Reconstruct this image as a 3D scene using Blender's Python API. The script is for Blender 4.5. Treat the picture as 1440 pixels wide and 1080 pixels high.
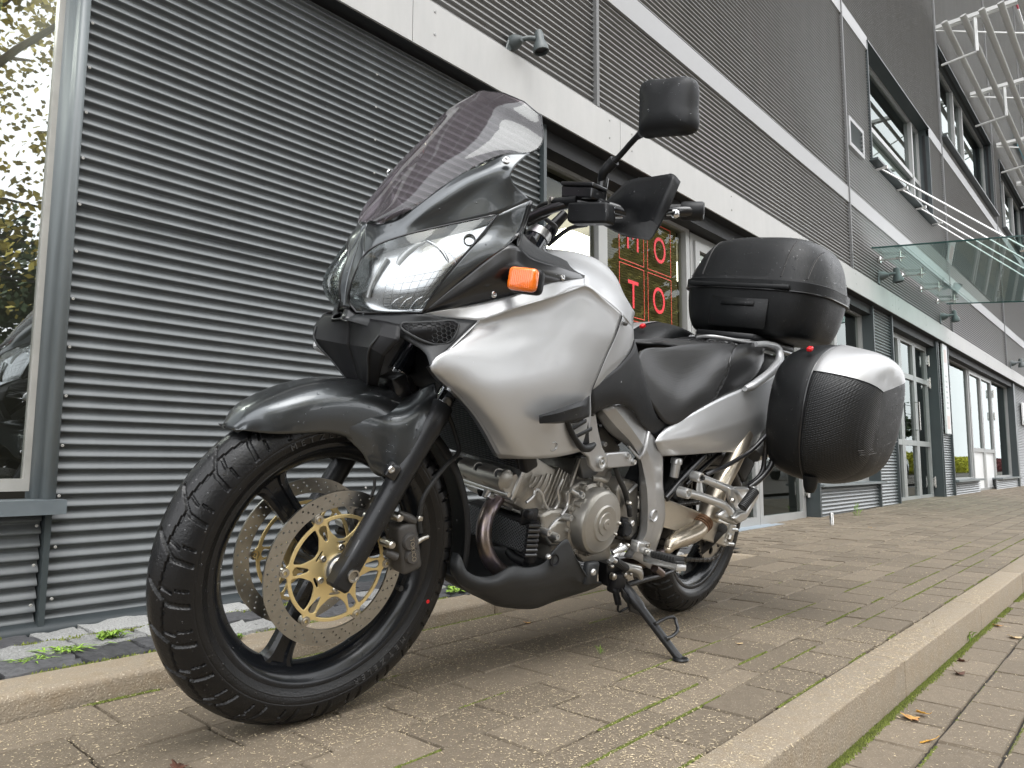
import bpy, bmesh, math, random
from math import sin, cos, pi, radians, atan2, sqrt
from mathutils import Vector, Matrix, noise
random.seed(7)
for o in list(bpy.data.objects): bpy.data.objects.remove(o)
scene = bpy.context.scene
COL = scene.collection

# ------------------------------------------------------------------ camera, sky, sun, exposure
PITCH, ANG, ROLL, FPX, CAMH = 6.1389, 41.6659, .3297, 1026.1355, .5262
def cam_axes():
    a, p, r = radians(ANG), radians(PITCH), radians(ROLL)
    F = Vector((cos(a), sin(a), 0)); R = Vector((sin(a), -cos(a), 0)); U = Vector((0, 0, 1))
    F2 = F*cos(p)+U*sin(p); U2 = U*cos(p)-F*sin(p)
    return F2, R*cos(r)+U2*sin(r), U2*cos(r)-R*sin(r)
CF, CR, CU = cam_axes()
CAM = Vector((0, 0, CAMH))
cd = bpy.data.cameras.new('camera'); cam = bpy.data.objects.new('camera', cd); COL.objects.link(cam)
cd.sensor_width = 36; cd.lens = FPX/1440*36; cd.clip_start = .02; cd.clip_end = 800
M = Matrix((CR, CU, -CF)).transposed().to_4x4(); M.translation = CAM
cam.matrix_world = M
scene.camera = cam
w = bpy.data.worlds.new('World'); scene.world = w; w.use_nodes = True
nt = w.node_tree; bg = nt.nodes['Background']
sky = nt.nodes.new('ShaderNodeTexSky'); sky.sky_type = 'NISHITA'; sky.sun_disc = False
SUN_EL, SUN_AZ = radians(66), radians(205)
sky.sun_elevation = SUN_EL; sky.sun_rotation = SUN_AZ; sky.air_density = 1.0; sky.dust_density = 4.0; sky.ozone_density = 1.0
hsv = nt.nodes.new('ShaderNodeHueSaturation'); hsv.inputs['Saturation'].default_value = .12
nt.links.new(sky.outputs[0], hsv.inputs['Color'])
# overcast: a broken bright cloud layer over the clear sky, alike in all directions
tcw = nt.nodes.new('ShaderNodeTexCoord'); nz = nt.nodes.new('ShaderNodeTexNoise'); nz.inputs['Scale'].default_value = 2.2; nz.inputs['Detail'].default_value = 5; nz.inputs['Roughness'].default_value = .55
nt.links.new(tcw.outputs['Generated'], nz.inputs['Vector'])
cr = nt.nodes.new('ShaderNodeMapRange'); cr.inputs['From Min'].default_value = .3; cr.inputs['From Max'].default_value = .7; cr.inputs['To Min'].default_value = 9.5; cr.inputs['To Max'].default_value = 14.5
nt.links.new(nz.outputs[0], cr.inputs['Value']); cc_ = nt.nodes.new('ShaderNodeVectorMath'); cc_.operation = 'SCALE'; cc_.inputs[0].default_value = (.985, 1.0, 1.03); nt.links.new(cr.outputs[0], cc_.inputs['Scale'])
mxw = nt.nodes.new('ShaderNodeMix'); mxw.data_type = 'RGBA'; mxw.inputs[0].default_value = .85
nt.links.new(hsv.outputs[0], mxw.inputs[6]); nt.links.new(cc_.outputs[0], mxw.inputs[7]); nt.links.new(mxw.outputs[2], bg.inputs[0])
bg.inputs[1].default_value = .15
sd = bpy.data.lights.new('sun', 'SUN'); sd.energy = .85; sd.angle = radians(35); sd.color = (1, .98, .95)
sun = bpy.data.objects.new('sun', sd); COL.objects.link(sun)
# sun direction: azimuth measured like the sky node (clockwise from +Y)
sdir = Vector((sin(SUN_AZ)*cos(SUN_EL), cos(SUN_AZ)*cos(SUN_EL), sin(SUN_EL)))
sun.rotation_euler = sdir.to_track_quat('Z', 'Y').to_euler()
scene.view_settings.view_transform = 'Standard'; scene.view_settings.look = 'None'
scene.view_settings.exposure = .9; scene.view_settings.gamma = 1
scene.render.engine = 'CYCLES'

# ------------------------------------------------------------------ measured geometry helpers
def ray(px, py): return CF+CR*((px-720)/FPX)-CU*((py-540)/FPX)
def on_y(px, py, y): r = ray(px, py); return CAM+r*(y/r.y)
def on_z(px, py, z=0): r = ray(px, py); return CAM+r*((z-CAMH)/r.z)
def on_x(px, py, x): r = ray(px, py); return CAM+r*(x/r.x)

# ------------------------------------------------------------------ materials
def mat(name, col, rough=.5, metal=0., var=0., scale=20., bump=0., bscale=None, spec=.5, coat=0., coat_rough=.05, island=0., objrand=0., var2=None, detail=6, trans=0., ior=1.5, emis=None, wet=0., stretch=None, speck=None):
    m = bpy.data.materials.new(name); m.use_nodes = True; n = m.node_tree; b = n.nodes['Principled BSDF']
    b.inputs['Base Color'].default_value = (*col, 1); b.inputs['Roughness'].default_value = rough; b.inputs['Metallic'].default_value = metal
    b.inputs['Specular IOR Level'].default_value = spec; b.inputs['Coat Weight'].default_value = coat; b.inputs['Coat Roughness'].default_value = coat_rough
    b.inputs['Transmission Weight'].default_value = trans; b.inputs['IOR'].default_value = ior
    if emis: b.inputs['Emission Color'].default_value = (*emis[0], 1); b.inputs['Emission Strength'].default_value = emis[1]
    tc = n.nodes.new('ShaderNodeTexCoord'); src = tc.outputs['Object']
    if stretch:
        mp = n.nodes.new('ShaderNodeMapping'); mp.inputs['Scale'].default_value = stretch; n.links.new(src, mp.inputs[0]); src = mp.outputs[0]
    cur = None
    def mulval(fac_socket, lo, hi, cur):
        mr = n.nodes.new('ShaderNodeMapRange'); mr.inputs['To Min'].default_value = lo; mr.inputs['To Max'].default_value = hi
        n.links.new(fac_socket, mr.inputs['Value'])
        mx = n.nodes.new('ShaderNodeVectorMath'); mx.operation = 'SCALE'
        if cur is None: mx.inputs[0].default_value = col
        else: n.links.new(cur, mx.inputs[0])
        n.links.new(mr.outputs[0], mx.inputs['Scale']); return mx.outputs[0]
    if var or var2:
        t = n.nodes.new('ShaderNodeTexNoise'); t.inputs['Scale'].default_value = scale; t.inputs['Detail'].default_value = detail; t.inputs['Roughness'].default_value = .65
        n.links.new(src, t.inputs['Vector'])
        if var2:
            mx = n.nodes.new('ShaderNodeMix'); mx.data_type = 'RGBA'; mx.inputs[6].default_value = (*col, 1); mx.inputs[7].default_value = (*var2, 1)
            mr = n.nodes.new('ShaderNodeMapRange'); mr.inputs['From Min'].default_value = .42; mr.inputs['From Max'].default_value = .62
            n.links.new(t.outputs[0], mr.inputs['Value']); n.links.new(mr.outputs[0], mx.inputs[0]); cur = mx.outputs[2]
        if var: cur = mulval(t.outputs[0], 1-var*1.6, 1+var*1.6, cur)
        rr = n.nodes.new('ShaderNodeMapRange'); rr.inputs['To Min'].default_value = max(.02, rough-.12*min(1, rough*2)); rr.inputs['To Max'].default_value = min(1, rough+.12*min(1, rough*2))
        n.links.new(t.outputs[0], rr.inputs['Value']); n.links.new(rr.outputs[0], b.inputs['Roughness'])
    if speck:
        t3 = n.nodes.new('ShaderNodeTexNoise'); t3.inputs['Scale'].default_value = speck[0]; t3.inputs['Detail'].default_value = 1.5; n.links.new(tc.outputs['Object'], t3.inputs['Vector'])
        mr3 = n.nodes.new('ShaderNodeMapRange'); mr3.inputs['From Min'].default_value = speck[1]; mr3.inputs['From Max'].default_value = speck[1]+.06; n.links.new(t3.outputs[0], mr3.inputs['Value'])
        m3 = n.nodes.new('ShaderNodeMix'); m3.data_type = 'RGBA'; m3.inputs[7].default_value = (*speck[2], 1)
        if cur is not None: n.links.new(cur, m3.inputs[6])
        else: m3.inputs[6].default_value = (*col, 1)
        n.links.new(mr3.outputs[0], m3.inputs[0]); cur = m3.outputs[2]
    if island:
        g = n.nodes.new('ShaderNodeNewGeometry'); cur = mulval(g.outputs['Random Per Island'], 1-island, 1+island, cur)
    if objrand:
        g = n.nodes.new('ShaderNodeObjectInfo'); cur = mulval(g.outputs['Random'], 1-objrand, 1+objrand, cur)
    if cur is not None: n.links.new(cur, b.inputs['Base Color'])
    if bump:
        t2 = n.nodes.new('ShaderNodeTexNoise'); t2.inputs['Scale'].default_value = bscale or scale*3; t2.inputs['Detail'].default_value = 5
        n.links.new(src, t2.inputs['Vector']); bp_ = n.nodes.new('ShaderNodeBump'); bp_.inputs['Strength'].default_value = bump; bp_.inputs['Distance'].default_value = .004
        n.links.new(t2.outputs[0], bp_.inputs['Height']); last = bp_
        n.links.new(last.outputs[0], b.inputs['Normal'])
    if wet:   # rain droplets standing on the surface
        v = n.nodes.new('ShaderNodeTexVoronoi'); v.inputs['Scale'].default_value = 170; v.inputs['Randomness'].default_value = 1
        n.links.new(tc.outputs['Object'], v.inputs['Vector'])
        sp = n.nodes.new('ShaderNodeSeparateColor'); n.links.new(v.outputs['Color'], sp.inputs[0])
        # drop radius depends on cell, most cells have none
        mr = n.nodes.new('ShaderNodeMapRange'); mr.inputs['From Min'].default_value = 1-wet; mr.inputs['From Max'].default_value = 1; mr.inputs['To Min'].default_value = 0; mr.inputs['To Max'].default_value = .42
        n.links.new(sp.outputs[0], mr.inputs['Value'])
        sb = n.nodes.new('ShaderNodeMath'); sb.operation = 'SUBTRACT'; n.links.new(mr.outputs[0], sb.inputs[0]); n.links.new(v.outputs['Distance'], sb.inputs[1])
        mx2 = n.nodes.new('ShaderNodeMath'); mx2.operation = 'MAXIMUM'; mx2.inputs[1].default_value = 0; n.links.new(sb.outputs[0], mx2.inputs[0])
        sq = n.nodes.new('ShaderNodeMath'); sq.operation = 'SQRT'; n.links.new(mx2.outputs[0], sq.inputs[0])
        bp2 = n.nodes.new('ShaderNodeBump'); bp2.inputs['Strength'].default_value = 1; bp2.inputs['Distance'].default_value = .003
        n.links.new(sq.outputs[0], bp2.inputs['Height'])
        if bump: n.links.new(last.outputs[0], bp2.inputs['Normal'])
        n.links.new(bp2.outputs[0], b.inputs['Normal'])
        if not coat:
            gt = n.nodes.new('ShaderNodeMath'); gt.operation = 'GREATER_THAN'; gt.inputs[1].default_value = .001; n.links.new(mx2.outputs[0], gt.inputs[0])
            n.links.new(gt.outputs[0], b.inputs['Coat Weight'])
    return m

# ------------------------------------------------------------------ mesh building helpers
def obj(name, me, m=None, parent=None, smooth=None, kind=None, label=None, cat=None, group=None, loc=None):
    if isinstance(me, bmesh.types.BMesh):
        mm = bpy.data.meshes.new(name); me.to_mesh(mm); me.free(); me = mm
    o = bpy.data.objects.new(name, me); COL.objects.link(o)
    if m: 
        if me.materials: me.materials[0] = m
        else: me.materials.append(m)
    if smooth is not None and me.polygons:
        me.polygons.foreach_set('use_smooth', [True]*len(me.polygons)); 
        if smooth < 180: me.set_sharp_from_angle(angle=radians(smooth))
        me.update()
    if parent: o.parent = parent
    if loc is not None: o.location = loc
    if kind: o['kind'] = kind
    if label: o['label'] = label
    if cat: o['category'] = cat
    if group: o['group'] = group
    return o
def thing(name, label, cat, loc=(0, 0, 0), rot=(0, 0, 0), group=None, parent=None):
    o = bpy.data.objects.new(name, None); COL.objects.link(o); o.empty_display_size = .1
    o.location = loc; o.rotation_euler = rot
    if label: o['label'] = label
    if cat: o['category'] = cat
    if group: o['group'] = group
    if parent: o.parent = parent
    return o
def node(name, parent): return thing(name, None, None, parent=parent)
def pydata(vs, fs):
    me = bpy.data.meshes.new('m'); me.from_pydata([tuple(v) for v in vs], [], fs); me.update(); return me
def bm_join(bm, me, mx=None):
    t = bmesh.new(); t.from_mesh(me)
    if mx is not None: bmesh.ops.transform(t, matrix=mx, verts=t.verts)
    tm = bpy.data.meshes.new('t'); t.to_mesh(tm); t.free(); bm.from_mesh(tm); bpy.data.meshes.remove(tm)
def box(bm, x0, x1, y0, y1, z0, z1, bev=0., mx=None, seg=1):
    t = bmesh.new() if bev or mx is not None else bm
    vs = [t.verts.new((x, y, z)) for x in (x0, x1) for y in (y0, y1) for z in (z0, z1)]
    for f in ((0, 1, 3, 2), (4, 6, 7, 5), (0, 4, 5, 1), (2, 3, 7, 6), (0, 2, 6, 4), (1, 5, 7, 3)): t.faces.new([vs[i] for i in f])
    if t is not bm:
        bmesh.ops.recalc_face_normals(t, faces=t.faces)
        if bev: bmesh.ops.bevel(t, geom=t.edges[:], offset=bev, segments=seg, affect='EDGES', profile=.5)
        if mx is not None: bmesh.ops.transform(t, matrix=mx, verts=t.verts)
        tm = bpy.data.meshes.new('t'); t.to_mesh(tm); t.free(); bm.from_mesh(tm); bpy.data.meshes.remove(tm)
def mbox(x0, x1, y0, y1, z0, z1, bev=0., mx=None, seg=1):
    bm = bmesh.new(); box(bm, x0, x1, y0, y1, z0, z1, bev, mx, seg); return bm
def catmull(pts, n, closed=False, sharp=()):
    pts = [Vector(p) for p in pts]; out = []; N = len(pts)
    rng = range(N if closed else N-1)
    for i in rng:
        p1, p2 = pts[i], pts[(i+1) % N]
        p0 = pts[i-1] if (i > 0 or closed) else None; p3 = pts[(i+2) % N] if (i+2 < N or closed) else None
        if i in sharp: p0 = None
        if (i+1) % N in sharp: p3 = None
        # centripetal-ish tangents
        d12 = (p2-p1)
        t1 = d12 if p0 is None else ((p1-p0)*(d12.length/max(1e-9, (p1-p0).length+d12.length)) + d12*((p1-p0).length/max(1e-9, (p1-p0).length+d12.length)))
        t2 = d12 if p3 is None else (d12*((p3-p2).length/max(1e-9, (p3-p2).length+d12.length)) + (p3-p2)*(d12.length/max(1e-9, (p3-p2).length+d12.length)))
        if p0 is not None: t1 = t1*(d12.length/max(1e-9, t1.length))
        if p3 is not None: t2 = t2*(d12.length/max(1e-9, t2.length))
        for k in range(n):
            t = k/n; a = t*t; b = a*t
            out.append(p1*(2*b-3*a+1)+t1*(b-2*a+t)+p2*(-2*b+3*a)+t2*(b-a))
    if not closed: out.append(pts[-1])
    return out
def frames(path):
    T = []
    for i in range(len(path)):
        a = path[max(0, i-1)]; b = path[min(len(path)-1, i+1)]; T.append((b-a).normalized())
    n = T[0].orthogonal().normalized(); N = []
    for i, t in enumerate(T):
        n = (n-t*n.dot(t))
        n = n.normalized() if n.length > 1e-6 else t.orthogonal().normalized()
        N.append(n)
    return T, N
def tube(bm, pts, r, n=12, smooth=0, cap=True, closed=False, up=None, flat=1.):
    """sweep a circle (or an ellipse, flat<1) along the points; r number or list"""
    rs = r if isinstance(r, (list, tuple)) else [r]*len(pts)
    P = [Vector(p) for p in pts]
    if smooth:
        rv = catmull([Vector((a, 0, 0)) for a in rs], smooth, closed); P = catmull(P, smooth, closed); rs = [v.x for v in rv]
    T, N = frames(P); rings = []
    for p, t, nn, rr in zip(P, T, N, rs):
        if up is not None: nn = (Vector(up)-t*t.dot(Vector(up))).normalized()
        bn = t.cross(nn); rings.append([bm.verts.new(p+(nn*cos(a)*flat+bn*sin(a))*rr) for a in [2*pi*k/n for k in range(n)]])
    L = len(rings)
    for i in range(L if closed else L-1):
        a, b = rings[i], rings[(i+1) % L]
        for k in range(n): bm.faces.new((a[k], a[(k+1) % n], b[(k+1) % n], b[k]))
    if cap and not closed: bm.faces.new(rings[0][::-1]); bm.faces.new(rings[-1])
def mtube(pts, r, n=12, smooth=0, cap=True, closed=False, up=None, flat=1.):
    bm = bmesh.new(); tube(bm, pts, r, n, smooth, cap, closed, up, flat); return bm
def lathe(bm, prof, c, ax, n=32, a0=0, a1=2*pi, ref=None):
    """prof list of (radius, along axis); c centre, ax axis"""
    ax = Vector(ax).normalized(); u = Vector(ref).normalized() if ref else ax.orthogonal().normalized(); v = ax.cross(u); c = Vector(c)
    full = abs(a1-a0-2*pi) < 1e-6; m = n if full else n+1; rings = []
    for r, h in prof:
        rings.append([bm.verts.new(c+ax*h+(u*cos(a0+(a1-a0)*k/n)+v*sin(a0+(a1-a0)*k/n))*r) for k in range(m)])
    for a, b in zip(rings, rings[1:]):
        for k in range(n):
            q = (a[k], a[(k+1) % m], b[(k+1) % m], b[k])
            try: bm.faces.new(q)
            except ValueError: pass
    return rings
def mlathe(prof, c, ax, n=32, **k):
    bm = bmesh.new(); lathe(bm, prof, c, ax, n, **k); bmesh.ops.remove_doubles(bm, verts=bm.verts, dist=1e-6); bmesh.ops.recalc_face_normals(bm, faces=bm.faces); return bm
def disc_prof(r, h, b=.0015): return [(0, 0), (r-b, 0), (r, b), (r, h-b), (r-b, h), (0, h)]
def screw(bm, c, ax, r=.006, h=.004, n=10):
    lathe(bm, [(r*1.0, 0), (r, h*.6), (r*.75, h), (r*.45, h), (r*.4, h*.4), (0, h*.4)], c, ax, n)
def plate(loops, t, mx=None, bev=0., res=1):
    """flat plate in XY (thickness t about z=0) from closed outlines; inner loops are holes"""
    cu = bpy.data.curves.new('c', 'CURVE'); cu.dimensions = '2D'; cu.fill_mode = 'BOTH'; cu.extrude = max(0, t/2-bev); cu.bevel_depth = bev; cu.bevel_resolution = res
    if bev: cu.offset = -bev
    for L in loops:
        s = cu.splines.new('POLY'); s.points.add(len(L)-1); s.use_cyclic_u = True
        for p, q in zip(s.points, L): p.co = (q[0], q[1], 0, 1)
    o = bpy.data.objects.new('c', cu); COL.objects.link(o)
    dg = bpy.context.evaluated_depsgraph_get(); dg.update(); me = bpy.data.meshes.new_from_object(o.evaluated_get(dg)); bpy.data.objects.remove(o); bpy.data.curves.remove(cu)
    if mx is not None: me.transform(mx)
    return me
def textmesh(s, size, ext=.0005, align='CENTER'):
    cu = bpy.data.curves.new('t', 'FONT'); cu.body = s; cu.size = size; cu.extrude = ext; cu.align_x = align; cu.align_y = 'CENTER'
    o = bpy.data.objects.new('t', cu); COL.objects.link(o)
    dg = bpy.context.evaluated_depsgraph_get(); dg.update(); me = bpy.data.meshes.new_from_object(o.evaluated_get(dg)); bpy.data.objects.remove(o); bpy.data.curves.remove(cu); return me
def circ2(cx, cy, r, n=24, a0=0): return [(cx+r*cos(a0+2*pi*k/n), cy+r*sin(a0+2*pi*k/n)) for k in range(n)]
def grid_mesh(rows):
    """rows of equal length -> quads"""
    vs = [v for r in rows for v in r]; m = len(rows[0]); fs = []
    for i in range(len(rows)-1):
        for j in range(m-1): fs.append((i*m+j, i*m+j+1, (i+1)*m+j+1, (i+1)*m+j))
    return pydata(vs, fs)
def surf_rows(rows, n=5, rsharp=(), csharp=()):
    """control grid -> interpolated grid (Catmull-Rom both ways)"""
    A = [catmull(r, n, sharp=csharp) for r in rows]
    B = [catmull([A[i][j] for i in range(len(A))], n, sharp=rsharp) for j in range(len(A[0]))]
    return [[B[j][i] for j in range(len(B))] for i in range(len(B[0]))]
# ================================================================== SETTING
G = {}
m_brick = mat('paving brick', (.174, .142, .104), .72, var=.25, scale=38, bump=.5, bscale=160, island=.16, objrand=.16, spec=.25, speck=(260, .63, (.33, .285, .22)))
m_ground = mat('sand joint', (.018, .015, .011), .95, var=.3, scale=30)
m_kerb = mat('kerb concrete', (.275, .228, .168), .85, var=.3, scale=24, bump=.7, bscale=190, objrand=.08, var2=(.22, .175, .12), speck=(300, .63, (.48, .42, .32)))
m_sett_a = mat('granite sett', (.27, .27, .26), .9, var=.62, scale=210, bump=1, bscale=120, objrand=.25, detail=2)
m_sett_b = mat('dark sett', (.075, .075, .078), .55, var=.5, scale=60, bump=1., bscale=60, objrand=.3)
m_moss = mat('moss', (.13, .155, .03), .95, island=.5)
m_grass = mat('weed leaf', (.2, .33, .04), .6, island=.35)
m_straw = mat('dry debris', (.50, .41, .27), .8, island=.35)
m_leaf_o = mat('dead leaf', (.42, .17, .05), .6, var=.5, scale=60, var2=(.5, .3, .08), bump=.3)

def gz(x, y):
    return max(0., min(1., (y-1.)/1.4))*max(0., min(.07, .02+.009*(x-5)))
# under-layer of ground out to the horizon
def quad(x0, x1, y0, y1, z): return pydata([(x0, y0, z), (x1, y0, z), (x1, y1, z), (x0, y1, z)], [(0, 1, 2, 3)])
obj('ground', quad(-300, 400, -300, 2.9, -.16), mat('far asphalt', (.06, .058, .055), .7, var=.2, scale=.4), kind='structure')
pave = thing('pavement', None, None); pave['kind'] = 'structure'
rows_y = [(.665, .79, .215, .0), (.79, .875, .43, .11), (.875, 1.027, .215, 1.0)]
rows_y = []
ys = [.665, .793, .875, 1.03, 1.172, 1.315, 1.456, 1.600, 1.775]
offs = [.03, .11, .0, .118, .187, .094, .02, .12]        # start of a joint in each row
nrow = []
for i in range(8): nrow.append((ys[i], ys[i+1], offs[i]))
off_true = [1.303, 1.414, 1.078, 1.19, 1.478, 1.381, 1.60, 1.49]
lens = [.2125, .44, .215, .215, .215, .2155, .215, .43]
def bricks_for_row(y0, y1, j, L, x0, x1):
    out = []; x = j-L*math.ceil((j-x0)/L)
    while x < x1:
        out.append((max(x, x0), x+L, y0, y1)); x += L
    return out
cand = []
for i in range(8):
    for b in bricks_for_row(ys[i], ys[i+1], off_true[i], lens[i], -.6, 30): cand.append(b)
# wide part past the end of the inner kerb, up to the wall
yy = 1.775; k = 0
while yy < 2.5:
    for b in bricks_for_row(yy, min(yy+.14, 2.52), 4.3+.1*(k % 2)+.03*k, .215, 4.15, 30): cand.append(b)
    yy += .14; k += 1
low = []
ysl = [.562-.13*i for i in range(0, 14)]
for i in range(13):
    for b in bricks_for_row(ysl[i+1], ysl[i], [1.862, 1.95, 1.80, 1.9][i % 4], .19, -.2 if i < 3 else .3, 9): low.append(b)
def vis_size(b, z):
    p = Vector(((b[0]+b[1])/2, (b[2]+b[3])/2, z))-CAM; d = p.dot(CF)
    if d < .3: return -1
    sx, sy = 720+FPX*p.dot(CR)/d, 540-FPX*p.dot(CU)/d
    if not (-90 < sx < 1530 and sy < 1180): return 0
    return 1/d
allb = [(vis_size(b, 0), b, 0) for b in cand]+[(vis_size(b, -.1), b, 1) for b in low]
brick_cache = {}
def brick_mesh(L, W, seed):
    key = (round(L, 3), round(W, 3), seed)
    if key not in brick_cache:
        bm = bmesh.new(); g = .0034; b = .0024
        a, c = L/2-g, W/2-g
        rnd = random.Random(seed)
        def rg(i, s, z): return [(-i*1+s*0+sx*0, 0, 0) for sx in (0,)]
        top = [(-a+b, -c+b), (a-b, -c+b), (a-b, c-b), (-a+b, c-b)]; mid = [(-a, -c), (a, -c), (a, c), (-a, c)]
        V1 = [bm.verts.new((x+rnd.uniform(-1, 1)*.0012, y+rnd.uniform(-1, 1)*.0012, rnd.uniform(-.0006, .0006))) for x, y in top]
        V2 = [bm.verts.new((x+rnd.uniform(-1, 1)*.001, y+rnd.uniform(-1, 1)*.001, -.0055)) for x, y in mid]; V3 = [bm.verts.new((x, y, -.05)) for x, y in mid]
        bm.faces.new(V1)
        for k in range(4):
            bm.faces.new((V2[k], V2[(k+1) % 4], V1[(k+1) % 4], V1[k])); bm.faces.new((V3[k], V3[(k+1) % 4], V2[(k+1) % 4], V2[k]))
        me = bpy.data.meshes.new('brick'); bm.to_mesh(me); bm.free(); me.materials.append(m_brick); brick_cache[key] = me
    return brick_cache[key]
street = thing('street', None, None); street['kind'] = 'structure'
for lvl, par in ((0, pave), (1, street)):
    L = sorted([a for a in allb if a[2] == lvl and a[0] >= 0], key=lambda a: -a[0]); rest = bmesh.new()
    seen = 0
    for s, b, l in L:
        x0, x1, y0, y1 = b; cx, cy = (x0+x1)/2, (y0+y1)/2
        z = (gz(cx, cy) if l == 0 else -.1)+random.uniform(-.0015, .0015)
        me = brick_mesh(x1-x0, y1-y0, random.randint(0, 4))
        if seen < 290 and s > .18:
            o = obj('brick', me, None, par, loc=(cx, cy, z)); o.rotation_euler = (random.uniform(-.008, .008), random.uniform(-.005, .005), random.uniform(-.004, .004)); seen += 1
        else: bm_join(rest, me, Matrix.Translation((cx, cy, z)))
    o = obj('distant_bricks', rest, m_brick, par); o['kind'] = 'stuff'
    n_l = len(L)
bm = bmesh.new()
for i in range(8): pass
def slab(x0, x1, y0, y1, f=gz, dz=-.012, n=24):
    rows = [[(x0+(x1-x0)*i/n, y, f(x0+(x1-x0)*i/n, y)+dz) for i in range(n+1)] for y in (y0, (y0+y1)/2, y1)]; return grid_mesh(rows)
obj('joint_sand', slab(-.7, 30, .6, 2.55), m_ground, pave)
obj('joint_sand', quad(-.6, 9, -1.4, .56, -.108), m_ground, street)
obj('roadway', quad(-.6, 90, -8, -1.15, -.1), mat('paving far', (.12, .105, .09), .8, var=.3, scale=9), kind='structure')
# outer kerb of one-metre stones
kerb = thing('kerb', None, None); kerb['kind'] = 'structure'
kx = [-.9, .2, 1.17, 2.24, 3.335, 4.42, 5.5, 6.6, 7.7, 8.8, 9.9, 11]
for a, b in zip(kx, kx[1:]):
    bm = mbox(a+.002, b-.002, .562, .662, -.25, random.uniform(-.001, .001), .006, seg=3)
    obj('kerb_stone', bm, m_kerb, kerb, smooth=50)
kerb2 = thing('inner_kerb', None, None); kerb2['kind'] = 'structure'
kx = [-1.1, -.1, .92, 1.93, 2.94, 3.72]
for a, b in zip(kx, kx[1:]):
    bm = mbox(a+.002, b-.002, 1.785, 1.935, -.1, .05, .016, seg=4)
    obj('kerb_stone', bm, m_kerb, kerb2, smooth=50)
bm = mbox(3.722, 4.15, 1.785, 1.935, -.1, .05, .01, seg=2)
for v in bm.verts:
    if v.co.x > 3.9 and v.co.z > 0: v.co.z = .003
obj('kerb_stone', bm, m_kerb, kerb2, smooth=50, label='sloping end stone of the inner kerb')
# setts between kerb and wall
sett = thing('sett_strip', None, None); sett['kind'] = 'structure'
obj('joint_sand', slab(-.9, 4.2, 1.9, 2.5, lambda x, y: .03, 0), m_ground, sett)
rnd = random.Random(3)
def rock(L, W, H, seed):
    bm = bmesh.new(); bmesh.ops.create_cube(bm, size=1); bmesh.ops.subdivide_edges(bm, edges=bm.edges[:], cuts=6, use_grid_fill=True)
    for v in bm.verts:
        c = Vector(v.co)*2; q = Vector([x*sqrt(max(0, 1-(y*y/2)-(z*z/2)+(y*y*z*z/3))) for x, y, z in ((c.x, c.y, c.z), (c.y, c.z, c.x), (c.z, c.x, c.y))])
        c = c.lerp(q, .18)*.5; nz = noise.noise(c*3+Vector((seed*7.3, 0, 0)))*.07+noise.noise(c*9+Vector((seed*3, 1, 0)))*.06
        v.co = Vector((c.x*(1+nz)*L, c.y*(1+nz)*W, c.z*(1+nz*2)*H))
    return bm
for (y0, y1, x) in ((1.94, 2.09, -.3), (2.095, 2.24, -.22), (2.245, 2.42, -.35)):
    while x < 4.1:
        L = rnd.uniform(.11, .2); bm = rock(L*1.02, (y1-y0)*1.02, .09, rnd.random()*50)
        o = obj('sett', bm, m_sett_a if rnd.random() < .45 else m_sett_b, sett, smooth=40, loc=(x+L/2, (y0+y1)/2, .008+rnd.uniform(-.006, .004))); x += L+.004
bm = bmesh.new()
for (y_, x0_, x1_) in ((2.092, -.2, 3.9), (2.243, -.2, 3.9), (1.94, -.2, 3.9), (2.38, -.2, 3.9)):
    for i in range(int((x1_-x0_)*900)):
        x = rnd.uniform(x0_, x1_)
        if noise.noise(Vector((x*2.3, y_*7, 2))) < .02: continue
        c = Vector((x, y_+rnd.gauss(0, .009), .044)); a = rnd.random()*6.28; s = rnd.uniform(.002, .005)
        vv = [bm.verts.new(c+Vector((cos(a+k*2.09)*s, sin(a+k*2.09)*s, 0))) for k in range(3)]; t_ = bm.verts.new(c+Vector((rnd.gauss(0, .002), rnd.gauss(0, .002), rnd.uniform(.003, .010))))
        for k in range(3): bm.faces.new((vv[k], vv[(k+1) % 3], t_))
obj('joint_moss', bm, mat('sett moss', (.16, .19, .03), .95, island=.5), sett)['kind'] = 'stuff'
# moss in the joints: tiny tufts along measured joint lines
def moss_line(bm, x0, x1, y, z, dens, w=.004, hgt=.004, gap=.5):
    n = int((x1-x0)*dens)
    for i in range(n):
        x = random.uniform(x0, x1)
        if noise.noise(Vector((x*3.1, y*9, 0))) < gap-.5: continue
        yy_ = y+random.gauss(0, w*.45); s = random.uniform(.0012, .0035); h = random.uniform(.3, 1)*hgt
        c = Vector((x, yy_, z-.002)); a = random.random()*6.28
        v = [bm.verts.new(c+Vector((cos(a+k*2.09)*s, sin(a+k*2.09)*s, 0))) for k in range(3)]; t = bm.verts.new(c+Vector((random.gauss(0, .0008), random.gauss(0, .0008), h)))
        for k in range(3): bm.faces.new((v[k], v[(k+1) % 3], t))
bm = bmesh.new()
for y, d, g_, w_ in ((1.03, 4200, .44, .0024), (.875, 4600, .38, .0024), (.793, 4200, .42, .0023), (.665, 1800, .55, .0022), (1.315, 900, .75, .003), (1.456, 600, .8, .003), (1.172, 600, .8, .003), (1.777, 3000, .45, .006)):
    moss_line(bm, .3, 2.6, y, 0, d, w_, .004, g_); moss_line(bm, 2.6, 6.5, y, 0, d*.45, w_*1.2, .004, g_)
obj('joint_moss', bm, m_moss, pave)['kind'] = 'stuff'
bm = bmesh.new(); moss_line(bm, .8, 3.2, .555, -.098, 6500, .012, .007, .2); moss_line(bm, 3.2, 6.5, .554, -.098, 2500, .014, .007, .3)
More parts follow.
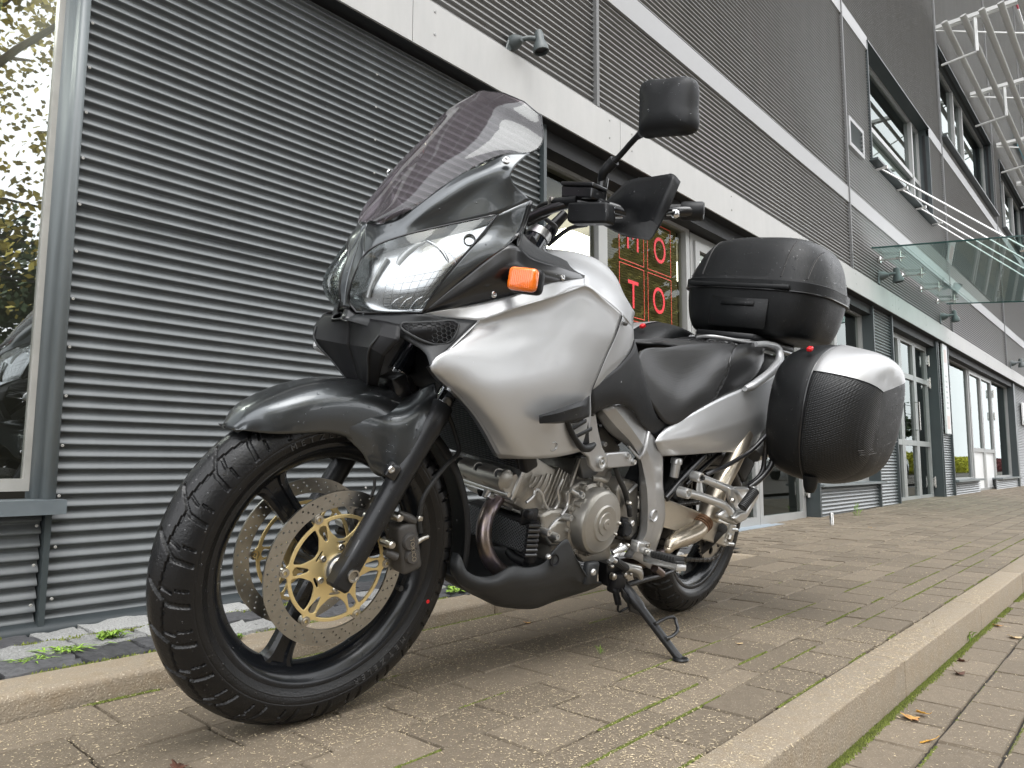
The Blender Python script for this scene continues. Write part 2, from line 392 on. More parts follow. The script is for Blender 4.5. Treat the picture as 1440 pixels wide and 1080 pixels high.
moss_line(bm, .9, 4, .425, -.1, 700, .003, .003, .5); moss_line(bm, .9, 4, .295, -.1, 900, .003, .003, .45); moss_line(bm, .9, 4, .165, -.1, 700, .003, .003, .5)
obj('joint_moss', bm, m_moss, street)['kind'] = 'stuff'
# seed husks and needles scattered over the bricks
bm = bmesh.new()
def flakes(bm, n, x0, x1, y0, y1, zf, smin=.0012, smax=.0042):
    for i in range(n):
        x, y = random.uniform(x0, x1), random.uniform(y0, y1)
        if noise.noise(Vector((x*2.2, y*4.3, 5))) < random.uniform(-.6, .35): continue
        z = zf(x, y)+.0012; a = random.random()*6.28; L = random.uniform(smin, smax)*random.choice((.6, 1, 1, 1.6)); W = random.uniform(.0004, .0009)
        u = Vector((cos(a), sin(a), random.uniform(-.15, .15))); v = Vector((-sin(a), cos(a), random.uniform(-.4, .4)))
        c = Vector((x, y, z)); bm.faces.new([bm.verts.new(p) for p in (c-u*L-v*W, c+u*L-v*W, c+u*L+v*W, c-u*L+v*W)])
flakes(bm, 52000, .2, 2.6, .66, 1.78, lambda x, y: 0, .0008, .0028); flakes(bm, 12000, 2.6, 6, .66, 2.0, gz, .0012, .004); flakes(bm, 3000, .2, 4, 1.79, 1.93, lambda x, y: .05)
flakes(bm, 5000, .8, 4, .556, .66, lambda x, y: 0)
obj('seed_husks', bm, m_straw, kind='stuff')
bm = bmesh.new(); flakes(bm, 9000, .8, 4.2, -.6, .54, lambda x, y: -.1)
obj('seed_husks', bm, m_straw, kind='stuff')
# weeds
def weed(loc, label, n=26, R=.05, H=.05, flat=.5, blade=False):
    bm = bmesh.new()
    for i in range(n):
        a = random.random()*6.28; L = random.uniform(.4, 1)*R; wd = L*(.12 if blade else .42); h = random.uniform(.3, 1)*H
        u = Vector((cos(a), sin(a), 0)); v = Vector((-sin(a), cos(a), 0)); b0 = Vector((random.gauss(0, R*.35), random.gauss(0, R*.18), 0))
        P = [b0, b0+u*L*.45-v*wd*.5+Vector((0, 0, h*.8)), b0+u*L+Vector((0, 0, h*flat)), b0+u*L*.45+v*wd*.5+Vector((0, 0, h*.8))]
        mid = b0+u*L*.5+Vector((0, 0, h*.7)); vs = [bm.verts.new(p) for p in P]; mv = bm.verts.new(mid)
        for k in range(4): bm.faces.new((vs[k], vs[(k+1) % 4], mv))
    return obj('weed', bm, m_grass, loc=loc, label=label, cat='weed', group='weeds growing from the joints')
weed(on_z(155, 898, .05), 'bright green leafy weed among the setts left of the front tyre', 34, .045, .03)
weed(on_z(95, 915, .05), 'thin mossy weed tuft among the setts at the far left', 60, .06, .012, blade=True)
weed(on_z(45, 930, .05), 'low yellowish weed tuft at the left edge on the inner kerb', 40, .05, .01, blade=True)
weed(on_z(262, 885, .05), 'weed seen through the spokes of the front wheel', 30, .05, .02)
weed(on_z(325, 900, .05), 'small weed behind the front brake discs', 26, .04, .02)
weed(on_z(640, 832, .05), 'green weed between front tyre and belly pan', 30, .06, .03)
weed(on_z(845, 920), 'tiny grass tuft on the paving left of the stand foot', 12, .016, .03, 1, True)
weed(on_z(1366, 903, -.1)+Vector((0, .01, 0)), 'grass tuft at the foot of the outer kerb', 26, .03, .05, .9, True)
weed(on_z(1205, 728, .02), 'tall thin weed at the base of the wall under the pannier', 10, .06, .16, 1, True)
# fallen leaves
def leaf(loc, label, s=.03, rot=0, tilt=.2, curl=.35, col=None, lobed=True):
    bm = bmesh.new(); n = 22; c = bm.verts.new((0, 0, 0)); ring = []
    for k in range(n):
        a = 2*pi*k/n; r = s*(.55+.45*abs(cos(a*2.5))**1.5 if lobed else .8*abs(cos(a))**.5*.9+.18); x, y = r*cos(a), r*sin(a)*(.85 if lobed else .5)
        ring.append(bm.verts.new((x, y, curl*(abs(y)**1.2)*1.6+random.uniform(0, .12)*s)))
    for k in range(n): bm.faces.new((c, ring[k], ring[(k+1) % n]))
    tube(bm, [(-s*.5, 0, .001), (-s*1.3, s*.1, .002), (-s*1.7, s*.3, .006)], [.0009, .0007, .0006], 5)
    o = obj('fallen_leaf', bm, col or m_leaf_o, loc=loc, smooth=60, label=label, cat='leaf', group='fallen leaves'); o.rotation_euler = (tilt, .1, rot)
    md = o.modifiers.new('s', 'SOLIDIFY'); md.thickness = .0006
    return o
m_leaf_y = mat('yellow leaf', (.62, .34, .06), .6, var=.3, scale=60); m_leaf_d = mat('dark leaf', (.09, .035, .02), .7, var=.3); m_leaf_b = mat('beige leaf', (.55, .4, .22), .7, var=.3)
leaf(on_z(1280, 1010, -.098), 'brown curled leaf on the lower paving by the kerb foot', .028, .4, .15)
leaf(on_z(1296, 1003, -.092), 'yellow leaf lying over the brown curled leaf', .017, 1.2, .4, col=m_leaf_y)
leaf(on_z(1303, 1043, -.098), 'golden leaf with a stalk, nearest on the lower paving', .02, 2.6, .3, col=m_leaf_y, lobed=False)
leaf(on_z(1427, 897, -.098), 'pale leaf at the right edge on the lower paving', .03, .4, .1, col=m_leaf_b)
leaf(on_z(1352, 930, -.098), 'small dark curled leaf at the foot of the kerb', .014, 1.4, .5, .9, m_leaf_d)
leaf(on_z(1348, 948, -.098), 'dark shrivelled leaf on the lower paving', .022, .4, .2, .9, m_leaf_d)
leaf(on_z(1402, 880, -.098), 'reddish leaf far along the kerb foot', .02, 1, .2, col=m_leaf_o)
leaf(on_z(741, 876, .002), 'small orange leaf on the paving under the belly pan', .016, .8, .1)
leaf(on_z(1226, 743, .012), 'orange leaf on the paving in front of the corrugated wall', .035, .8, .1, col=m_leaf_y)
leaf(on_z(1041, 905, .003), 'straw coloured leaf sliver beside the stand foot', .016, 0, .1, .1, m_leaf_b, False)
leaf(on_z(250, 1079, .004), 'dark leaf cut by the bottom edge left of the tyre', .02, .8, .3, .6, m_leaf_d)
# ================================================================== BUILDING
m_cor_d = mat('graphite corrugated steel', (.120, .129, .131), .36, var=.2, scale=5, bump=.04, bscale=30, spec=.5, coat=.15, coat_rough=.2, stretch=(1.6, 1, .35))
m_cor_u = mat('grey corrugated steel', (.205, .202, .196), .42, var=.16, scale=4, spec=.5, stretch=(1.5, 1, .3))
m_fascia = mat('pale fascia sheet', (.41, .405, .39), .5, var=.13, scale=3, stretch=(2.2, 1, .6), detail=9)
m_band = mat('grey flat band', (.3, .3, .3), .5, var=.1, scale=1.4)
m_dark = mat('dark grey steel', (.045, .055, .057), .4, var=.15, scale=5)
m_flash = mat('blue grey flashing', (.16, .178, .182), .38, var=.16, scale=5, stretch=(1, 1, .4))
m_alu = mat('aluminium frame', (.36, .36, .35), .42, metal=.3, var=.1, scale=7)
m_alul = mat('light frame', (.42, .41, .38), .45, metal=.2, var=.15, scale=12)
m_steel = mat('bright steel', (.62, .61, .59), .25, metal=1, var=.1)
m_black = mat('black gap', (.012, .012, .013), .6)
m_white = mat('white sign', (.75, .75, .74), .4)
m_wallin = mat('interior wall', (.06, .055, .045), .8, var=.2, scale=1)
def glass_mat(name, tint, refl=1.6, dirt=0.):
    m = bpy.data.materials.new(name); m.use_nodes = True; n = m.node_tree; n.nodes.remove(n.nodes['Principled BSDF']); out = n.nodes['Material Output']
    tr = n.nodes.new('ShaderNodeBsdfTransparent'); tr.inputs[0].default_value = (*tint, 1); gl = n.nodes.new('ShaderNodeBsdfGlossy'); gl.inputs['Roughness'].default_value = .01; gl.inputs['Color'].default_value = (.92, .96, .95, 1)
    fr = n.nodes.new('ShaderNodeFresnel'); fr.inputs[0].default_value = refl; mx = n.nodes.new('ShaderNodeMixShader')
    geo = n.nodes.new('ShaderNodeNewGeometry')   # the same outside/inside look on single sheets
    n.links.new(fr.outputs[0], mx.inputs[0]); n.links.new(tr.outputs[0], mx.inputs[1]); n.links.new(gl.outputs[0], mx.inputs[2]); n.links.new(mx.outputs[0], out.inputs[0])
    return m
m_pane = glass_mat('window glass', (.5, .56, .53), 1.55); m_pane.node_tree.nodes['Glossy BSDF'].inputs['Color'].default_value = (.76, .82, .80, 1)
m_canopy = glass_mat('canopy glass', (.60, .76, .72), 1.75)
bld = thing('building', 'long two storey building clad in grey corrugated steel behind the motorcycle', 'building')
PITCHC = .0364
def corrug(x0, x1, z0, z1, y, depth=.018, m=None, parent=None, name='corrugated_panel', pitch=PITCHC, z_ref=1.0, nseg=8):
    """horizontal corrugations: crest low in each pitch, steep underside"""
    zs = []; k0 = math.floor((z0-z_ref)/pitch)-1; k = k0
    sh = [(0, 0), (.07, .08), (.18, .27), (.34, .56), (.50, .80), (.64, .95), (.72, 1.0), (.76, .96), (.81, .45), (.87, .06), (.94, 0)] if nseg == 8 else [(0, 0), (.35, .5), (.68, 1.0), (.86, .1)]
    while z_ref+k*pitch < z1+pitch:
        for t, d in sh:
            zz = z_ref+(k+1-t)*pitch     # from the top of the pitch downwards
            zs.append((zz, d))
        k += 1
    zs = sorted([(z, d) for z, d in zs if z0 <= z <= z1])
    zs = [(z0, zs[0][1])]+zs+[(z1, zs[-1][1])]
    n = max(1, int((x1-x0)/2.5)); rows = [[(x0+(x1-x0)*i/n, y+depth/2-d*depth, z) for i in range(n+1)] for z, d in zs]
    return obj(name, grid_mesh(rows), m, parent or bld, smooth=70)
def trim(x, z0, z1, y=2.345, w=.022, m=None, name='joint_trim'):
    bm = bmesh.new(); box(bm, x-w/2, x+w/2, y, y+.05, z0, z1); return obj(name, bm, m or m_dark, bld)
YL = 2.42; YU = 2.365
# lower storey
corrug(.712, 2.925, 1.302, 2.40, YL-.004, m=m_cor_d, z_ref=1.0); corrug(.712, 2.925, .07, 1.318, YL+.004, m=m_cor_d)
corrug(-1.6, .690, .07, .385, YL, m=m_cor_d)
trim(.702, .03, .385, 2.395, .016)
bm = bmesh.new()
for x0, x1, z0 in ((-1.6, 2.95, .035),):
    vs = [(2.388, z0-.01), (2.388, z0+.012), (2.394, z0+.02), (2.42, z0+.036)]
    rows = [[(x0, y, z) for y, z in vs], [(x1, y, z) for y, z in vs]]
    bm_join(bm, grid_mesh(rows))
o = obj('base_flashing', bm, mat('base flashing', (.03, .037, .04), .55, var=.2, scale=8), bld, smooth=30)
md = o.modifiers.new('s', 'SOLIDIFY'); md.thickness = .003
corrug(8.97, 9.70, .02, 2.40, YL, m=m_cor_d); trim(8.915, .0, .335, 2.385, .03); corrug(7.02, 8.90, .02, .31, YL, m=m_cor_d); 
corrug(8.93, 8.97, .02, .31, YL, m=m_cor_d)
corrug(12.16, 12.80, .03, 2.40, YL, m=m_cor_d); corrug(12.84, 14.97, .03, .27, YL, m=m_cor_d); trim(12.82, .02, 2.4, 2.385, .035)
corrug(16.62, 19.5, .03, .25, YL, m=m_cor_d); corrug(19.6, 60, .03, 2.40, YL, m=m_cor_d)
trim(9.715, .0, 2.36, 2.385, .03); trim(12.15, 0, 2.36, 2.385, .03)
bm = bmesh.new(); box(bm, .70, 2.93, 2.45, 2.60, -.1, 2.35); box(bm, -3.2, .699, 2.45, 2.60, -.1, .40); box(bm, 8.99, 9.70, 2.45, 2.6, -.1, 2.35); box(bm, 7.02, 8.98, 2.56, 2.6, -.1, .31); box(bm, 12.16, 12.84, 2.45, 2.6, -.1, 2.35); box(bm, 12.85, 15, 2.56, 2.6, -.1, .27)
obj('wall_core', bm, m_black, bld)
bm = bmesh.new()
for x_, z0_, z1_ in ((.726, .12, 2.3), (1.82, .12, 2.3), (2.90, .12, 2.3)):
    z = z0_
    while z < z1_: screw(bm, (x_, 2.403, z+.011), (0, -1, 0), .0045, .003, 8); z += .0364*4
for z in (.12, .23, .34): screw(bm, (.675, 2.403, z), (0, -1, 0), .0045, .003, 8)
obj('panel_screws', bm, m_alul, bld)['kind'] = 'stuff'
# soffit / lintel behind the fascia
bm = bmesh.new(); box(bm, -1.6, 60, 2.345, 2.46, 2.352, 2.362); obj('soffit', bm, m_black, bld)  # black underside: the shadow band below the fascia put into its colour
bm = bmesh.new(); box(bm, 2.93, 60, 2.42, 2.70, 2.25, 2.35); obj('lintel', bm, m_black, bld)
# fascia made of sheets about 3.1 m long
xs = [-2.6, .8, 1.955, 3.6, 6.62, 9.7, 12.8, 15.9, 19.0, 22.1, 25.2, 28.3, 34, 40, 50, 60]
for a, b in zip(xs, xs[1:]):
    bm = bmesh.new(); box(bm, a+.002, b-.002, 2.335, 2.36, 2.36, 2.595); box(bm, a+.002, b-.002, 2.3345, 2.36, 2.355, 2.366)
    f = obj('fascia_sheet', bm, m_fascia, bld)
    bm = bmesh.new()
    for x in [a+.13+k*1.4 for k in range(int((b-a)/1.4)+1) if a+.13+k*1.4 < b]:
        for z in (2.448, 2.557): screw(bm, (x, 2.335, z), (0, -1, 0), .007, .003, 8)
    if bm.verts: obj('rivets', bm, m_alu, f)['kind'] = 'stuff'
    else: bm.free()
# upper storeys: bays between joints
J = [-3.0, 3.37, 8.085, 13.03, 18.35, 24.0, 30, 36, 60]
m_jt = mat('joint strip', (.13, .13, .128), .5, var=.1)
for j in J[1:-1]:
    bm = bmesh.new(); box(bm, j-.013, j+.013, 2.335, 2.38, 2.6, 16); obj('joint_trim', bm, m_jt, bld)
openings = [(9.05, 12.1, 4.12, 5.62), (13.12, 18.1, 5.83, 7.4), (19.2, 23.4, 5.83, 7.4), (25, 29, 5.83, 7.4)]
levels = [(2.6, 3.335), (3.495, 5.50), (5.66, 16)]
for a, b in zip(J, J[1:]):
    ops = [o_ for o_ in openings if o_[0] < b and o_[1] > a]
    for z0, z1 in levels:
        segs = [(a+.012, b-.012, z0, z1)]
        for X0, X1, Z0, Z1 in ops:
            new = []
            for (p, q, r, s) in segs:
                if X1 <= p or X0 >= q or Z1 <= r or Z0 >= s: new.append((p, q, r, s)); continue
                if p < X0: new.append((p, X0, r, s))
                if X1 < q: new.append((X1, q, r, s))
                if r < Z0: new.append((max(p, X0), min(q, X1), r, Z0))
                if Z1 < s: new.append((max(p, X0), min(q, X1), Z1, s))
            segs = new
        for p, q, r, s in segs:
            bmc = bmesh.new(); box(bmc, p-.012, q+.012, 2.39, 2.43, r-.01, s+.01); obj('wall_core', bmc, m_black, bld)
            corrug(p, q, r, s, YU, m=m_cor_u, nseg=8)
    for z0, z1 in ((3.328, 3.499), (5.494, 5.664)):
        segs = [(a+.012, b-.012)]
        for X0, X1, Z0, Z1 in ops:
            if Z0 < z0 and Z1 > z0: segs = [s_ for p, q in segs for s_ in ((p, X0), (X1, q)) if s_[1] > s_[0]+.02]
        for p, q in segs:
            bm = bmesh.new(); box(bm, p, q, 2.345, 2.375, z0, z1); obj('flat_band', bm, m_band, bld)
# back structure so nothing shows through, with the openings left free
bm = bmesh.new(); box(bm, -3.2, 60, 2.72, 2.8, 15.5, 16.1); box(bm, -3.2, 60, 2.40, 2.8, 16, 16.1); obj('parapet', bm, m_band, bld)
def rect_frame(bm, x0, x1, z0, z1, y0, y1, t):
    box(bm, x0, x1, y0, y1, z1-t, z1); box(bm, x0, x1, y0, y1, z0, z0+t); box(bm, x0, x0+t, y0, y1, z0+t, z1-t); box(bm, x1-t, x1, y0, y1, z0+t, z1-t)
def pane(x0, x1, z0, z1, y, parent, m=None, name='pane'): return obj(name, pydata([(x0, y, z0), (x1, y, z0), (x1, y, z1), (x0, y, z1)], [(0, 1, 2, 3)]), m or m_pane, parent)
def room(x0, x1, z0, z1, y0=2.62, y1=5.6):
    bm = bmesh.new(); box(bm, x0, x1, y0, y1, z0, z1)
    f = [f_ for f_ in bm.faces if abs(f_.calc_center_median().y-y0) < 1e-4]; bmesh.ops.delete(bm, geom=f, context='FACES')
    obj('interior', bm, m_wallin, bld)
def lightpanel(x, y, z, a=.6, b=.6, s=6):
    bm = bmesh.new(); box(bm, x-a/2, x+a/2, y-b/2, y+b/2, z, z+.02); return obj('ceiling_lamp', bm, mat('lamp panel', (.9, .9, .9), .5, emis=((1, .98, .93), s)), bld)
room(-3, .75, .1, 2.6, 2.60); room(2.9, 8.98, 0, 2.6); room(9.6, 19.7, 0, 2.6); room(8.9, 12.3, 4.0, 5.7, 2.62); room(13.05, 30, 5.7, 7.5, 2.62)
# left window
W = node('window', bld)
pane(-1.6, .655, .47, 2.32, 2.50, W, glass_mat('mirror bright window glass', (.55, .6, .55), 4.2))
bm = bmesh.new(); rect_frame(bm, -1.6, .692, .435, 2.35, 2.485, 2.52, .036); obj('frame', bm, m_alul, W)
rows = [[(.692, 2.49, z), (.70, 2.485, z), (.702, 2.455, z), (.716, 2.445, z), (.716, 2.40, z), (.724, 2.392, z), (.745, 2.398, z), (.748, 2.42, z)] for z in (.40, 2.35)]
o = obj('flashing', grid_mesh([[(x-.028, y, z) for x, y, z in r] for r in rows]), m_flash, W, smooth=30); md = o.modifiers.new('s', 'SOLIDIFY'); md.thickness = .002
bm = bmesh.new(); box(bm, -1.6, .735, 2.362, 2.50, .405, .413); box(bm, -1.6, .735, 2.358, 2.364, .372, .413); obj('sill', bm, mat('sill', (.13, .15, .16), .35, var=.2, scale=9), W)
bm = bmesh.new(); box(bm, .5, .525, 2.56, 2.6, .47, 2.3); obj('inner_mullion', bm, mat('pale green post', (.4, .45, .28), .5), W)
bm = bmesh.new(); box(bm, -.9, -.86, 2.485, 2.53, .47, 2.31); obj('mullion', bm, m_alul, W)
lightpanel(.25, 3.2, 2.42, .5, .6, 14)
# shop window with the lettering
W = node('window', bld); YG = 2.55
pg_ = glass_mat('shop window glass', (.75, .76, .62), 1.3); pane(3.02, 3.62, .05, 2.25, YG, W, pg_); pane(3.72, 4.72, .05, 2.25, YG, W, pg_)
bm = bmesh.new(); rect_frame(bm, 2.95, 4.80, 0, 2.28, YG-.03, YG+.04, .055); box(bm, 3.63, 3.725, YG-.03, YG+.04, .06, 2.22); obj('frame', bm, m_alu, W)
bm = bmesh.new(); box(bm, 2.928, 2.952, 2.385, YG-.03, 0, 2.35); obj('jamb', bm, m_dark, W)
bm = bmesh.new()
for k in range(46): box(bm, 3.0, 3.62, 2.63, 2.65, .9+k*.018, .9+k*.018+.012, mx=None)
for k in range(75): box(bm, 3.73, 4.72, 2.585, 2.60, .88+k*.018, .88+k*.018+.0155)
obj('blind', bm, mat('blind slats', (.15, .135, .075), .7), W)
q_ = on_z(798, 347, 2.42); lightpanel(q_.x, q_.y, 2.42, .75, .55, 6); q_ = on_z(952, 352, 2.42); lightpanel(q_.x+.8, q_.y+.3, 2.42, .8, .5, 3)
m_red = mat('red film', (.75, .008, .02), .45); m_redl = mat('red line film', (.75, .06, .03), .45)
sg = node('lettering', bld)
k = YG/2.42
gx = [3.694*k-.02, 4.02*k, 4.346*k+.01]; gzz = [2.09, 1.79, 1.42, 1.05]
def letter(ch, cx, cz, h):
    me = textmesh(ch, h*1.38, .0006); xs_ = [v.co.x for v in me.vertices]; ys_ = [v.co.y for v in me.vertices]
    me.transform(Matrix.Translation((-(min(xs_)+max(xs_))/2, -(min(ys_)+max(ys_))/2, 0)))
    s = h/(max(ys_)-min(ys_)); me.transform(Matrix.Diagonal((s*.82, s, 1, 1)))
    me.transform(Matrix.Translation((cx, YG-.004, cz)) @ Matrix.Rotation(pi/2, 4, 'X'))
    return obj('letter', me, m_red, sg)
def h2(px, y0, y1): a = on_y(px, y0, YG); b = on_y(px, y1, YG); return (a.x+b.x)/2, (a.z+b.z)/2, abs(a.z-b.z)
cO = h2(927, 334, 371); cO2 = h2(926, 405, 441); cM = h2(889, 300, 358); cT = h2(890, 390, 437)
HH = .185
letter('M', cM[0], on_y(889, 349, YG).z+HH*.42, HH); letter('O', cO[0], cO[1], HH); letter('T', cT[0], cT[1]-.005, HH); letter('O', cO2[0], cO2[1], HH)
bm = bmesh.new()
def wire(x0, x1, z0, z1, t=.0045):
    for b_ in ((x0, x1, z0, z0+t), (x0, x1, z1-t, z1), (x0, x0+t, z0+t, z1-t), (x1-t, x1, z0+t, z1-t)): box(bm, b_[0], b_[1], YG-.0035, YG-.0025, b_[2], b_[3])
xa, xb, xc, xd = on_y(870, 360, YG).x, on_y(905, 370, YG).x, on_y(910, 370, YG).x, on_y(943, 380, YG).x
zb1, zb2 = on_y(870, 363, YG).z, on_y(870, 371, YG).z
dz = .345
for i in range(4):
    z1 = zb1+dz*1-(dz+.02)*i; 
    for x0, x1 in ((xa, xb), (xc, xd)): wire(x0, x1, z1-dz, z1)
obj('letter_grid', bm, m_redl, sg)
for o_ in list(sg.children): pass
# doors
def leaf_door(x0, x1, z0, z1, y, parent, rails=(), m=None, infill=None, st=.06):
    D = node('door_leaf', parent); bm = bmesh.new(); rect_frame(bm, x0, x1, z0, z1, y-.03, y+.02, st)
    zs = [z0+st]
    for r in rails: box(bm, x0+st, x1-st, y-.028, y+.018, r-st/2, r+st/2); 
    return D, bm
def door_set(x0, x1, z0, z1, y, rails, leaves, hinge_z, handle=None, infill=None):
    D = node('door', bld); bm = bmesh.new(); rect_frame(bm, x0, x1, z0, z1, y-.035, y+.03, .05)
    n = leaves; w_ = (x1-x0-.1)/n
    obj('frame', bm, m_alu, D)
    for i in range(n):
        a = x0+.05+i*w_+.004; b = a+w_-.008; bm = bmesh.new(); rect_frame(bm, a, b, z0+.012, z1-.055, y-.05, y+.0, .065)
        for r in rails: box(bm, a+.065, b-.065, y-.048, y-.002, r-.035, r+.035)
        obj('leaf_frame', bm, m_alu, D); zz = [z0+.07]+sorted(rails)+[z1-.115]
        for q, (za, zb) in enumerate(zip(zz, zz[1:])):
            pane(a+.06, b-.06, za, zb, y-.02, D, m=(m_white if infill and q == 0 else None), name='pane')
    bm = bmesh.new()
    for hz in hinge_z:
        box(bm, x1-.10, x1+.03, y-.07, y-.045, hz-.06, hz+.06); tube(bm, [(x1-.035, y-.075, hz-.08), (x1-.035, y-.075, hz+.08)], .014, 8)
        bm.faces.ensure_lookup_table()
    obj('hinges', bm, m_steel, D)
    if handle:
        hx, z_a, z_b = handle; bm = bmesh.new(); tube(bm, [(hx, y-.05, z_a), (hx, y-.11, z_a), (hx, y-.11, z_b), (hx, y-.05, z_b)], .012, 8); obj('handle', bm, m_steel, D)
    return D
door_set(4.82, 6.98, .015, 2.24, 2.56, (.62,), 2, (.3, 1.1, 1.9))
bm = bmesh.new(); box(bm, 4.7, 7.0, 2.40, 2.55, -.03, .03); obj('threshold', bm, mat('blue grey threshold', (.25, .29, .33), .5), bld)
bm = bmesh.new(); box(bm, 6.98, 7.02, 2.395, 2.6, 0, 2.35); box(bm, 7.02, 7.24, 2.5, 2.56, .3, 2.35); obj('jamb', bm, m_dark, bld)
W = node('window', bld); pane(7.2, 7.95, .36, 2.25, 2.55, W); pane(8.03, 8.88, .36, 2.25, 2.55, W)
bm = bmesh.new(); rect_frame(bm, 7.05, 8.95, .32, 2.28, 2.52, 2.58, .05); box(bm, 7.95, 8.03, 2.52, 2.58, .37, 2.23); obj('frame', bm, m_alu, W)
bm = bmesh.new(); box(bm, 7.0, 9.06, 2.36, 2.55, .318, .34); obj('sill', bm, m_flash, W)
bm = bmesh.new(); box(bm, 8.945, 8.972, 2.395, 2.6, 0, 2.35); obj('jamb', bm, m_dark, bld)
door_set(9.74, 12.08, .03, 2.30, 2.57, (.82, 1.72), 3, (.28, 1.72, 2.05), handle=(11.15, 1.0, 1.38))
bm = bmesh.new(); box(bm, 12.08, 12.155, 2.395, 2.64, 0, 2.35); obj('jamb', bm, m_dark, bld)
W = node('window', bld); xs_ = [12.95, 15.0]
pane(13.0, 15.0, .32, 2.22, 2.55, W); bm = bmesh.new(); rect_frame(bm, 12.9, 15.05, .27, 2.28, 2.52, 2.58, .05); obj('frame', bm, m_alu, W)
bm = bmesh.new(); box(bm, 12.84, 15.05, 2.34, 2.55, .268, .30); obj('sill', bm, m_flash, W)
door_set(15.05, 17.4, .03, 2.28, 2.56, (.80,), 2, (1.95, 1.5, .2), infill=True)
W = node('window', bld); pane(17.45, 19.3, .32, 2.22, 2.55, W); bm = bmesh.new(); rect_frame(bm, 17.42, 19.45, .27, 2.28, 2.52, 2.58, .05); obj('frame', bm, m_alu, W)
bm = bmesh.new(); box(bm, 17.0, 19.6, 2.36, 2.55, .255, .285); obj('sill', bm, m_flash, W)
bm = bmesh.new(); box(bm, 19.42, 19.6, 2.395, 2.64, 0, 2.35); obj('jamb', bm, m_dark, bld)
# upper windows
def up_window(x0, x1, z0, z1, mull, rail, blind=.0):
    W = node('window', bld); y = 2.50
    bm = bmesh.new(); box(bm, x0-.02, x0, 2.34, 2.64, z0, z1); box(bm, x1, x1+.02, 2.34, 2.64, z0, z1); box(bm, x0-.02, x1+.02, 2.33, 2.64, z1, z1+.02); obj('reveal', bm, m_dark, W)
    bm = bmesh.new(); box(bm, x0-.06, x1+.06, 2.27, 2.64, z0-.025, z0); obj('sill', bm, m_dark, W)
    bm = bmesh.new(); rect_frame(bm, x0, x1, z0, z1, y-.02, y+.05, .05)
    for m_ in mull: box(bm, m_-.03, m_+.03, y-.04, y+.05, z0+.05, z1-.05)
    if rail: box(bm, x0+.05, x1-.05, y-.03, y+.04, rail-.03, rail+.03)
    obj('frame', bm, m_alu, W); xx = [x0]+list(mull)+[x1]
    for a, b in zip(xx, xx[1:]): pane(a, b, z0+.04, z1-.04, y+.01, W)
up_window(9.05, 12.1, 4.12, 5.60, (11.6,), 4.72)
obj('white_board', mbox(9.12, 11.5, 2.54, 2.56, 4.16, 4.68), m_white, bld)
up_window(13.12, 18.1, 5.83, 7.40, (14.9, 15.7), None)
up_window(19.2, 23.4, 5.83, 7.40, (20.6, 22), None)
up_window(25, 29, 5.83, 7.40, (26.5, 28), None)
# vent grille beside the joint
V_ = node('vent', bld); bm = bmesh.new(); rect_frame(bm, 8.13, 8.66, 3.99, 4.33, 2.325, 2.37, .045); obj('frame', bm, m_band, V_)
for k in range(5):
    bm = mbox(8.175, 8.615, -.003, .003, -.03, .03, mx=Matrix.Translation((0, 2.352, 4.065+k*.048)) @ Matrix.Rotation(.9, 4, 'X')); 
    obj('slat', bm, m_dark, V_)
# narrow shelf flashing and signs
S_ = thing('wall_sign', 'tall narrow white sign with faint red marks on the corrugated strip between the doors', 'sign', (12.52, 2.385, 1.66))
bm = mbox(-.15, .15, -.012, .012, -.67, .68); obj('board', bm, m_white, S_)
for z in (.5, -.5):
    bm = mbox(-.09, .09, -.0135, -.0125, z-.1, z+.1); obj('red_mark', bm, mat('faded red', (.72, .58, .55), .5), S_)
for k in range(7): obj('text_line', mbox(-.06, .06, -.0135, -.0125, -.3+k*.08, -.3+k*.08+.03), mat('grey print', (.5, .5, .5), .5), S_)
S_ = thing('wall_sign', 'small white sign at the right edge of the ground floor wall', 'sign', (20.9, 2.38, 1.72))
obj('board', mbox(-.45, .45, -.015, .015, -.26, .26), m_white, S_)
me = textmesh('M', .35, .001); me.transform(Matrix.Translation((-.1, -.018, 0)) @ Matrix.Rotation(pi/2, 4, 'X')); obj('print', me, m_dark, S_)
# steel post in the paving
P_ = obj('steel_post', mlathe([(0, 0), (.017, 0), (.017, .11), (.014, .117), (0, .117)], (0, 0, 0), (0, 0, 1), 14), m_steel, loc=on_z(1170, 741, .01), smooth=30, label='short bright steel post standing in the paving under the pannier', cat='post')
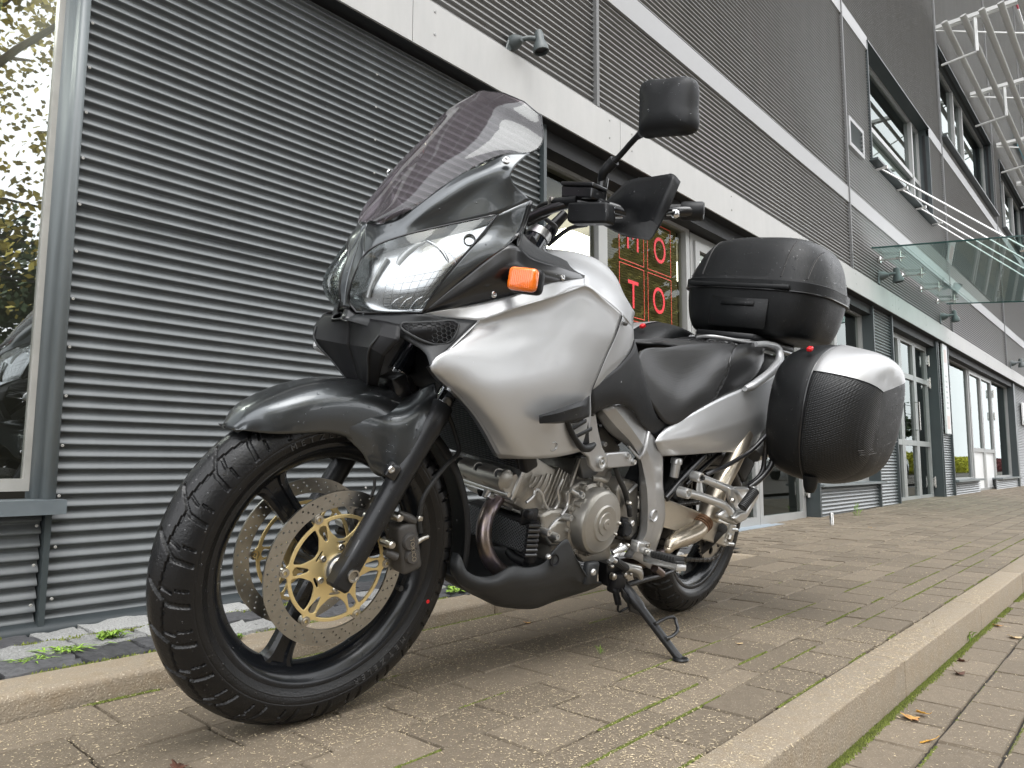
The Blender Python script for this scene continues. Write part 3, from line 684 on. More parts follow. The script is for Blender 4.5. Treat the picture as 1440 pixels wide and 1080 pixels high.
# spot lamps
m_lampg = mat('green grey cast lamp', (.075, .088, .088), .45, var=.1)
def spot(x, z, label, s=1.0):
    L = thing('wall_lamp', label, 'lamp', (x, 2.345, z), group='spot lamps above the fascia')
    obj('mount', mlathe([(0, 0), (.052*s, 0), (.05*s, .03*s), (.036*s, .06*s), (.02*s, .085*s), (0, .087*s)], (0, 0, 0), (0, -1, 0), 24), m_lampg, L, smooth=40)
    bm = bmesh.new(); tube(bm, [(0, -.06*s, 0), (.05*s, -.105*s, .018*s), (.085*s, -.125*s, .022*s)], .018*s, 12, smooth=3); obj('arm', bm, m_lampg, L, smooth=40)
    d = Vector((.06, -.12, -.98)).normalized()
    obj('lamp_head', mlathe([(0, -.085*s), (.024*s, -.08*s), (.032*s, -.06*s), (.034*s, 0), (.044*s, .012*s), (.046*s, .03*s), (.054*s, .04*s), (.056*s, .075*s), (.048*s, .076*s), (.046*s, .05*s), (0, .05*s)], (.125*s, -.14*s, .012*s), d, 24), m_lampg, L, smooth=40)
    obj('hood', mbox(-.05*s, .0, -.012*s, .004*s, -.12*s, .01*s, .004, mx=Matrix.Rotation(.35, 4, 'Y')), m_lampg, L)
    obj('lens', mlathe([(0, .052*s), (.045*s, .054*s)], (.125*s, -.14*s, .012*s), d, 20), m_black, L)
spot(2.625, 2.655, 'grey spot lamp above the pale fascia over the motorcycle windscreen', .74)
spot(9.1, 2.72, 'grey spot lamp under the near corner of the glass canopy', 1.1)
spot(12.25, 2.72, 'grey spot lamp under the far end of the glass canopy', 1.1)
spot(18.9, 2.72, 'farthest grey spot lamp at the right edge', 1.2)
# glass canopy
Cn = thing('canopy', 'greenish glass canopy hung from the wall on steel rods', 'canopy', (8.64, 2.3, 2.95))
def cz(y): return 2.955+(2.36-y)*-.105
bm = bmesh.new()
x0, x1 = 8.66, 12.46; y0, y1 = 2.30, .40
for (a, b) in ((x0, x1),):
    vs = [(a, y0, cz(y0)), (b, y0, cz(y0)), (b, y1, cz(y1)), (a, y1, cz(y1))]
    top = [bm.verts.new(Vector(v)-Vector(Cn.location)) for v in vs]; bot = [bm.verts.new(Vector(v)-Vector(Cn.location)-Vector((0, 0, .018))) for v in vs]
    bm.faces.new(top)
obj('glass_sheet', bm, m_canopy, Cn)
bm = bmesh.new(); L0 = Vector(Cn.location)
def edge(a, b): tube(bm, [Vector(a)-L0, Vector(b)-L0], .011, 4)
edge((x0, y0, cz(y0)), (x0, y1, cz(y1))); edge((x0, y1, cz(y1)), (x1, y1, cz(y1))); edge((x1, y1, cz(y1)), (x1, y0, cz(y0)))
obj('glass_edge', bm, mat('dark green glass edge', (.02, .06, .055), .15), Cn)
for x in (9.12, 10.1, 11.05, 12.03):
    br = node('bracket', Cn); bm = bmesh.new(); P = lambda a, b, c_: Vector((a, b, c_))-L0
    tube(bm, [P(x, 2.35, 2.92), P(x, 2.10, 2.90)], .016, 8); tube(bm, [P(x, 2.12, 2.86), P(x, 2.12, 2.985)], .014, 8); tube(bm, [P(x, 2.35, 2.92), P(x, 2.33, 2.92)], .04, 12); tube(bm, [P(x, 2.12, cz(2.12)-.03), P(x, 2.12, cz(2.12)-.018)], .05, 12)
    obj('arm', bm, m_steel, br, smooth=40)
for x, zt in ((9.17, 4.04), (10.1, 4.056), (11.07, 4.068), (12.05, 4.10)):
    bm = bmesh.new(); tube(bm, [P(x, 2.30, zt), P(x, .95, cz(.95))], .011, 8); tube(bm, [P(x, 2.35, zt), P(x, 2.22, zt)], .022, 8); tube(bm, [P(x, .95, cz(.95)-.02), P(x, .95, cz(.95)-.035)], .045, 12)
    obj('rod', bm, m_steel, Cn, smooth=40)
# brise-soleil of aluminium blades high at the right
m_fin = mat('pale aluminium blade', (.55, .55, .53), .4, metal=.2, var=.08, scale=1)
Br = thing('sunshade', 'steel sun shade with long aluminium blades high on the right of the facade', 'sun shade', (13, 2.2, 7.65))
def sec(w, h): return [(w*cos(a), h*sin(a)) for a in [2*pi*k/12 for k in range(12)]]
for i, y in enumerate((2.17, 1.91, 1.66, 1.41, 1.16, .91, .66, .41)):
    xs0 = -.18; bm = bmesh.new(); A = [Vector((xs0, y-2.2+w_*.95+h_*.3, h_-.05-.25*w_)) for w_, h_ in sec(.048, .013)]
    ra = [bm.verts.new(p) for p in A]; rb = [bm.verts.new(p+Vector((30, 0, 0))) for p in A]
    for k in range(12): bm.faces.new((ra[k], ra[(k+1) % 12], rb[(k+1) % 12], rb[k]))
    bm.faces.new(ra[::-1]); bm.faces.new(rb); obj('blade', bm, m_fin, Br, smooth=40)
for x in (13.1, 16.0, 19, 22, 25, 28, 31, 34):
    bm = bmesh.new(); box(bm, x-13, x-12.96, -2.2, .15, .03, .09); box(bm, x-12.93, x-12.89, -2.2, .15, .03, .09); tube(bm, [(x-13, .15, .0), (x-12, -.9, .0)], .016, 6); tube(bm, [(x-12, -.9, 0), (x-11, -2.1, 0)], .016, 6)
    tube(bm, [(x-12.95, -.4, .03), (x-12.95, -.4, -.55)], .03, 6); tube(bm, [(x-12.95, -.4, -.55), (x-12.95, .1, -.6)], .02, 6)
    obj('beam', bm, m_fin, Br)
def banner(label, pxs, m1, m2=None):
    a, b = on_y(*pxs[0], 2.26), on_y(*pxs[1], 2.26); Bn = thing('banner', label, 'banner', (a.x, 2.26, b.z)); L = b.x-a.x; H = a.z-b.z
    if m2: obj('cloth', mbox(0, L*.42, -.02, .02, 0, H), m1, Bn, label='red half of the banner'); obj('cloth', mbox(L*.43, L, -.02, .02, 0, H), m2, Bn, label='white half of the banner')
    else: obj('cloth', mbox(0, L, -.02, .02, 0, H), m1, Bn)
banner('red and white banner on the facade behind the sun shade at the top right', ((1418, -30), (1448, 62)), mat('red banner', (.5, .02, .05), .6), m_white)
banner('small light blue banner on the facade at the right edge', ((1431, 190), (1446, 235)), mat('teal banner', (.1, .4, .5), .6))
# ================================================================== MOTORCYCLE (x forward, y to its left, z up)
BX0, BY0, YAW, LEAN, STEER = 2.4168, 1.3473, radians(179.56), radians(-11.5494), radians(-3.59)
MB_ = Matrix.Translation((BX0, BY0, 0)) @ Matrix.Rotation(YAW, 4, 'Z') @ Matrix.Translation((0, 0, .06)) @ Matrix.Rotation(LEAN, 4, 'X') @ Matrix.Translation((0, 0, -.06))
MBI = MB_.inverted(); CB = MBI @ CAM
SDIR = Vector((-sin(radians(26.5)), 0, cos(radians(26.5)))); SPT = Vector((1.535+.111, 0, 0))
MS = Matrix.Translation(SPT) @ Matrix.Rotation(STEER, 4, SDIR) @ Matrix.Translation(-SPT); MSI = MS.inverted(); CS_ = MSI @ CB
def B(p, Y): d = (MBI @ (CAM+ray(*p)))-CB; return CB+d*((Y-CB.y)/d.y)
def BX_(p, X): d = (MBI @ (CAM+ray(*p)))-CB; return CB+d*((X-CB.x)/d.x)
def BS(p, Y): d = (MSI @ (MBI @ (CAM+ray(*p))))-CS_; return CS_+d*((Y-CS_.y)/d.y)
def crop(x0, y0, s): return lambda x, y: (x0+x*s, y0+y*s)
kA = crop(420, 100, .3519); kS = crop(580, 340, .3148); kE = crop(580, 560, .3518); kR = crop(840, 420, .4262); kT = crop(920, 310, .3704); kH = crop(700, 20, .3704)
kF = crop(420, 480, .2222); kW = crop(180, 520, .4814); kD = crop(420, 660, .2222); kN = crop(430, 280, .1852); kP = crop(560, 280, .2222); kG = crop(430, 420, .2037)
kRr = crop(880, 680, .1852); kM = crop(620, 600, .2222); kQ = crop(780, 540, .1667); kV = crop(820, 700, .1667); kX = crop(920, 580, .1759); kJ = crop(740, 180, .2778); kU = crop(600, 110, .1852)
bike = thing('motorcycle', 'silver and black adventure touring motorcycle leaning on its side stand on the paving', 'motorcycle')
bike.matrix_world = MB_
m_silver = mat('silver metallic paint', (.52, .525, .53), .40, metal=.6, coat=.4, coat_rough=.10, var=.015, scale=500)
m_grey = mat('graphite metallic paint', (.080, .086, .090), .32, metal=.9, coat=.75, coat_rough=.04, var=.02, scale=600, wet=.06)
m_gloss = mat('black gloss panel', (.008, .008, .009), .3, coat=.35, coat_rough=.12)
m_plastic = mat('black textured plastic', (.008, .0085, .0095), .48, spec=.32, var=.1, scale=40, bump=.06, bscale=900, wet=.04)
m_plast2 = mat('grey textured plastic', (.020, .0215, .023), .5, var=.1, scale=30, bump=.08, bscale=900)
m_case = mat('black case plastic', (.0055, .006, .0065), .45, spec=.3, var=.1, scale=30, bump=.12, bscale=1100, wet=.16)
m_rub = mat('tyre rubber', (.0065, .0065, .007), .31, var=.3, scale=16, bump=.2, bscale=220, wet=.10, spec=.4)
m_rubber = mat('black rubber', (.015, .015, .015), .55, var=.15)
m_rim = mat('black wheel paint', (.005, .006, .008), .24, coat=.2, var=.1, wet=.1, spec=.4)
m_fork = mat('black fork', (.02, .0205, .022), .33, metal=.4, var=.15, scale=20, wet=.05)
m_chrome = mat('chrome', (.75, .76, .77), .08, metal=1)
m_rotor = mat('drilled steel disc', (.43, .42, .395), .30, metal=1, var=.12, scale=60)
m_gold = mat('gold disc carrier', (.80, .63, .31), .38, metal=.7, var=.06, scale=40)
m_stud = mat('steel fastener', (.5, .48, .44), .28, metal=1)
m_eng = mat('cast engine alloy', (.37, .35, .315), .42, metal=.75, var=.14, scale=30, bump=.15, bscale=300)
m_engc = mat('smooth engine cover', (.34, .325, .295), .36, metal=.7, var=.1, scale=40, bump=.05, bscale=400)
m_frame = mat('silver frame paint', (.40, .40, .40), .33, metal=.55, coat=.25, var=.06, scale=30)
m_silver2 = mat('silver case lid', (.36, .36, .36), .42, metal=.6, coat=.25, coat_rough=.08)
m_polish = mat('bright aluminium', (.58, .58, .57), .3, metal=.85, var=.06, scale=40)
m_steelw = mat('worn stainless pipe', (.56, .50, .41), .3, metal=.9, var=.12, scale=25, bump=.05)
m_header = mat('heat blued header pipe', (.26, .21, .175), .3, metal=.9, var=.25, scale=14, var2=(.27, .23, .27))
m_amber = mat('amber lens', (.85, .17, .004), .12, coat=1)
m_redp = mat('red button', (.6, .01, .015), .35)
m_seatv = mat('smooth seat vinyl', (.007, .007, .0075), .36, var=.1, bump=.05, bscale=500)
m_cast = mat('dark caliper paint', (.07, .066, .062), .45, metal=.3, var=.15, bump=.15, bscale=300)
m_rad = mat('radiator black', (.006, .006, .007), .5, spec=.35)
m_bolt = mat('bright screw', (.66, .66, .66), .22, metal=1)
# ribbed grip texture on the seat
m_seat = mat('grip seat vinyl', (.016, .016, .0165), .46); n = m_seat.node_tree; b = n.nodes['Principled BSDF']
tc = n.nodes.new('ShaderNodeTexCoord'); vo = n.nodes.new('ShaderNodeTexVoronoi'); vo.inputs['Scale'].default_value = 190; vo.inputs['Randomness'].default_value = 0
bp2 = n.nodes.new('ShaderNodeBump'); bp2.inputs['Distance'].default_value = .001; bp2.inputs['Strength'].default_value = .35; n.links.new(tc.outputs['Object'], vo.inputs['Vector']); n.links.new(vo.outputs['Distance'], bp2.inputs['Height']); n.links.new(bp2.outputs[0], b.inputs['Normal'])
m_weave = mat('weave textured case', (.008, .0085, .009), .38, spec=.4); n = m_weave.node_tree; b = n.nodes['Principled BSDF']
tc = n.nodes.new('ShaderNodeTexCoord'); vo = n.nodes.new('ShaderNodeTexVoronoi'); vo.inputs['Scale'].default_value = 150; vo.inputs['Randomness'].default_value = 0
mp = n.nodes.new('ShaderNodeMapping'); mp.inputs['Rotation'].default_value = (.2, .5, .3); mp.inputs['Scale'].default_value = (.7, 1, 1.3)
bp2 = n.nodes.new('ShaderNodeBump'); bp2.inputs['Distance'].default_value = .002; bp2.inputs['Strength'].default_value = 1; n.links.new(tc.outputs['Object'], mp.inputs[0]); n.links.new(mp.outputs[0], vo.inputs['Vector']); n.links.new(vo.outputs['Distance'], bp2.inputs['Height']); n.links.new(bp2.outputs[0], b.inputs['Normal'])

def part(name, me, m, parent=None, smooth=45, steer=False, sol=0, mirror=False, label=None, off=-1, bev=0, sub=0):
    """one part of the motorcycle; mirror also makes the one on the other side"""
    if isinstance(me, bmesh.types.BMesh):
        bmesh.ops.recalc_face_normals(me, faces=me.faces) if not sol else None
        mm = bpy.data.meshes.new(name); me.to_mesh(mm); me.free(); me = mm
    out = []
    mir = None
    if mirror:
        mir = me.copy(); mir.transform(Matrix.Diagonal((1, -1, 1, 1))); mir.flip_normals()
    for k, q in enumerate((me, mir)):
        if q is None: continue
        if steer: q.transform(MS)
        pr = parent[k] if isinstance(parent, (list, tuple)) else (parent or bike)
        o = obj(name, q, m, pr, smooth=smooth, label=label)
        if sol: md = o.modifiers.new('s', 'SOLIDIFY'); md.thickness = sol; md.offset = off
        if bev: md = o.modifiers.new('b', 'BEVEL'); md.width = bev; md.segments = 2; md.limit_method = 'ANGLE'; md.angle_limit = radians(40)
        out.append(o)
    return out if mirror else out[0]
def orient(rows, toward=(0, 1, 0)):
    me = grid_mesh(rows); n = Vector((0, 0, 0))
    for p in me.polygons: n += p.normal*p.area
    if n.dot(Vector(toward)) < 0: me.flip_normals()
    return me
def S(name, k, rows, m, n=5, rsharp=(), csharp=(), fn=B, steer=False, sol=.004, mirror=True, toward=(.5, 1, .2), smooth=38, label=None, parent=None, post=None, ref=None):
    """surface through measured points (crop x, crop y, side distance); a Vector entry is used as it is"""
    R = [[(p if isinstance(p, Vector) else fn(k(p[0], p[1]) if k else (p[0], p[1]), p[2])) for p in r] for r in rows]
    if ref is not None: ref.extend(R)
    G_ = surf_rows(R, n, rsharp, csharp)
    if post: G_ = post(G_)
    return part(name, orient(G_, toward), m, parent, smooth, steer, sol, mirror, label)
def line(k, pts, fn=B): return [p if isinstance(p, Vector) else fn(k(p[0], p[1]) if k else (p[0], p[1]), p[2]) for p in pts]

# ---------------------------------------------------------------- wheels
def tyre_mesh(c, Rr, hw, rim, n, npitch, seed, fr):
    """Rr crown radius, hw half width, rim radius"""
    f = (Rr-rim)/.087
    prof = [(rim-.004, hw*.74), (rim+.004*f, hw*.83), (rim+.012*f, hw*.93), (rim+.022*f, hw*.99), (rim+.031*f, hw*1.0), (rim+.042*f, hw*.965), (rim+.052*f, hw*.89), (rim+.062*f, hw*.77), (rim+.0715*f, hw*.60), (rim+.079*f, hw*.41), (rim+.085*f, hw*.2), (rim+.087*f, 0)]
    half = catmull([Vector((r, y, 0)) for r, y in prof], 5 if fr else 3)
    arc = [0]
    for a_, b_ in zip(half[::-1], half[::-1][1:]): arc.append(arc[-1]+(b_-a_).length)
    arc = arc[::-1]; rt_edge = rim+.031*f; wE = min(a_ for a_, v in zip(arc, half) if v.x < rt_edge)
    nrm = []
    for q in range(len(half)):
        d_ = half[min(q+1, len(half)-1)]-half[max(q-1, 0)]; nv = Vector((d_.y, -d_.x, 0)); nrm.append(-nv.normalized() if nv.y*half[q].y < -1e-9 or (abs(half[q].y) < 1e-4 and nv.x < 0) else nv.normalized())
    P = [(v.x, v.y, a_/wE, nn.x, nn.y) for v, a_, nn in zip(half, arc, nrm)]; P += [(r, -y, w_, nx, -ny) for r, y, w_, nx, ny in P[:-1][::-1]]
    bm = bmesh.new(); vs = []; pt = 2*pi/npitch
    for i in range(n):
        th = 2*pi*i/n; ring = []
        for r, y, w_, nx, ny in P:
            d = 0
            if w_ < 1.0:
                o_ = 0 if y > 0 else .5; L_ = pt*r
                def g(off, wid, a_, b_):
                    if not (a_ < w_ < b_): return 0
                    u = ((th-off)/pt+o_) % 1.0; dist = min(u, 1-u)*L_
                    return max(0, min(1, 2.2*(1-dist/wid))) if dist < wid else 0
                # bent main groove: steep from the crown, flatter over the shoulder
                m1 = -pt*(1.05*w_ if w_ < .55 else .5775+.25*(w_-.55))
                d = max(d, g(m1, .0052, .03, .97))
                d = max(d, g(-pt*(.15+.55*(w_-.3)), .0034, .34, .62))       # short sipe
                d = max(d, g(-pt*(.12+.2*w_), .0030, .66, .93))
                # link between main grooves
                zl = .34+.12*((((th-m1)/pt)+o_) % 1.0)
                if abs(w_-zl) < .022: d = max(d, .85)
                d *= .0042
            else:
                if abs(w_-1.04) < .012: d = .0009
                if abs((r-rim)-.012*f) < .0012: d = -.0009
            r2, y2 = r-d*abs(nx), y-d*ny if y > 0 else y-d*ny
            ring.append(bm.verts.new((c[0]+r2*cos(th), c[1]+y2, c[2]+r2*sin(th))))
        vs.append(ring)
    for i in range(n):
        a, b_ = vs[i], vs[(i+1) % n]
        for k in range(len(P)-1): bm.faces.new((a[k], a[k+1], b_[k+1], b_[k]))
    return bm
FC = Vector((1.535, 0, .333)); FR = .3345
fw = thing('front_wheel', None, None, parent=bike)
part('tyre', tyre_mesh(FC, FR, .0565, .2475, 1320, 25, 1, True), m_rub, fw, 35, True)
# moulded lettering round the sidewall, tops outward
# seen from the left the bike's forward (+x) is to the LEFT, so clockwise on screen is counter-clockwise in (x,z)
def arc_text_l(s, rad, a0, size, y, c=FC, hgt=.0012, gapk=1.2):
    bm = bmesh.new(); a = a0
    for ch in s:
        if ch == ' ': a -= -size*.6/rad; continue
        me = textmesh(ch, size, hgt/2); xs = [v.co.x for v in me.vertices]; wd = max(xs)-min(xs); ys = [v.co.y for v in me.vertices]
        me.transform(Matrix.Translation((-(max(xs)+min(xs))/2, -(max(ys)+min(ys))/2, 0))); da = (wd*gapk+size*.14)/rad
        a += da/2; up = Vector((cos(a), 0, sin(a)))
        rt = up.cross(Vector((0, 1, 0)))           # to the viewer's right, seen from +y
        mx = Matrix((rt, up, Vector((0, 1, 0)))).transposed().to_4x4(); mx.translation = c+up*rad+Vector((0, y, 0)); bm_join(bm, me, mx); a += da/2
    return bm
m_letter = mat('moulded letters', (.06, .06, .06), .35)
bm = arc_text_l('METZELER', .2665, radians(-140), .017, .0560, hgt=.003, gapk=2.0); part('sidewall_lettering', bm, m_letter, fw, 30, True)
bm = arc_text_l('METZELER', .2665, radians(60), .017, .0560, hgt=.003, gapk=2.0); part('sidewall_lettering', bm, m_letter, fw, 30, True)
part('sidewall_mark', mlathe([(0, 0), (.0045, .0), (.004, .001), (0, .0012)], FC+Vector((.272*cos(radians(-158)), .0563, .272*sin(radians(-158)))), (0, 1, 0), 12), m_redp, fw, 30, True)
# rim
def rim_prof(R, hw): return [(R-.002, hw), (R+.004, hw-.001), (R+.004, hw-.006), (R-.006, hw-.009), (R-.014, hw-.012), (R-.016, hw-.022), (R-.026, hw-.028), (R-.030, hw*.25), (R-.030, -hw*.25), (R-.026, -hw+.028), (R-.016, -hw+.022), (R-.014, -hw+.012), (R-.006, -hw+.009), (R+.004, -hw+.006), (R+.004, -hw+.001), (R-.002, -hw), (R-.012, -hw+.004), (R-.024, -hw+.014), (R-.034, -hw+.03), (R-.038, -hw*.2), (R-.038, hw*.2), (R-.034, hw-.03), (R-.024, hw-.014), (R-.012, hw-.004), (R-.002, hw)]
part('rim', mlathe(rim_prof(.2475, .045), FC, (0, 1, 0), 120), m_rim, fw, 35, True)
def spoke(c, a, r0, r1, w0, w1, th):
    u = Vector((cos(a), 0, sin(a))); v = Vector((0, 1, 0)).cross(u)
    st = [(r0, w0*.85, th*1.2), (r0+.03, w0, th), ((r0+r1)/2, (w0+w1)/2, th*.85), (r1-.03, w1, th*.9), (r1-.008, w1*1.25, th), (r1+.006, w1*1.9, th*1.1)]
    st = catmull([Vector(s) for s in st], 3); bm = bmesh.new(); rings = []
    for r, w_, t in st:
        sec_ = [(w_, t*.55), (w_*.72, t), (w_*.45, t), (w_*.35, t*.6), (-w_*.35, t*.6), (-w_*.45, t), (-w_*.72, t), (-w_, t*.55), (-w_, -t*.55), (-w_*.7, -t), (w_*.7, -t), (w_, -t*.55)]
        rings.append([bm.verts.new(c+u*r+v*p+Vector((0, q, 0))) for p, q in sec_])
    for A, B_ in zip(rings, rings[1:]):
        for k in range(12): bm.faces.new((A[k], A[(k+1) % 12], B_[(k+1) % 12], B_[k]))
    bm.faces.new(rings[0]); bm.faces.new(rings[-1]); return bm
sp1 = BS(kW(415, 330), .0)-FC; A0 = atan2(sp1.z, sp1.x)
for k in range(3): part('spoke', spoke(FC, A0+k*2*pi/3, .03, .211, .021, .026, .016), m_rim, fw, 35, True)
part('hub', mlathe([(.012, -.062), (.034, -.062), (.04, -.045), (.036, -.03), (.036, .03), (.04, .045), (.034, .062), (.012, .062)], FC, (0, 1, 0), 40), m_rim, fw, 30, True)
# discs: drilled rotor, gold carrier, bobbins
YD = .0652
def rotor(sgn, parent):
    d = node('brake_disc', parent)
    loops = [circ2(0, 0, .155, 140), circ2(0, 0, .1235, 100)]
    for k in range(36):
        a = 2*pi*k/36
        for j, rr in enumerate((.1475, .139, .1305)): loops.append(circ2(rr*cos(a+j*.055+.02*(k % 2)), rr*sin(a+j*.055+.02*(k % 2)), .0023, 8)) if (k+j) % 3 != 1 or True else None
    mx = Matrix.Translation(FC+Vector((0, YD*sgn, 0))) @ Matrix.Rotation(pi/2, 4, 'X')
    part('rotor', plate(loops, .0045, mx), m_rotor, d, 30, True)
    # carrier
    nb = 6; a00 = 0.0; out = []
    for k in range(240):
        a = 2*pi*k/240; u = ((a-a00)/(2*pi/nb)) % 1.0; u = min(u, 1-u)*2*pi/nb*.113
        r = .1075 if u > .017 else .1075+.0105*(.5+.5*cos(pi*u/.017)); out.append((r*cos(a), r*sin(a)))
    loops = [out, circ2(0, 0, .030, 48)]
    def rounded(poly, rr=3):
        res = []
        for i in range(len(poly)):
            p0, p1, p2 = Vector(poly[i-1]), Vector(poly[i]), Vector(poly[(i+1) % len(poly)])
            a_ = p1+(p0-p1)*min(.33, .008/(p0-p1).length); c_ = p1+(p2-p1)*min(.33, .008/(p2-p1).length)
            for t in (0, .25, .5, .75, 1): q = a_*(1-t)**2+p1*2*t*(1-t)+c_*t*t; res.append((q.x, q.y))
        return res
    def pol(r, a): return (r*cos(a), r*sin(a))
    for k in range(nb):
        a = a00+k*2*pi/nb; h = pi/nb
        # big window between two bobbins
        arc = [pol(.1005, a+h+t*h*.74) for t in (-1, -.6, -.2, .2, .6, 1)]
        loops.append(rounded([pol(.0585, a+h+.13), pol(.0585, a+h-.13)]+[pol(.080, a+h-.70*h)]+arc+[pol(.080, a+h+.70*h)]))
        # small window inside each arm
        loops.append(rounded([pol(.0635, a-.05), pol(.0635, a+.05), pol(.094, a+.105), pol(.099, a), pol(.094, a-.105)]))
        # slot near the hub
        loops.append(rounded([pol(.050, a+h-.22), pol(.0555, a+h-.22), pol(.0555, a+h+.22), pol(.050, a+h+.22)]))
    mx = Matrix.Translation(FC+Vector((0, (YD+.001)*sgn, 0))) @ Matrix.Rotation(pi/2, 4, 'X')
    part('carrier', plate(loops, .0045, mx, bev=.0008), m_gold, d, 30, True)
    for k in range(nb):
        a = a00+k*2*pi/nb; c = FC+Vector((.1145*cos(a), (YD-.004)*sgn, .1145*sin(a)))
        part('bobbin', mlathe([(.0035, -.004), (.0035, .0115), (.006, .0115), (.0065, .009), (.0095, .009), (.0098, .007), (.0098, -.004)], c, (0, sgn, 0), 20), m_stud, d, 40, True)
        a += pi/nb; c = FC+Vector((.0425*cos(a), (YD+.002)*sgn, .0425*sin(a)))
        bm = bmesh.new(); screw(bm, c, (0, sgn, 0), .0075, .006, 16); part('carrier_bolt', bm, m_stud, d, 40, True)
    return d
rotor(1, bike); rotor(-1, bike)
part('hub_cap', mlathe([(.0, .070), (.012, .070), (.012, .080), (.022, .080), (.024, .075), (.030, .075), (.031, .06), (.036, .06)], FC, (0, 1, 0), 40), m_polish, fw, 40, True)
part('axle_seal', mlathe([(.012, .0805), (.021, .0805), (.021, .084), (.012, .084)], FC, (0, 1, 0), 32), m_rubber, fw, 40, True)
# ---------------------------------------------------------------- fork
FY = .106
def fork_axis(p, Y):   # the leg line in the x-z plane, ahead of the steering axis
    return p
pa = BS(kW(617, 590), FY); pb = BS(kF(905, 400), FY)
fa = BS((487, 803), FY); fd = (pb-fa).normalized()
fd = Vector((fd.x, 0, fd.z)).normalized()
fa = Vector((FC.x+.012, FY, FC.z))+fd*.0
off = (pb-fa); off = off-fd*off.dot(fd); fa = fa+Vector((off.x, 0, off.z))
L1 = (pb-fa).dot(fd)
for sgn in (1, -1):
    def mm(p): return Vector((p.x, p.y*sgn, p.z))
    fl = thing('fork_leg', None, None, parent=bike)
    bm = bmesh.new(); tube(bm, [mm(fa+fd*.02), mm(fa+fd*.035), mm(fa+fd*.20), mm(fa+fd*(L1-.07)), mm(fa+fd*(L1-.06)), mm(fa+fd*(L1-.004)), mm(fa+fd*L1)], [.019, .0235, .0245, .0255, .0275, .0275, .025], 32)
    part('slider', bm, m_fork, fl, 40, True)
    # axle clamp at the foot
    side = Vector((fd.z, 0, -fd.x))
    q0 = mm(fa)
    bm = bmesh.new(); box(bm, -.021, .021, -.020, .018, -.030, .075, .006, Matrix.Translation(mm(fa)-fd*.0) @ Matrix((side, Vector((0, 1, 0)), fd)).transposed().to_4x4())
    part('axle_clamp', bm, m_fork, fl, 40, True)
    part('axle_ring', mlathe([(0, .018), (.009, .018), (.0095, .0225), (.0125, .0225), (.0135, .018), (.0135, .012)], Vector((FC.x, FY*sgn, FC.z))+Vector((0, 0, 0)), (0, sgn, 0), 28), m_stud, fl, 40, True)
    bm = bmesh.new(); tube(bm, [mm(fa+fd*(L1-.01)), mm(fa+fd*(L1+.12))], .0215, 28); part('stanchion', bm, m_chrome, fl, 40, True, label='bright inner tube of the fork')
    bm = bmesh.new(); tube(bm, [mm(fa+fd*(L1+.06)), mm(fa+fd*(L1+.46))], .0265, 28); part('upper_tube', bm, mat('gloss black fork tube', (.01, .012, .016), .12, coat=1) if sgn > 0 else bpy.data.materials['gloss black fork tube'], fl, 40, True)
    bm = bmesh.new(); tube(bm, [mm(fa+fd*(L1+.455)), mm(fa+fd*(L1+.475))], .029, 28); part('fork_cap', bm, m_polish, fl, 40, True)
# triple clamps
for h, t in ((.15, .03), (.43, .025)):
    c0 = fa+fd*(L1+h); bm = bmesh.new(); box(bm, -.06, .035, -.13, .13, -t/2, t/2, .01, Matrix.Translation((c0.x, 0, c0.z)) @ Matrix((side, Vector((0, 1, 0)), fd)).transposed().to_4x4(), 2); part('triple_clamp', bm, m_gloss, None, 40, True)
# ---------------------------------------------------------------- front fender, following the tyre
def arcpt(r, a, y): return Vector((FC.x+r*cos(a), y, FC.z+r*sin(a)))
tip = BS((315, 598), 0)-FC; rt, at = tip.length, atan2(tip.z, tip.x)
lowpx = [((352, 607), .045), ((385, 610), .068), ((425, 610), .078), ((470, 610), .082), ((500, 622), .084), ((520, 655), .086), ((531, 669), .088)]
cen = [arcpt(rt, at, 0)]+[arcpt(r, radians(a), 0) for r, a in ((.366, 55), (.369, 65), (.371, 75), (.373, 86), (.376, 97), (.382, 106), (.39, 112))]
low = [arcpt(rt-.002, at-.01, .0)]+[BS(p, y) for p, y in lowpx]
rows = [cen]
def lerpv(a, b_, t): return a.lerp(b_, t)
mid = []; mid2 = []; mid3 = []
for i, (c, l) in enumerate(zip(cen, low)):
    y = abs(l.y); 
    w_ = max(y, .012)
    mid.append(Vector((c.x, w_*.45, c.z-w_*.03))); a = lerpv(c, l, .28); mid2.append(Vector((a.x, w_*.93, a.z))); b2 = lerpv(c, l, .62); mid3.append(Vector((b2.x, w_*1.02, b2.z)))
mid[0] = Vector((cen[0].x-.002, .012, cen[0].z-.002)); mid2[0] = Vector((cen[0].x-.006, .022, cen[0].z-.004)); mid3[0] = Vector((cen[0].x-.012, .03, cen[0].z-.008)); low[0] = BS((330, 602), .034)
full = [r for r in (low, mid3, mid2, mid)]+[cen]+[[Vector((v.x, -v.y, v.z)) for v in r] for r in (mid, mid2, mid3, low)]
part('front_fender', orient(surf_rows(full, 5), (0, 0, 1)), m_grey, None, 60, True, .003)
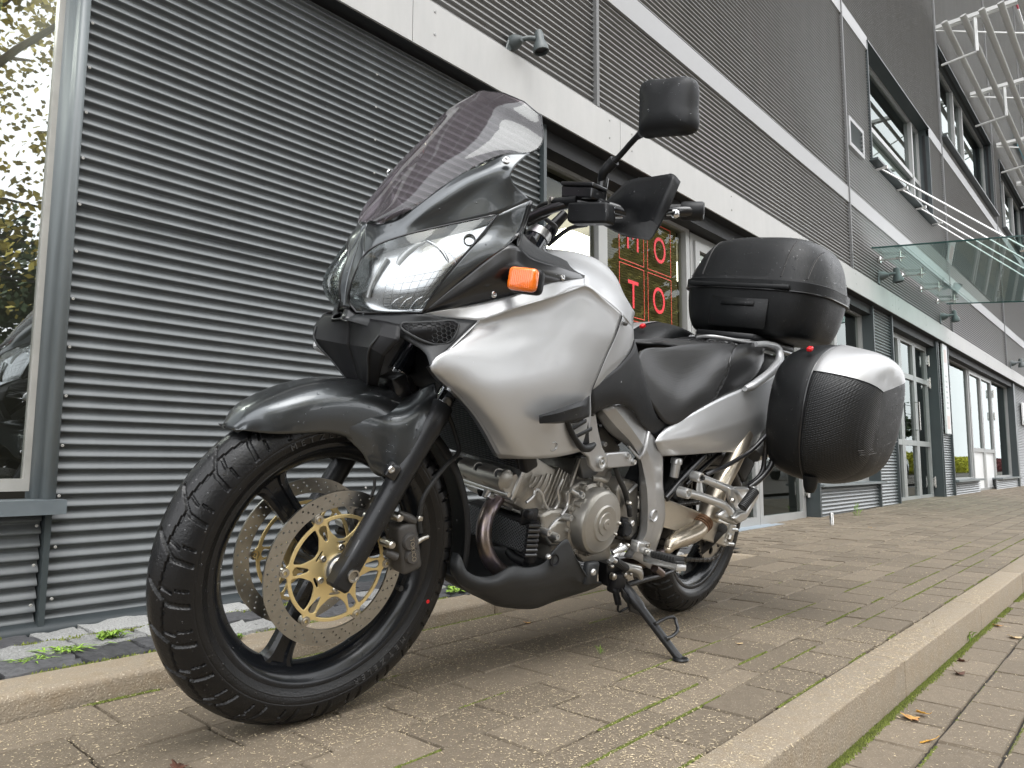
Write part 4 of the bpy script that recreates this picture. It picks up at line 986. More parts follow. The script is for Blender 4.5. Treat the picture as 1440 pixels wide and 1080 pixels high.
# flank that climbs to the fork leg, from the fender up to the seal
S('fender_flank', None, [[(486, 614, .0805), (484, 595, .0825), (482, 575, .0745), (480, 558, .042)], [(512, 640, .087), (512, 608, .0885), (512, 580, .080), (512, 558, .044)], [(531, 669, .091), (538, 628, .096), (542, 590, .091), (545, 563, .052)], [(556, 664, .112), (562, 622, .112), (566, 585, .101), (570, 558, .062)], [(574, 650, .122), (588, 604, .119), (592, 572, .109), (594, 545, .078)], [(598, 612, .118), (608, 580, .115), (614, 556, .106), (612, 537, .082)]], m_grey, 6, fn=BS, steer=True, sol=.003, smooth=75)
part('fender_bracket', mbox(-.014, .014, -.008, .008, -.016, .018, .006, Matrix.Translation(BS((551, 663), .128)) @ Matrix.Rotation(-.5, 4, 'Y'), 2), m_gloss, None, 40, True, mirror=True)
bm = bmesh.new(); screw(bm, BS((550, 660), .136), (0.15, 1, 0), .0075, .005, 14); part('bolt', bm, m_bolt, None, 40, True, mirror=True)
# black mudguard behind the wheel
mg = []
for i in range(13):
    a = radians(98+i*7.4); r = .352+.0008*i
    mg.append([arcpt(r-.028, a, .066), arcpt(r-.008, a, .062), arcpt(r, a, .04), arcpt(r+.002, a, 0), arcpt(r, a, -.04), arcpt(r-.008, a, -.062), arcpt(r-.028, a, -.066)])
part('mudguard', orient(surf_rows(mg, 3), (-1, 0, 0)), m_plastic, None, 50, True, .003)
# ---------------------------------------------------------------- calipers and hoses
def caliper(sgn):
    cal = node('brake_caliper', bike)
    f = lambda p, Y: Vector((BS(p, Y).x, BS(p, Y).y*sgn, BS(p, Y).z))
    Y0 = .098; a = f(kD(690, 450), Y0); b_ = f(kD(700, 540), Y0)
    for c, r in ((a, .0195), (b_, .0175)): part('piston_housing', mlathe([(0, .018), (r*.8, .018), (r*.97, .013), (r, .004), (r, -.03), (0, -.03)], c, (.1, sgn, 0), 28), m_cast, cal, 40, True)
    bm = bmesh.new(); c = (a+b_)/2; ax = (a-b_).normalized(); sd = Vector((ax.z, 0, -ax.x)); mx = Matrix((sd, Vector((0, 1, 0)), ax)).transposed().to_4x4(); mx.translation = c-Vector((0, .02*sgn, 0))
    box(bm, -.027, .024, -.025, .028, -.055, .055, .010, mx, 3); part('caliper_body', bm, m_cast, cal, 40, True)
    for p in ((620, 300), (570, 470)): bm = bmesh.new(); lathe(bm, [(0, .016), (.006, .016), (.0085, .013), (.0095, .004), (.0095, -.02), (0, -.02)], f(kD(*p), .093), (0, sgn, 0), 6+6); part('mount_bolt', bm, m_stud, cal, 30, True)
    bm = bmesh.new(); tube(bm, [f(kD(630, 280), .092), f(kD(700, 310), .1), f(kD(735, 330), .1)], [.008, .0095, .008], 12, 3); part('slide_pin', bm, m_cast, cal, 40, True)
    bm = bmesh.new(); tube(bm, [f(kD(740, 460), .1), f(kD(785, 435), .1), f(kD(815, 425), .1)], [.008, .0065, .0055], 12); part('bleed_screw', bm, m_stud, cal, 40, True)
    bm = bmesh.new(); tube(bm, [f(kD(620, 555), .1), f(kD(560, 530), .095), f(kD(545, 525), .095)], [.0085, .0085, .006], 12); part('lower_pin', bm, m_cast, cal, 40, True)
    if sgn > 0:
        me = textmesh('TOKICO', .0135, .0006); u = (b_-a).normalized(); n_ = Vector((.1, 1, 0)).normalized(); mx = Matrix((u, n_.cross(u), n_)).transposed().to_4x4(); mx.translation = (a+b_)/2+Vector((.002, .0187, 0)); me.transform(mx)
        part('caliper_lettering', me, m_stud, cal, 30, True)
caliper(1); caliper(-1)
bm = bmesh.new(); tube(bm, [BS(kD(770, 400), .106), BS(kD(765, 300), .108), BS(kD(790, 180), .112), BS(kD(850, 80), .112), BS((629, 652), .10), BS((645, 634), .08), BS((640, 610), .06), BS((625, 560), .05), BS((640, 500), .05)], .0052, 10, 5)
part('brake_hose', bm, m_rubber, None, 40, True)
bm = bmesh.new(); tube(bm, [BS(kD(480, 60), .1), BS(kD(478, 120), .1), BS(kD(460, 170), .095)], .0032, 8, 4); part('fender_stay', bm, m_rubber, None, 40, True)
part('hose_clamp', mbox(-.006, .006, -.006, .006, -.006, .006, .002, Matrix.Translation(BS(kD(765, 310), .108))), m_stud, None, 40, True)
bm = bmesh.new(); tube(bm, [BS(kD(620, 745), .04), BS(kD(650, 755), .055)], [.005, .0065], 10); part('tyre_valve', bm, m_rubber, fw, 40, True)
# ---------------------------------------------------------------- rear wheel and drive
RC = Vector((0, 0, .321)); rw = node('rear_wheel', bike)
part('tyre', tyre_mesh(RC, .322, .076, .2215, 720, 22, 2, False), m_rub, rw, 35)
part('rim', mlathe(rim_prof(.2215, .062), RC, (0, 1, 0), 100), m_rim, rw, 35)
for k in range(3): part('spoke', spoke(RC, radians(75)+k*2*pi/3, .04, .186, .022, .028, .02), m_rim, rw, 35)
part('hub', mlathe([(.014, -.07), (.045, -.07), (.05, 0), (.045, .07), (.014, .07)], RC, (0, 1, 0), 36), m_rim, rw, 30)
N_T = 42; tl = []
for k in range(N_T*4):
    a = 2*pi*k/(N_T*4); tl.append(((.109 if k % 4 < 2 else .102)*cos(a), (.109 if k % 4 < 2 else .102)*sin(a)))
loops = [tl, circ2(0, 0, .045, 30)]+[circ2(.075*cos(2*pi*k/8), .075*sin(2*pi*k/8), .014, 12) for k in range(8)]
part('sprocket', plate(loops, .006, Matrix.Translation(RC+Vector((0, .098, 0))) @ Matrix.Rotation(pi/2, 4, 'X')), m_stud, rw, 30)
part('sprocket_carrier', mlathe([(.02, .07), (.06, .07), (.06, .105), (.03, .115), (.014, .12), (0, .12)], RC, (0, 1, 0), 30), m_polish, rw, 30)
CR_S = Vector((.60, .098, .375)); ch = bmesh.new()
def chain_pts():
    pts = []; R1, R2 = .1075, .036
    for k in range(31): a = radians(90+180*k/30)+.02; pts.append(RC+Vector((R1*cos(a), .098, R1*sin(a))))
    for k in range(1, 45): t = k/45; p = (RC+Vector((0, .098, -R1))).lerp(CR_S+Vector((0, 0, -R2)), t); p.z -= .022*sin(pi*t); pts.append(p)
    for k in range(11): a = radians(-90+180*k/10); pts.append(CR_S+Vector((R2*cos(a), 0, R2*sin(a))))
    for k in range(1, 45): t = k/45; p = (CR_S+Vector((0, 0, R2))).lerp(RC+Vector((0, .098, R1)), t); pts.append(p)
    return pts
cp = chain_pts(); tot = 0; acc = [0]
for a, b_ in zip(cp, cp[1:]+cp[:1]): tot += (b_-a).length; acc.append(tot)
n_l = int(tot/.0159); j = 0
for k in range(n_l):
    d = tot*k/n_l
    while acc[j+1] < d: j += 1
    a, b_ = cp[j % len(cp)], cp[(j+1) % len(cp)]; p = a.lerp(b_, (d-acc[j])/max(1e-9, acc[j+1]-acc[j])); t = (b_-a).normalized(); u = Vector((0, 1, 0)).cross(t)
    wv = .0085 if k % 2 else .0105; mx = Matrix((t, Vector((0, 1, 0)), u)).transposed().to_4x4(); mx.translation = p; box(ch, -.0105, .0105, -wv, wv, -.0065, .0065, .003, mx)
part('drive_chain', ch, mat('dirty chain', (.06, .055, .05), .4, metal=.6, var=.3), None, 40)['kind'] = 'stuff'
# swingarm
def beam(a, b_, ha, hb, ya, yb, w_, taper_end=True):
    bm = bmesh.new(); a = Vector(a); b_ = Vector(b_); d = (b_-a).normalized(); up = Vector((-d.z, 0, d.x)); up = up if up.z > 0 else -up
    vs = []
    for p, h in ((a, ha), (b_, hb)):
        for s in (1, -1):
            for t in (w_/2, -w_/2): vs.append(bm.verts.new(p+up*h*s/2+Vector((0, t, 0))))
    bm.faces.new((vs[0], vs[1], vs[3], vs[2])); bm.faces.new((vs[4], vs[6], vs[7], vs[5])); bm.faces.new((vs[0], vs[4], vs[5], vs[1])); bm.faces.new((vs[2], vs[3], vs[7], vs[6])); bm.faces.new((vs[0], vs[2], vs[6], vs[4])); bm.faces.new((vs[1], vs[5], vs[7], vs[3]))
    return bm
m_swing = mat('brushed swingarm', (.56, .52, .45), .34, metal=.8, var=.08, scale=30, stretch=(1, 1, 6))
sa0 = B(kRr(300, 250), .125); sa1 = B(kRr(760, 390), .125)
part('swingarm', beam(sa0+Vector((.12, 0, .035)), sa1, .085, .082, 0, 0, .03), m_swing, None, 30, mirror=True, bev=.005)
part('swingarm_bridge', mbox(sa0.x+.03, sa0.x+.13, -.11, .11, sa0.z-.03, sa0.z+.06, .01), m_swing)
ax = B(kRr(760, 400), .145)
part('axle_adjuster', mbox(-.018, .03, -.004, .004, -.035, .035, .002, Matrix.Translation(B(kRr(800, 385), .143)) @ Matrix.Rotation(-.25, 4, 'Y')), m_polish, None, 30, mirror=True)
for p in ((820, 348), (790, 458)): part('adjuster_bolt', mtube([B(kRr(p[0]-20, p[1]), .143), B(kRr(p[0]+22, p[1]+4), .143)], .007, 10), m_polish)
part('axle_nut', mlathe([(0, .016), (.012, .016), (.016, .01), (.016, 0)], Vector((sa1.x+.02, .143, sa1.z)), (0, 1, 0), 6), m_stud, None, 20, mirror=True)
# shock, subframe rods, hidden mass behind the frame
part('rear_shock', mtube([(.33, 0, .36), (.30, 0, .62)], .035, 14), m_rubber)
part('battery_box', mbox(.05, .52, -.09, .09, .60, .82, .02), m_rad)
part('inner_fender', orient(surf_rows([[Vector((RC.x+.365*cos(radians(a)), y, RC.z+.365*sin(radians(a)))) for a in (20, 45, 70, 95, 120, 140)] for y in (-.085, 0, .085)], 3), (0, 0, 1)), m_plastic, None, 50, sol=.004)
# exhaust
YP = .155
pp = [B(kX(660, 310), YP), B(kX(600, 440), YP), B(kX(520, 590), YP), B(kX(455, 760), YP), B(kX(425, 850), YP)]
part('exhaust_pipe', mtube([pp[0]+Vector((-.05, -.01, .06))]+pp, [.034, .032, .031, .031, .036, .035], 26, 5), m_steelw, None, 50, label='pale stainless pipe climbing behind the passenger peg')
m_rust = mat('rusty clamp', (.2, .11, .06), .6, metal=.5, var=.4, scale=60)
part('exhaust_clamp', mtube([B(kX(405, 865), YP), B(kX(375, 905), YP)], [.030, .028], 24), m_rust, None, 40)
for k in range(3): part('clamp_band', mtube([B(kX(398-14*k, 875+14*k), YP), B(kX(392-14*k, 883+14*k), YP)], .0312, 24), m_rust, None, 40)
pt_ = [B(kX(372, 905), YP), B(kX(330, 950), YP), B(kX(230, 1000), YP), B(kX(140, 1048), YP), B(kV(712, 438), YP), B(kV(698, 432), YP)]
part('exhaust_shield', mtube(pt_, [.029, .031, .029, .022, .013, .004], 24, 4), m_steelw, None, 50, label='tapered pale heat shield pointing forward')
part('exhaust_joint', mtube([B(kV(720, 460), YP-.02), (.42, .08, .24), (.55, .02, .22)], .020, 14, 4), m_header)
for sgn in (1, -1): part('silencer', mtube([(-.10, .15*sgn, .60), (-.16, .16*sgn, .64), (-.30, .17*sgn, .70), (-.62, .19*sgn, .80)], [.03, .05, .055, .052], 24, 4), mat('brushed silencer', (.4, .4, .38), .3, metal=.9) if sgn > 0 else bpy.data.materials['brushed silencer'], None, 50)
part('silencer_guard', mbox(-.05, .05, -.006, .006, -.045, .045, .01, Matrix.Translation(B(kX(730, 430), .12)) @ Matrix.Rotation(.9, 4, 'Y')), m_plast2)
# ---------------------------------------------------------------- engine
eng = bike
CC = B(kM(1030, 612), .17); ED = .17
CRK = Vector((CC.x, 0, CC.z)); th1 = radians(20); U1 = Vector((cos(th1), 0, sin(th1))); W1 = Vector((-sin(th1), 0, cos(th1)))
alt_r = .0885
prof = [(0, .012), (.012, .012), (.0125, .010), (.030, .010), (.031, .007), (.046, .008), (.050, .004), (.078, -.001), (.0845, -.006), (alt_r, -.016), (alt_r, -.05), (alt_r+.004, -.052), (alt_r+.004, -.09)]
part('generator_cover', mlathe(prof, CC, (0, 1, 0), 72), m_engc, None, 26)
part('cover_plug', mlathe([(0, .0115), (.004, .0115), (.004, .0135), (.013, .0135), (.0145, .012), (.0145, .0)], CC, (0, 1, 0), 24), m_eng, None, 30)
part('cover_rim', mlathe([(alt_r+.008, -.075), (alt_r+.008, -.048), (alt_r, -.043), (alt_r-.004, -.043)], CC, (0, 1, 0), 72), m_eng, None, 30)
bm = bmesh.new()
for a in (100, 62, 130, 160, 195, 230, 20, -15, -60, -100): 
    c = CC+Vector(((alt_r+.008)*cos(radians(a)), -.062, (alt_r+.008)*sin(radians(a))))
    part('cover_boss', mlathe([(0, .024), (.0065, .024), (.007, .018), (.010, .018), (.0105, -.03), (0, -.03)], c, (0, 1, 0), 14), m_eng, None, 35)
# crankcase lump
def hull(name, pts, m, parent=None, bev=.006, smooth=40, mirror=False, label=None):
    bm = bmesh.new()
    for p in pts: bm.verts.new(p)
    bmesh.ops.convex_hull(bm, input=bm.verts); bmesh.ops.dissolve_limit(bm, angle_limit=.05, verts=bm.verts, edges=bm.edges)
    bmesh.ops.delete(bm, geom=[v for v in bm.verts if not v.link_faces], context='VERTS')
    if bev: bmesh.ops.bevel(bm, geom=bm.edges[:], offset=bev, segments=2, affect='EDGES', profile=.6)
    return part(name, bm, m, parent, smooth, mirror=mirror, label=label)
def prism(k, pts, y0, y1):
    out = []
    for p in pts: v = B(k(*p), y1); out += [Vector((v.x, y1, v.z)), Vector((v.x, y0, v.z))]
    return out
def plateB(name, k, pts, y1, t, m, bev=.003, mirror=False, smooth=35, label=None, parent=None, curve=0):
    """plate in a plane parallel to the bike's side, outline measured, left face at y1"""
    L = [(lambda v: (v.x, v.z))(B(k(*p), y1)) for p in pts]
    if curve: cl = catmull([Vector((a, b_, 0)) for a, b_ in L], curve, closed=True); L = [(v.x, v.y) for v in cl]
    bm = bmesh.new(); f1 = [bm.verts.new((x, y1, z)) for x, z in L]; f2 = [bm.verts.new((x, y1-t, z)) for x, z in L]
    bm.faces.new(f1); bm.faces.new(f2[::-1]); n_ = len(L)
    for i in range(n_): bm.faces.new((f1[i], f2[i], f2[(i+1) % n_], f1[(i+1) % n_]))
    bmesh.ops.recalc_face_normals(bm, faces=bm.faces)
    return part(name, bm, m, parent, smooth, mirror=mirror, label=label, bev=bev)
part('crankcase', mbox(CRK.x-.16, CRK.x+.12, -.10, .095, CRK.z-.12, CRK.z+.07, .02, seg=3), m_eng, None, 40)
part('gearbox', mbox(CRK.x-.30, CRK.x-.06, -.09, .09, CRK.z-.12, CRK.z+.06, .03, seg=3), m_eng, None, 40)
# case half around the cover
plateB('crankcase_flange', kM, [(800, 420), (840, 380), (900, 345), (960, 360), (1010, 345), (1078, 385), (1078, 860), (900, 860), (840, 800), (810, 700), (800, 560)], .112, .05, m_eng, .006)
# front cylinder, head and cam cover: box stack along U1
def cyl_box(s0, s1, h0, h1, y0, y1, hh0=None, bev=.006):
    bm = bmesh.new(); mx = Matrix((U1, Vector((0, 1, 0)), W1)).transposed().to_4x4(); mx.translation = CRK
    box(bm, s0, s1, y0, y1, h0, h1, bev, mx, 2); return bm
def eC(s, y, h): return CRK+U1*s+W1*h+Vector((0, y, 0))
hd = B(kM(440, 330), .115); SH = (hd-CRK).dot(U1); HH_ = (hd-CRK).dot(W1)
cj = B(kM(560, 480), .11); SJ = (cj-CRK).dot(U1); HJ = (cj-CRK).dot(W1)
ct = B(kM(745, 320), .11); ST = (ct-CRK).dot(U1); HT = (ct-CRK).dot(W1)
fly = (SH, HH_, SJ, HJ, ST, HT)
part('cylinder', cyl_box(.06, SJ+.02, -.055, .075, -.09, .085), m_eng, None, 40)
for k in range(5):
    part('cylinder_fin', cyl_box(.105+k*.0135, .110+k*.0135, -.062, .082, -.095, .093, bev=.0015), m_eng, None, 40)
part('cylinder_head', cyl_box(SJ-.01, .290, -.043, .046, -.10, .086, bev=.012), m_eng, None, 40)
part('head_flange', cyl_box(.284, .296, -.050, .050, -.108, .094, bev=.003), m_polish, None, 40)
# cam cover: rounded bar lying across the bike, with three plugs
ca, cb = B(kM(85, 235), -.11), B(kM(425, 345), .088); nn = Vector((.80, .50, .34)).normalized()
part('cam_cover', mtube([ca, ca.lerp(cb, .03), ca.lerp(cb, .97), cb], [.018, .0265, .0265, .018], 20), m_engc, None, 50)
part('cam_cover_base', mtube([ca+Vector((-.018, 0, -.012)), cb+Vector((-.018, 0, -.012))], .030, 6), m_eng, None, 30)
part('head_flange', mtube([ca+Vector((-.004, 0, -.032)), cb+Vector((-.004, .006, -.032))], .006, 8), m_polish, None, 30)
for t in (.14, .50, .86):
    c = ca.lerp(cb, t)+nn*.017+Vector((0, 0, .006))
    part('cover_screw', mlathe([(.0, .006), (.004, .006), (.0045, .0095), (.0105, .0095), (.0115, .006), (.0115, -.01)], c, nn, 24), m_rubber, None, 40)
    part('cover_boss', mlathe([(.0115, .005), (.0140, .0055), (.0152, .002), (.0152, -.015)], c, nn, 24), m_eng, None, 40)
for t in (.26, .62):
    part('cover_boss', mlathe([(0, .008), (.009, .008), (.011, .0), (.012, -.02)], ca.lerp(cb, t)+Vector((.012, .012, -.012)), Vector((.7, .6, -.2)).normalized(), 8), m_engc, None, 40)
me = textmesh('SUZUKI', .012, .0006); u = (cb-ca).normalized(); mx = Matrix((u, nn.cross(u), nn)).transposed().to_4x4(); mx.translation = ca.lerp(cb, .32)+nn*.0265; me.transform(mx); part('cover_lettering', me, m_polish, None, 30)
# cam chain side casting ribs
for i, (a, b_) in enumerate((((560, 380), (600, 320)), ((585, 400), (640, 310)), ((612, 425), (672, 300)), ((640, 450), (700, 300)))):
    part('casting_rib', mtube([B(kM(*a), .1), B(kM((a[0]+b_[0])/2+6, (a[1]+b_[1])/2), .104), B(kM(*b_), .1)], .0035, 8, 3), m_eng, None, 40)
for pts in ([(540, 480), (590, 430), (600, 400), (640, 430), (650, 470), (680, 520), (720, 520), (745, 470), (740, 400), (770, 330)],):
    part('gasket_edge', mtube([B(kM(*p), .102) for p in pts], .004, 8, 4), m_polish, None, 40)
for pts in ([(690, 740), (665, 690), (690, 640), (740, 585), (790, 575), (820, 560)], [(810, 420), (800, 500), (760, 560)]):
    part('gasket_edge', mtube([B(kM(*p), .118) for p in pts], .004, 8, 4), m_polish, None, 40)
plateB('starter_cover', kM, [(640, 560), (700, 530), (780, 520), (815, 580), (812, 720), (760, 760), (690, 760), (650, 700)], .116, .08, m_eng, .008)
plateB('water_pump_cover', kM, [(700, 640), (740, 600), (800, 600), (815, 700), (780, 740), (720, 740), (690, 700)], .125, .02, m_engc, .006)
for p in ((865, 490), (800, 572), (715, 690), (875, 430), (660, 665)):
    part('case_bolt', mlathe([(0, .01), (.004, .01), (.0045, .014), (.008, .014), (.009, .01), (.0095, -.03), (0, -.03)], B(kM(*p), .13), (0, 1, 0), 18), m_polish if p[0] != 865 else m_eng, None, 35)
part('sensor_pipe', mtube([B(kM(820, 400), .125), B(kM(850, 420), .128), B(kM(878, 432), .128)], .006, 10, 3), m_polish, None, 40)
plateB('mount_rib', kM, [(800, 420), (812, 400), (880, 200), (888, 205), (845, 340), (825, 425)], .105, .01, m_eng, .002)
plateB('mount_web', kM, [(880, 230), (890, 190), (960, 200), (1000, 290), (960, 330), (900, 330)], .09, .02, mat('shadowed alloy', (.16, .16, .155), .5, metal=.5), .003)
part('hose_elbow', mtube([B(kM(960, 330), .11), B(kM(1000, 330), .12), B(kM(1040, 340), .12), B(kM(1060, 300), .11)], .009, 10, 4), m_eng, None, 40)
# header pipe
hp = [B(kM(375, 425), .03), B(kM(350, 465), .03), B(kM(310, 520), .035), B(kM(275, 620), .045), B(kM(272, 720), .055), B(kM(300, 820), .065), B(kM(350, 890), .07), B(kM(430, 950), .06)]
part('header_pipe', mtube(hp, [.0195, .0195, .0195, .0195, .0195, .0195, .0195, .0195], 28, 5), m_header, None, 60)
part('exhaust_flange', mtube([B(kM(382, 418), .03), B(kM(370, 440), .03)], [.026, .026], 24), mat('rusty flange', (.3, .15, .07), .5, metal=.6, var=.3), None, 40)
bm = bmesh.new(); f0, f1_ = B(kM(300, 425), .03), B(kM(445, 505), .035); d = (f1_-f0).normalized(); tube(bm, [f0, (f0+f1_)/2, f1_], [.009, .012, .009], 10, flat=.8); part('flange_plate', bm, m_polish, None, 40)
for p in ((272, 445), (430, 520)): part('flange_nut', mtube([B(kM(p[0], p[1]), .035), B(kM(p[0]+25, p[1]-45), .035)], [.006, .0085], 8), m_polish, None, 35)
part('flange_boss', mtube([B(kM(450, 500), .04), B(kM(480, 450), .04)], .011, 12), m_eng, None, 40)
# rear cylinder and air box mass (mostly hidden)
part('rear_cylinder', mbox(-.07, .07, -.08, .08, .05, .25, .02, Matrix.Translation(CRK) @ Matrix.Rotation(-.5, 4, 'Y'), 2), m_eng, None, 40)
part('air_box', mbox(.62, 1.05, -.12, .12, .66, .86, .04, seg=2), m_rad)
part('throttle_body', mbox(.72, .92, -.07, .07, .56, .68, .02), m_rad)
# radiator and oil cooler
RM = Matrix.Translation((1.188, 0, .668)) @ Matrix.Rotation(radians(27), 4, 'Y')
rad = node('radiator', bike)
part('core', mbox(-.014, .014, -.155, .160, -.125, .125, .002, RM), m_rad, rad)
bm = bmesh.new()
for k in range(44): box(bm, .014, .0165, -.15, .15, -.12+k*.0055, -.1185+k*.0055, 0, RM)
part('fins', bm, mat('radiator fin edge', (.10, .11, .12), .35, metal=.6), rad)['kind'] = 'stuff'
part('side_tank', mbox(-.02, .022, .160, .185, -.126, .13, .006, RM, 2), m_rad, rad, mirror=True)
cl = node('oil_cooler', bike); a, b_, c, d = B(kM(170, 475), -.11), B(kM(560, 620), .12), B(kM(540, 800), .115), B(kM(165, 660), -.115)
part('core', orient([[v+Vector((-.006, 0, 0)) for v in (a, b_)], [v+Vector((-.006, 0, 0)) for v in (d, c)]], (1, 0, 0)), m_rad, cl, sol=.03)
bm = bmesh.new()
def lerp2(u, v): return (a.lerp(b_, u)).lerp(d.lerp(c, u), v)+Vector((.004, 0, 0))
nu, nv = 22, 9
for i in range(-nv, nu):
    p0, p1 = (i/nu, 0), ((i+nv)/nu, 1)
    for q0, q1 in ((p0, p1), ((p0[0], 1), (p1[0], 0))):
        # clip to 0..1
        def cl_(q0, q1):
            (u0, v0), (u1, v1) = q0, q1
            if u0 < 0: t = (0-u0)/(u1-u0); u0, v0 = 0, v0+(v1-v0)*t
            if u1 > 1: t = (1-u0)/(u1-u0); u1, v1 = 1, v0+(v1-v0)*t
            return (u0, v0), (u1, v1)
        if q1[0] <= 0 or q0[0] >= 1: continue
        (u0, v0), (u1, v1) = cl_(q0, q1); tube(bm, [lerp2(u0, v0), lerp2(u1, v1)], .0011, 4)
part('mesh_guard', bm, mat('dark mesh wire', (.13, .135, .14), .45, metal=.4), cl, 40)['kind'] = 'stuff'
part('guard_frame', mtube([lerp2(0, 0), lerp2(.97, 0), lerp2(1, .1), lerp2(1, .9), lerp2(.95, 1), lerp2(0, 1)], .003, 6), m_rad, cl)
part('end_tank', mtube([B(kM(590, 600), .13), B(kM(580, 700), .13), B(kM(560, 850), .125)], [.014, .014, .014], 12), m_rad, cl)
for k in range(7): part('tank_rib', mtube([B(kM(550-k*4, 628+k*31), .146), B(kM(622-k*4, 628+k*31), .146)], .0050, 8), m_gloss, cl)
part('cooler_bolt', mlathe([(0, .008), (.006, .008), (.011, .004), (.011, -.01)], B(kM(560, 560), .135), (0, 1, 0), 16), m_rad, cl, 40)
part('cooler_bracket', mbox(-.03, .03, -.004, .004, -.02, .02, .005, Matrix.Translation(B(kM(560, 570), .122))), m_rad, cl)
part('cooler_hose', mtube([B(kM(430, 790), .05), B(kM(470, 830), .08), B(kM(540, 860), .12)], .012, 10, 4), m_rad)
part('horn_hose', mtube([B(kM(240, 420), -.02), B(kM(300, 395), .0), B(kM(360, 380), .02)], .01, 8, 3), m_rad)
# belly pan
S('belly_pan', kM, [
    [(72, 795, .06), (114, 806, .082), (172, 918, .105), (310, 945, .122), (450, 880, .135), (560, 890, .142), (650, 860, .15), (710, 790, .16), (790, 715, .168), (806, 716, .17)],
    [(55, 860, .07), (110, 900, .095), (200, 985, .115), (330, 990, .137), (450, 945, .147), (560, 940, .152), (660, 920, .16), (740, 850, .168), (840, 830, .172), (905, 935, .172)],
    [(60, 920, .06), (110, 985, .085), (210, 1035, .105), (340, 1050, .128), (470, 1020, .142), (590, 1010, .152), (700, 990, .158), (800, 960, .162), (900, 985, .165), (960, 985, .165)],
    [(80, 950, .03), (130, 1010, .05), (230, 1065, .07), (350, 1120, .09), (470, 1130, .105), (590, 1130, .115), (720, 1085, .12), (840, 1050, .125), (950, 1020, .13), (1020, 990, .135)],
    [(90, 960, .0), (140, 1020, .0), (240, 1080, .0), (350, 1135, .0), (470, 1150, .0), (600, 1145, .0), (720, 1105, .0), (840, 1060, .0), (950, 1030, .0), (1020, 1000, .0)]], m_plast2, 5, toward=(.3, 1, -.6), smooth=45, rsharp=(2,))
bm = bmesh.new(); c = B(kM(720, 845), .168)
part('belly_recess', mlathe([(0, -.004), (.012, -.004), (.0135, .001), (.015, .0015), (.016, -.002)], c, (.1, 1, .1), 24), m_rad, None, 40)
part('belly_bolt', mlathe([(0, .005), (.004, .006), (.0065, .003), (.0065, -.004)], B(kM(680, 822), .165), (0, 1, 0), 14), m_polish, None, 40)
part('belly_bolt', mlathe([(0, .006), (.004, .006), (.007, .006), (.0095, .003), (.0095, -.004)], B(kM(962, 920), .176), (0, 1, 0), 16), m_polish, None, 40)
part('belly_lug', mbox(-.024, .024, -.02, .004, -.03, .03, .005, Matrix.Translation(B(kM(960, 930), .172))), m_plast2)
# fairing inner dark backing so that nothing shows through between the panels
part('inner_panel', mbox(.95, 1.30, -.13, .13, .70, .90, .03), m_rad)
part('headstock', mbox(1.18, 1.34, -.06, .06, .78, 1.0, .03), m_rad)
# ---------------------------------------------------------------- frame
S('frame_spar', None, [[(*kQ(348, 262), .125), (*kQ(450, 400), .125), (*kQ(600, 520), .125), (*kQ(690, 630), .13), (*kQ(712, 740), .13), (*kQ(712, 860), .13), (*kV(475, 20), .13), (*kV(478, 150), .13), (*kV(462, 310), .13), (*kV(400, 400), .12), (*kV(340, 490), .115)],
    [(*kQ(400, 215), .152), (*kQ(520, 360), .155), (*kQ(650, 500), .158), (*kQ(722, 625), .162), (*kQ(752, 740), .162), (*kQ(775, 860), .165), (*kV(545, 20), .168), (*kV(545, 150), .168), (*kV(530, 310), .165), (*kV(470, 400), .158), (*kV(410, 510), .148)],
    [(*kQ(490, 182), .165), (*kQ(620, 340), .168), (*kQ(735, 500), .17), (*kQ(800, 610), .17), (*kQ(830, 740), .17), (*kQ(850, 860), .17), (*kV(610, 40), .172), (*kV(605, 160), .172), (*kV(580, 310), .168), (*kV(540, 420), .16), (*kV(480, 545), .15)],
    [(*kQ(585, 152), .155), (*kQ(700, 280), .155), (*kQ(800, 400), .158), (*kQ(905, 600), .158), (*kQ(912, 700), .158), (*kQ(910, 820), .158), (*kV(690, 80), .158), (*kV(690, 180), .158), (*kV(645, 340), .155), (*kV(612, 440), .148), (*kV(565, 600), .14)],
    [(*kQ(590, 150), .10), (*kQ(705, 275), .10), (*kQ(805, 395), .10), (*kQ(910, 598), .10), (*kQ(916, 700), .10), (*kQ(914, 820), .10), (*kV(694, 80), .10), (*kV(694, 180), .10), (*kV(649, 340), .10), (*kV(616, 440), .10), (*kV(568, 602), .10)]], m_frame, 4, rsharp=(1, 2, 3), sol=.012, smooth=25)
part('frame_weld', mtube([B(kQ(790, 405), .162), B(kQ(770, 510), .172), B(kQ(745, 590), .172), B(kQ(715, 625), .165)], .006, 8, 4), m_frame, None, 50)
part('frame_weld', mtube([B(kQ(715, 628), .162), B(kQ(660, 570), .152), B(kQ(620, 520), .145)], .004, 8, 3), m_frame, None, 50)
c = B(kV(602, 152), .1735); part('pivot_cap', mlathe([(0, -.004), (.013, -.003), (.0155, .002), (.0175, .0025), (.019, -.001), (.019, -.006)], c, (0, 1, 0), 28), m_frame, None, 35, mirror=True)
plateB('engine_hanger', kQ, [(300, 250), (348, 250), (372, 400), (405, 530), (440, 600), (445, 690), (405, 745), (345, 740), (302, 690), (288, 620), (235, 575), (300, 560), (275, 400)], .158, .012, m_frame, .003, mirror=True)
c = B(kQ(395, 660), .162); part('hanger_ring', mlathe([(.0, -.002), (.006, -.002), (.0065, .003), (.0035, .004), (.0045, .0), (.0105, -.001), (.0125, .004), (.0155, .0045), (.0165, .001), (.0165, -.02)], c, (0, 1, 0), 28), m_polish, None, 35, mirror=True)
